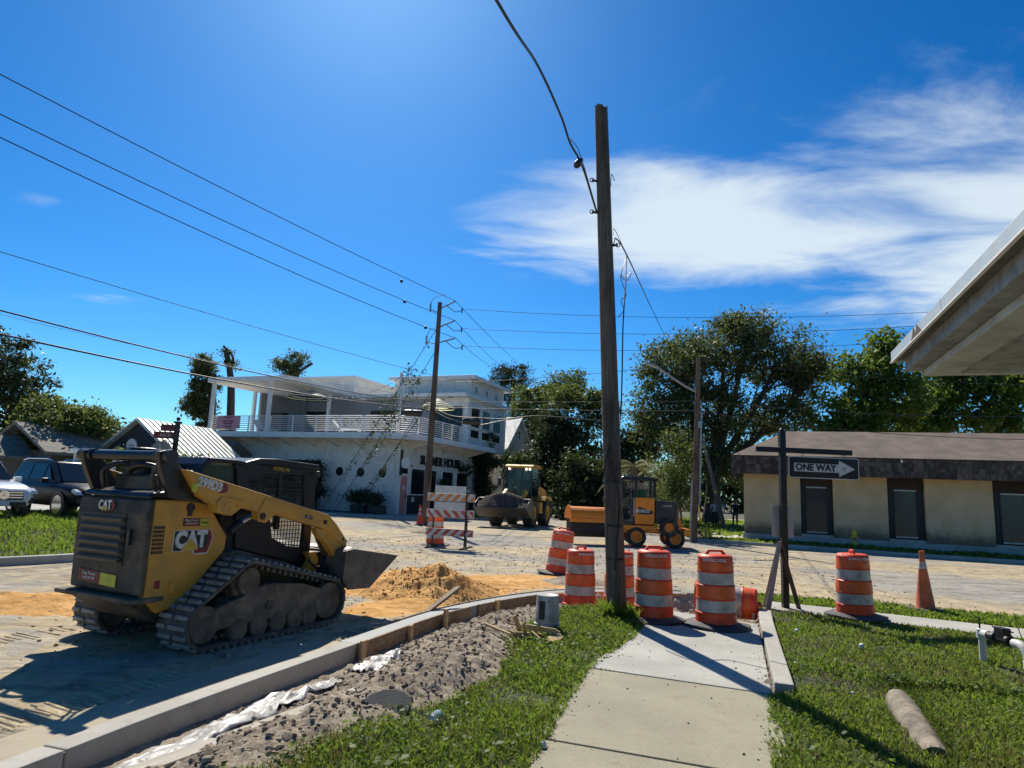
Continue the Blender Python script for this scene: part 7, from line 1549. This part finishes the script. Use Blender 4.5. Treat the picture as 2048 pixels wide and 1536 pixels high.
c = loc2(SHO, 22, (11.8, -0.7)); shrub('tall dark ivy column covering the right end of the restaurant', (*c, 0.05), [(0, 0, 1.8, 0.9, 0.9, 1.9, 60), (0, 0, 4.0, 0.9, 0.9, 0.9, 34), (0.2, -1.2, 4.1, 0.9, 0.9, 0.5, 20), (0, 0.1, 5.6, 0.5, 0.5, 1.0, 18)], seed=9, cat='ivy', nm='ivy', per=150)
c = loc2(SHO, 22, (8.6, -0.35)); shrub('thin leafy vine climbing between the restaurant windows', (*c, 0.05), [(0, 0, 1.5, 0.35, 0.3, 1.5, 22), (0.2, 0, 3.3, 0.7, 0.3, 0.5, 12)], seed=12, cat='vine', nm='vine', per=60, rc=0.3)
c = loc2(SHO, 22, (5.3, -0.45)); shrub('narrow dark cypress shrub between the restaurant windows', (*c, 0.05), [(0, 0, 1.4, 0.28, 0.28, 1.5, 24)], seed=13, nm='cypress_shrub', per=90, rc=0.25)
c = loc2(SHO, 22, (14.5, -2.3)); shrub('bright green bush by the restaurant corner above the loader', (*c, 3.4), [(0, 0, 0.8, 0.9, 0.9, 0.5, 20)], 'leaf_bright', seed=15, nm='bush')
for i, (x, y, Y, lb) in enumerate(((345, 905, 30, 'leafy bush right of the maroon street name sign'), (205, 905, 33, 'round green bush behind the rear of the black car'))):
    p = at_x(x, y, Y); shrub(lb, (p[0], p[1], 0.3), [(0, 0, 1.3, 1.2, 1.2, 1.3, 40)], 'leaf_mid', 0.18, seed=30 + i, nm='bush', group='bushes in the left background')
for i, (x, Y, lb) in enumerate(((1410, 31.0, 'low weedy shrub at the foot of the lamp post'), (1300, 34, 'low green shrub behind the sweeper'))):
    p = at_x(x, 1050, Y); shrub(lb, (p[0], p[1], 0.05), [(0, 0, 0.25, 0.5, 0.4, 0.3, 14)], 'leaf_mid', 0.12, seed=40 + i, nm='shrub', group='low shrubs near the lamp post')
# far wood closing the horizon: one mass
rg = np.random.default_rng(5); xs = np.concatenate([np.arange(-150, -30, 5.0), np.arange(-30, 160, 5.0)]); P, _c = clump_pts([(x, 105 + rg.uniform(-6, 6), 2.5, 3.6, 3.0, rg.uniform(2.5, 4.6), 22) for x in xs], 60, 1.5, 77, 0.3); stuff(leaves('far_wood', P, 0.75, M['leaf_dark'], None, 0.35, 0.6, 7))

# ================================================================= grass
M['grass'] = leafmat('grass_blade', (0.07, 0.115, 0.018), (0.21, 0.28, 0.055), 0.5); M['grass_dry'] = leafmat('dry_grass', (0.14, 0.12, 0.05), (0.22, 0.19, 0.09), 0.3)
def grass(name, poly, dens, hmin, hmax, w, hf, m, seed, z=0.0, near=None, lean=0.55, thin=None):
    rg = np.random.default_rng(seed); xs = [p[0] for p in poly]; ys = [p[1] for p in poly]; x0, x1, y0, y1 = min(xs), max(xs), min(ys), max(ys)
    n = int((x1 - x0) * (y1 - y0) * dens); x, y = rg.uniform(x0, x1, n), rg.uniform(y0, y1, n); k = inpoly(x, y, poly)
    if near: k &= rg.random(n) < np.clip((near / np.maximum(np.hypot(x, y), 1)) ** 1.3, 0.12, 1)
    pat = fbm(x * 1.3, y * 1.3, seed, 3)
    if thin: k &= rg.random(n) < np.clip(thin + pat * 1.2, 0.08, 1)
    x, y, pat = x[k], y[k], pat[k]; n = len(x); zz = hf(x, y) + z if hf else np.full(n, z)
    h = (hmin + (hmax - hmin) * rg.random(n) ** 1.5) * (1 + 0.35 * pat); a = rg.uniform(0, 6.283, n); ln = lean * (0.3 + rg.random(n)); ww = w * (0.6 + 0.7 * rg.random(n)) * (1 + (np.hypot(x, y) - 4).clip(0) * 0.10)
    d = np.stack([np.cos(a), np.sin(a), np.zeros(n)], 1); b2 = rg.uniform(0, 6.283, n); s = np.stack([np.cos(b2), np.sin(b2), np.zeros(n)], 1) * ww[:, None] * 0.5
    p = np.stack([x, y, zz - 0.01], 1); u = np.array([0, 0, 1.0]); m1 = p + u * (h * 0.55)[:, None] + d * (h * ln * 0.3)[:, None]; t = p + u * (h * (1 - 0.25 * ln))[:, None] + d * (h * ln)[:, None]
    V = np.stack([p - s * 0.7, p + s * 0.7, m1 + s, m1 - s, t], 1).reshape(-1, 3); i = np.arange(n)[:, None] * 5
    F_ = np.concatenate([i + np.array([[0, 1, 2]]), i + np.array([[0, 2, 3]]), i + np.array([[3, 2, 4]])])
    return stuff(npmesh(name, V, F_, m))
LL = [(-2.6, 2.4), (-1.98, 3.9), (-1.45, 4.58), (-1.0, 5.5), (-0.45, 6.0), (-0.02, 6.9), (0.06, 7.7), (-0.02, 8.4), (0.30, 9.3), (0.66, 10.2), (1.05, 11.05), (1.55, 11.2), (2.05, 10.95), (2.15, 10.2), (1.77, 9.05), (1.29, 8.02), (0.95, 7.32), (0.42, 5.38), (0.25, 4.75), (-0.2, 3.0), (-0.4, 2.4)]
grass('grass', LL, 5600, 0.03, 0.095, 0.010, lawn_h, M['grass'], 1, near=5.5, thin=0.85, lean=0.85)
LR = [(1.15, 2.4), (1.30, 3.0), (1.90, 4.94), (2.52, 6.58), (2.76, 6.66)] + RC_OUT[1:] + [(4.45, 11.75), (5.5, 11.18), (7.5, 10.03), (13.8, 6.6), (13.8, 2.6)]
grass('grass', LR, 5600, 0.03, 0.085, 0.010, lawn_h, M['grass'], 2, near=5.5, thin=0.8, lean=0.85)
grass('grass', LAWN_S, 1500, 0.05, 0.13, 0.016, lawn_h, M['grass'], 3)
grass('grass', LL, 1100, 0.04, 0.12, 0.008, lawn_h, M['grass_dry'], 4, near=5.5, thin=0.5); grass('grass', LR, 1100, 0.04, 0.10, 0.008, lawn_h, M['grass_dry'], 5, near=5.5, thin=0.5)
# broad-leaf weeds in the lawn
def weeds(name, poly, n, seed, m):
    rg = np.random.default_rng(seed); xs = [p[0] for p in poly]; ys = [p[1] for p in poly]; x, y = rg.uniform(min(xs), max(xs), n * 4), rg.uniform(min(ys), max(ys), n * 4)
    k = inpoly(x, y, poly) & (fbm(x * 0.8, y * 0.8, seed, 2) > 0.05) & (np.hypot(x, y) < 9); x, y = x[k][:n], y[k][:n]; P = np.stack([x, y, lawn_h(x, y) + rg.uniform(0.04, 0.10, len(x))], 1); return stuff(leaves(name, P, 0.042, m, None, 0.9, 0.75, seed))
weeds('weeds', LL, 2600, 8, M['leaf_bright']); weeds('weeds', LR, 5200, 9, M['leaf_bright']); weeds('weeds', [(3.6, 6.0), (3.3, 6.9), (4.0, 7.3), (5.2, 7.0), (4.9, 6.2)], 1500, 21, M['leaf_bright'])
grass('grass', BERM, 330, 0.06, 0.17, 0.013, berm_h, M['grass'], 6); grass('grass', [(8.5, 30.3), (10.3, 29.28), (12.68, 28.25), (15.5, 26.62), (22.1, 24.0), (24.0, 26.2), (11.2, 31.2)], 130, 0.05, 0.16, 0.04, None, M['grass'], 7, 0.10, thin=0.55)
grass('grass', [loc2(SHO, 22, p) for p in [(16, -5.35), (1.5, -5.45), (1.2, -4.25), (16, -4.25)]], 120, 0.08, 0.2, 0.05, None, M['grass'], 8, 0.06)
grass('grass', [(12, 33), (14, 40), (16, 46), (24, 46), (24, 60), (8, 60), (8, 34)], 14, 0.1, 0.3, 0.08, None, M['grass'], 9, 0.03)
# tufts round the near pole foot and in the sidewalk joints
grass('grass', [(1.45, 10.0), (1.95, 9.95), (2.0, 10.5), (1.5, 10.65)], 3000, 0.10, 0.26, 0.014, lawn_h, M['grass'], 10)
grass('grass', [(0.86, 7.29), (1.3, 7.13), (1.31, 7.16), (0.88, 7.33)], 2500, 0.02, 0.05, 0.01, None, M['grass_dry'], 11, 0.02)

# ================================================================= far utility pole, guys and vines
FP = (-3.99, 33.53); FT = Vector((-3.931,33.53,11.36))
def fpp(z): t = z / FT.z; return Vector((FP[0] + (FT.x - FP[0]) * t, FP[1], z))
FPO = thing('utility_pole', 'brown utility pole with insulators in front of the restaurant', 'utility pole', (FP[0], FP[1], 0)); _o = Vector((FP[0], FP[1], 0))
q = MB(); zs = np.linspace(-0.1, FT.z, 14); q.tube([tuple(fpp(z) - _o) for z in zs], [0.185 - 0.075 * i / 13 for i in range(14)], 14); q.out('pole_shaft', M['pole_wood2'], FPO, smooth=50)
M['porcelain'] = mat('grey_polymer_insulator', (0.10, 0.10, 0.11), 0.5)
def rl_(p): return tuple(Vector(p) - _o)
ATT = [Vector((-3.108,33.3,11.411)), Vector((-3.075,33.3,10.373)), Vector((-2.997,33.3,9.452))]
for k, (y0, tip) in enumerate(zip((617, 655, 688), ATT)):
    b0 = Vector((-4.88,33.53,28.935)); z = 1.8 + (977 - y0) / 1330 * 34.0; b0 = fpp(z)
    q = MB(); q.tube([rl_(b0), rl_(b0.lerp(tip, 0.45))], 0.035, 6); q.out('bracket', M['galv'], FPO)
    q = MB(); n = 7
    for i in range(n):
        a = b0.lerp(tip, 0.45 + 0.55 * i / n); b_ = b0.lerp(tip, 0.45 + 0.55 * (i + 0.6) / n); q.cyl(rl_(a), rl_(b_), 0.06, 0.035, 8)
    q.out('insulator', M['porcelain'], FPO)
    e = tip + Vector((0.35, 0.2, -0.42)); q = MB(); q.tube(spline([rl_(b0.lerp(tip, 0.45)), rl_(b0.lerp(e, 0.7) + Vector((0, 0, -0.1))), rl_(e)], 4), 0.02, 5); q.out('jumper', M['wire'], FPO)
    q = MB(); q.tube([rl_(e + Vector((0, 0, 0.12))), rl_(e - Vector((0, 0, 0.14)))], 0.035, 6); q.out('clamp', M['blk_metal'], FPO)
for (x, y, x2, y2) in ((861, 615, 877, 625), (853, 680, 874, 690)):
    a, b_ = Vector((-4.39,33.4,11.034)) if y == 615 else Vector((-4.488,33.4,9.304)), fpp(1.8 + (977 - y2) / 1330 * 34.0)
    q = MB(); q.cyl(rl_(a - Vector((0, 0, 0.22))), rl_(a + Vector((0, 0, 0.22))), 0.05, n=10); q.out('arrester', M['galv'], FPO); q = MB(); q.tube([rl_(a - Vector((0, 0, 0.1))), rl_(b_)], 0.025, 5); q.out('bracket', M['galv'], FPO)
    q = MB(); q.tube(spline([rl_(a + Vector((0, 0, 0.22))), rl_(a + Vector((0.2, 0, 0.55))), rl_(a + Vector((0.8, 0, 0.75)))], 5), 0.012, 4); q.out('jumper', M['wire'], FPO)
def cable(label, pts, r=0.012, name='cable', group='overhead cables', n=8, seg=5):
    q = MB(); q.tube(spline(pts, n), r, seg); o = q.out(name, M['wire'], smooth=60); return tag(o, label, name.replace('_', ' '), group)
def sagline(a, b_, s, n=14): a, b_ = Vector(a), Vector(b_); return [tuple(a.lerp(b_, k / n) - Vector((0, 0, s * 4 * (k / n) * (1 - k / n)))) for k in range(n + 1)]
def line(label, a, b_, sag, r=0.012, name='cable'): q = MB(); q.tube(sagline(a, b_, sag), r, 5); o = q.out(name, M['wire'], smooth=60); return tag(o, label, name.replace('_', ' '), 'overhead cables')
lw = [('topmost of the three power lines sweeping in from the upper left', (-12.548,12.5,10.641), ATT[0], 0.15), ('middle of the three power lines sweeping in from the upper left', (-12.371,12.5,9.685), ATT[1], 0.22), ('lowest of the three power lines sweeping in from the upper left', (-12.273,12.5,9.155), ATT[2], 0.24)]
for lb, a, b_, s in lw: line(lb, a, b_, s, 0.014, 'power_line')
for lb, p in (('wire marker on the topmost left power line', (-5.343,29.8,11.247)), ('wire marker on the middle left power line', (-5.102,29.6,10.213)), ('wire marker on the lowest left power line', (-4.334,31.6,9.52))):
    q = MB(); q.lathe([(0.02, -0.08), (0.07, -0.06), (0.07, 0.05), (0.02, 0.07)], 8, p); tag(q.out('line_marker', M['blk_metal']), lb, 'line marker', 'markers on the power lines')
_z = lambda y: tuple(fpp(1.8 + (977 - y) / 1330 * 34.0))
line('thin single wire from the left ending high on the far pole', (-12.237,13,6.61), _z(755), 0.10, 0.010)
line('upper of two thick black cables crossing the left sky', (-11.997,13,5.315), _z(812), 0.28, 0.020); line('lower of two thick black cables crossing the left sky', (-11.893,13,4.759), _z(822), 0.30, 0.024)
line('thin wire between the two thick cables at left', (-18.421,20,7.017), _z(800), 0.3, 0.007)
for k, (lb, y) in enumerate((('topmost thin wire running right from the far pole', 606), ('second thin wire running right from the far pole', 628), ('third thin wire running right from the far pole', 656))): line(lb, ATT[k] + Vector((0.4, 0.2, -0.35)), (at_x(2150, y, 27)), 0.55, 0.011, 'power_line')
for k, (lb, p) in enumerate((('topmost wire receding behind the restaurant roof', (2.13,80,16.463)), ('middle wire receding behind the restaurant roof', (-0.819,80,16.706)), ('lowest wire receding behind the restaurant roof', (-1.857,80,16.66)))): line(lb, ATT[k], p, 0.3, 0.016, 'power_line')
# guys with vines
GA = [((-11.857,43.2,0.665), 652), ((-10.97,43,0.612), 700), ((-9.482,42.6,0.62), 775), ((-9.813,42.2,0.429), 798)]
for k, ((a, y), lb) in enumerate(zip(GA, ('leftmost guy wire hung with vine leaves', 'second guy wire hung with vine leaves', 'third guy wire with sparse vine', 'rightmost low guy wire with sparse vine'))):
    p0 = Vector(_z(y)); p1 = Vector((a[0], a[1], 0.0)); G_ = thing('guy_wire', lb, 'guy wire', p1, group='guy wires of the far pole'); q = MB(); q.tube([(0, 0, 0), tuple(p0 - p1)], 0.016, 5); q.out('wire', M['wire'], G_)
    rg = np.random.default_rng(50 + k); pts = []
    for i in range(44 if k < 2 else 20):
        t = rg.beta(2.2, 2.6) * 0.86 + 0.05 if k < 2 else rg.uniform(0.05, 0.9); c = (p0 - p1) * (1 - t); dn = 20 if (k < 2 and 0.18 < t < 0.5) else 8
        wd = 0.22 if (k < 2 and 0.18 < t < 0.5) else 0.09; pts.append(np.array(c) + rg.normal(size=(dn, 3)) * wd + np.array([0.05, 0, -0.1]))
    leaves('vine_leaves', np.concatenate(pts), 0.11, M['leaf_dark'], G_, 0.2, 0.6, 60 + k)
# low cables with splice cases, street level
cable('silver sheathed cable running right from the far pole past the loader', [_z(820), (-2.894,33,5.399), (-1.519,33,5.359), (-0.272,33,5.364), (1.235,33.5,5.637), (3.055,34,5.67), (5.143,36,5.817)], 0.030)
cable('lower cable looping from the far pole to the right', [_z(824), (-3.009,33,5.244), (-1.75,33,4.999), (-0.517,33,5.253), (0.477,33.3,5.48)], 0.018); cable('cable from the far pole crossing the pine towards the near pole', [_z(762), (-3.375,33,7.2), (-2.365,33,7.142), (0.92,34,7.637), (5.912,36,8.618), (12.086,40,10.308)], 0.014)
line('level cable from the far pole to the lamp post', _z(818), (8.157,29,5.654), 0.05, 0.016); line('upper level cable between far pole and lamp post', _z(806), (8.18,29,6.099), 0.04, 0.010)
for lb, p in (('black splice case hanging left of the far pole', (-4.81,32.6,5.419)), ('black splice case hanging right of the far pole', (-1.933,33,5.166))):
    q = MB(); q.lathe([(0.04, -0.45), (0.14, -0.42), (0.16, -0.3), (0.16, 0.3), (0.14, 0.42), (0.04, 0.45)], 12, p, 'x'); tag(q.out('splice_case', M['blk'], smooth=40), lb, 'splice case', 'splice cases on the low cables')
line('cable running right from the lamp post over the office roof', (8.202,29,6.144), (at_x(2200, 830, 24)), 0.3, 0.012); line('lower cable running right from the lamp post', (8.201,29,5.656), (at_x(2200, 880, 24)), 0.35, 0.012); line('high cable above the office roof at right', (8.205,29,8.034), (at_x(2200, 772, 24)), 0.3, 0.010)
# ================================================================= wires of the near pole
cable('thick cable reaching overhead from the near pole to the top edge', [tuple(pole_pt(6.36) + Vector((-0.13, -0.05, 0))), (0.922,9.4,6.7), (0.683,8.9,6.801), (0.504,8.3,6.844), (0.134,7,6.68), (-0.287,5.3,6.113), (-1.4, 2.6, 6.2)], 0.016, 'service_cable'); cable('thin support wire beside the overhead cable at the near pole', [tuple(pole_pt(6.40) + Vector((-0.13, -0.05, 0))), (0.87,9.3,6.847), (0.689,8.9,6.856)], 0.006, 'support_wire')
q = MB(); q.lathe([(0.02, -0.09), (0.05, -0.06), (0.06, 0.0), (0.04, 0.06), (0.02, 0.09)], 8); o = q.out('cable_clamp', M['blk'], smooth=50); o.location = (0.846,9.25,6.675); o.rotation_euler = (0, 0.6, 0); tag(o, 'lumpy black clamp on the cable left of the near pole', 'clamp')
cable('cable slanting down right from the near pole to the oak', [tuple(pole_pt(5.84) + Vector((0.13, -0.02, 0))), (1.783,11.5,6.414), (2.345,13.5,6.815), (5.018,24,8.9), (11.233,47,12.847)], 0.015, 'service_cable'); cable('thin support wire beside the slanting cable', [tuple(pole_pt(6.0) + Vector((0.13, -0.02, 0))), (1.707,11.2,6.461), (2.289,13.3,6.773)], 0.006, 'support_wire')
cable('loose cable hanging beside the near pole and wrapped round it', [(2.261,13.2,6.735), (2.131,12.5,5.88), (1.978,11.8,4.891), (1.875,11.2,3.853), (1.794,10.8,3.115), (1.686,10.45,2.753), (1.501,10.12,2.451), (1.431,10.15,2.035)], 0.013, 'loose_cable'); cable('loose cable tail running down the face of the near pole', [(1.501,10.12,2.451), (1.553,10.14,2.266), (1.694,10.2,1.747), (1.66,10.15,1.086), (1.644,10.15,0.724)], 0.011, 'loose_cable')
cable('curled loose cable end dangling under the slanting cable', [(2.262,13.2,6.692), (2.159,13,6.412), (2.116,12.9,6.164), (2.248,12.9,6.118), (2.324,13,6.313), (2.187,12.9,6.157), (2.069,12.8,6.16), (2.178,12.7,5.74), (2.081,12.7,5.633), (2.117,12.6,5.403), (1.996,12.5,5.219)], 0.007, 'loose_cable'); cable('short stray wire on the right of the near pole top', [tuple(pole_pt(6.85) + Vector((0.12, 0, 0))), (1.494,10.3,7.059), (1.546,10.3,6.938)], 0.006, 'stray_wire')
# ================================================================= lamp post
LPB = Vector((8.06, 29.06, 0)); LPT = Vector((8.267,29.06,8.049)); LP = thing('lamp_post', 'dark wooden street lamp post with a long curved arm', 'street lamp', LPB)
lpz = lambda z: (LPT - LPB) * (z / LPT.z)
q = MB(); q.tube([tuple(lpz(z)) for z in np.linspace(-0.1, LPT.z, 8)], [0.135 - 0.005 * i for i in range(8)], 12); q.out('pole_shaft', M['pole_wood2'], LP, smooth=50)
q = MB(); q.tube([tuple(lpz(1.6) + Vector((0.17, -0.08, 0))), tuple(lpz(5.9) + Vector((0.16, -0.08, 0)))], 0.045, 8); q.out('conduit', M['galv'], LP, smooth=50); q = MB(); q.tube([tuple(lpz(0) + Vector((-0.2, -0.08, 0))), tuple(lpz(2.6) + Vector((-0.18, -0.08, 0)))], 0.035, 8); q.out('conduit', M['galv'], LP, smooth=50)
ar = [tuple(Vector(p) - LPB) for p in ((8.1,28.95,6.512), (7.623,28.9,6.729), (6.935,28.8,7.129), (6.47,28.7,7.403), (6.116,28.7,7.544))]; q = MB(); q.tube(spline(ar, 5), 0.05, 8); q.out('lamp_arm', M['galv'], LP, smooth=50)
q = MB(); q.lathe([(0.03, -0.35), (0.11, -0.25), (0.13, 0.0), (0.10, 0.25), (0.04, 0.35)], 12, (0, 0, 0), 'x'); o = q.out('lamp_head', M['galv'], LP, smooth=50); o.location = ar[-1]; o.rotation_euler = (0, rad(18), 0); o.scale = (1, 1, 0.6)
q = MB(); q.cyl(tuple(lpz(4.9) + Vector((0.1, -0.15, 0))), tuple(lpz(5.2) + Vector((0.1, -0.15, 0))), 0.10); q.out('meter', M['galv'], LP, smooth=50)
q = MB(); q.tube([(11.966,41.592,0.05), (8.806,31,1.571)], 0.04, 8); tag(q.out('guy_guard', mat('guard_yellow', (0.55, 0.42, 0.05), 0.5), smooth=50), 'yellow plastic guy guard standing right of the lamp post', 'guy guard')
q = MB(); q.tube([(13.4, 41.5, 0), tuple((12.016,41.5,5.817))], [0.15, 0.10], 10); tag(q.out('utility_pole', M['bark_pale'], smooth=50), 'pale leaning pole under the oak behind the lamp post', 'utility pole')
# ================================================================= street name post and stop sign, left
M['maroon'] = mat('maroon_sign', (0.12, 0.022, 0.03), 0.5, var=0.1); _a = (-8.486,17,1.226)
AS = thing('street_name_sign', 'black post with two maroon street name boards behind the loader', 'street sign', (_a[0], 17.0, 0))
q = MB(); q.box((0, 0, 1.55), (0.10, 0.10, 3.3)); q.box((0, 0, 3.18), (0.15, 0.15, 0.05)); q.lathe([(0.03, 3.22), (0.05, 3.26), (0.05, 3.29), (0.02, 3.32)], 10); q.out('post', M['blk_metal'], AS, bev=0.006)
b1 = pbox('name_board', M['maroon'], (-0.58, -0.012, 2.76), (-0.05, 0.012, 2.93), AS, bev=0.004); pbox('board_edge', M['decal_maroon'], (-0.56, -0.016, 2.775), (-0.07, -0.012, 2.915), b1); text('Ash St.', 0.105, M['decal_white'], b1, (-0.27, -0.018, 2.845), (rad(90), 0, 0))
b2_ = pbox('name_board', M['maroon'], (-0.42, -0.012, 2.95), (-0.04, 0.012, 3.12), AS, bev=0.004)
q = MB()
for cx, r, s in ((-0.28, 0.07, 1), (-0.14, 0.06, -1)): q.tube([(cx + r * (1 - t / 9) * math.cos(t), 0, 2.66 + s * r * (1 - t / 9) * math.sin(t)) for t in np.linspace(0, 7, 20)], 0.012, 5)
q.tube([(-0.40, 0, 2.74), (-0.22, 0, 2.62), (-0.05, 0, 2.55)], 0.012, 5); o = q.out('scroll_bracket', M['blk_metal'], AS); o['kind'] = 'stuff'
ST = thing('stop_sign', 'grey back of an octagonal stop sign behind the loader hood', 'stop sign', ((-8.628,16.6,1.225)[0], 16.6, 0))
q = MB(); q.prism([(0.27 * math.cos(t), 2.42 + 0.27 * math.sin(t)) for t in np.arange(math.pi / 8, 6.6, math.pi / 4)[:8]], -0.004, 0.004, 'y'); q.out('sign_plate', mat('sign_back_grey', (0.20, 0.20, 0.19), 0.5, 0.3), ST); pbox('post', M['galv'], (-0.025, -0.06, -0.1), (0.025, -0.006, 2.6), ST)
# distant drums and small things down the cross street
for i, (x, Y, lb) in enumerate(((1345, 52, 'far orange drum on the sunlit street left of the lamp post'), (1352, 56, 'farther orange drum on the sunlit street behind'), (1418, 58, 'far orange drum seen right of the lamp post'))):
    D = [o for o in bpy.data.objects if o.name.startswith('traffic_drum') and o.get('label', '').startswith('bright orange')][0]; dup(D, (AT0(x, Y), Y, 0.03), 0.3 * i, lb)
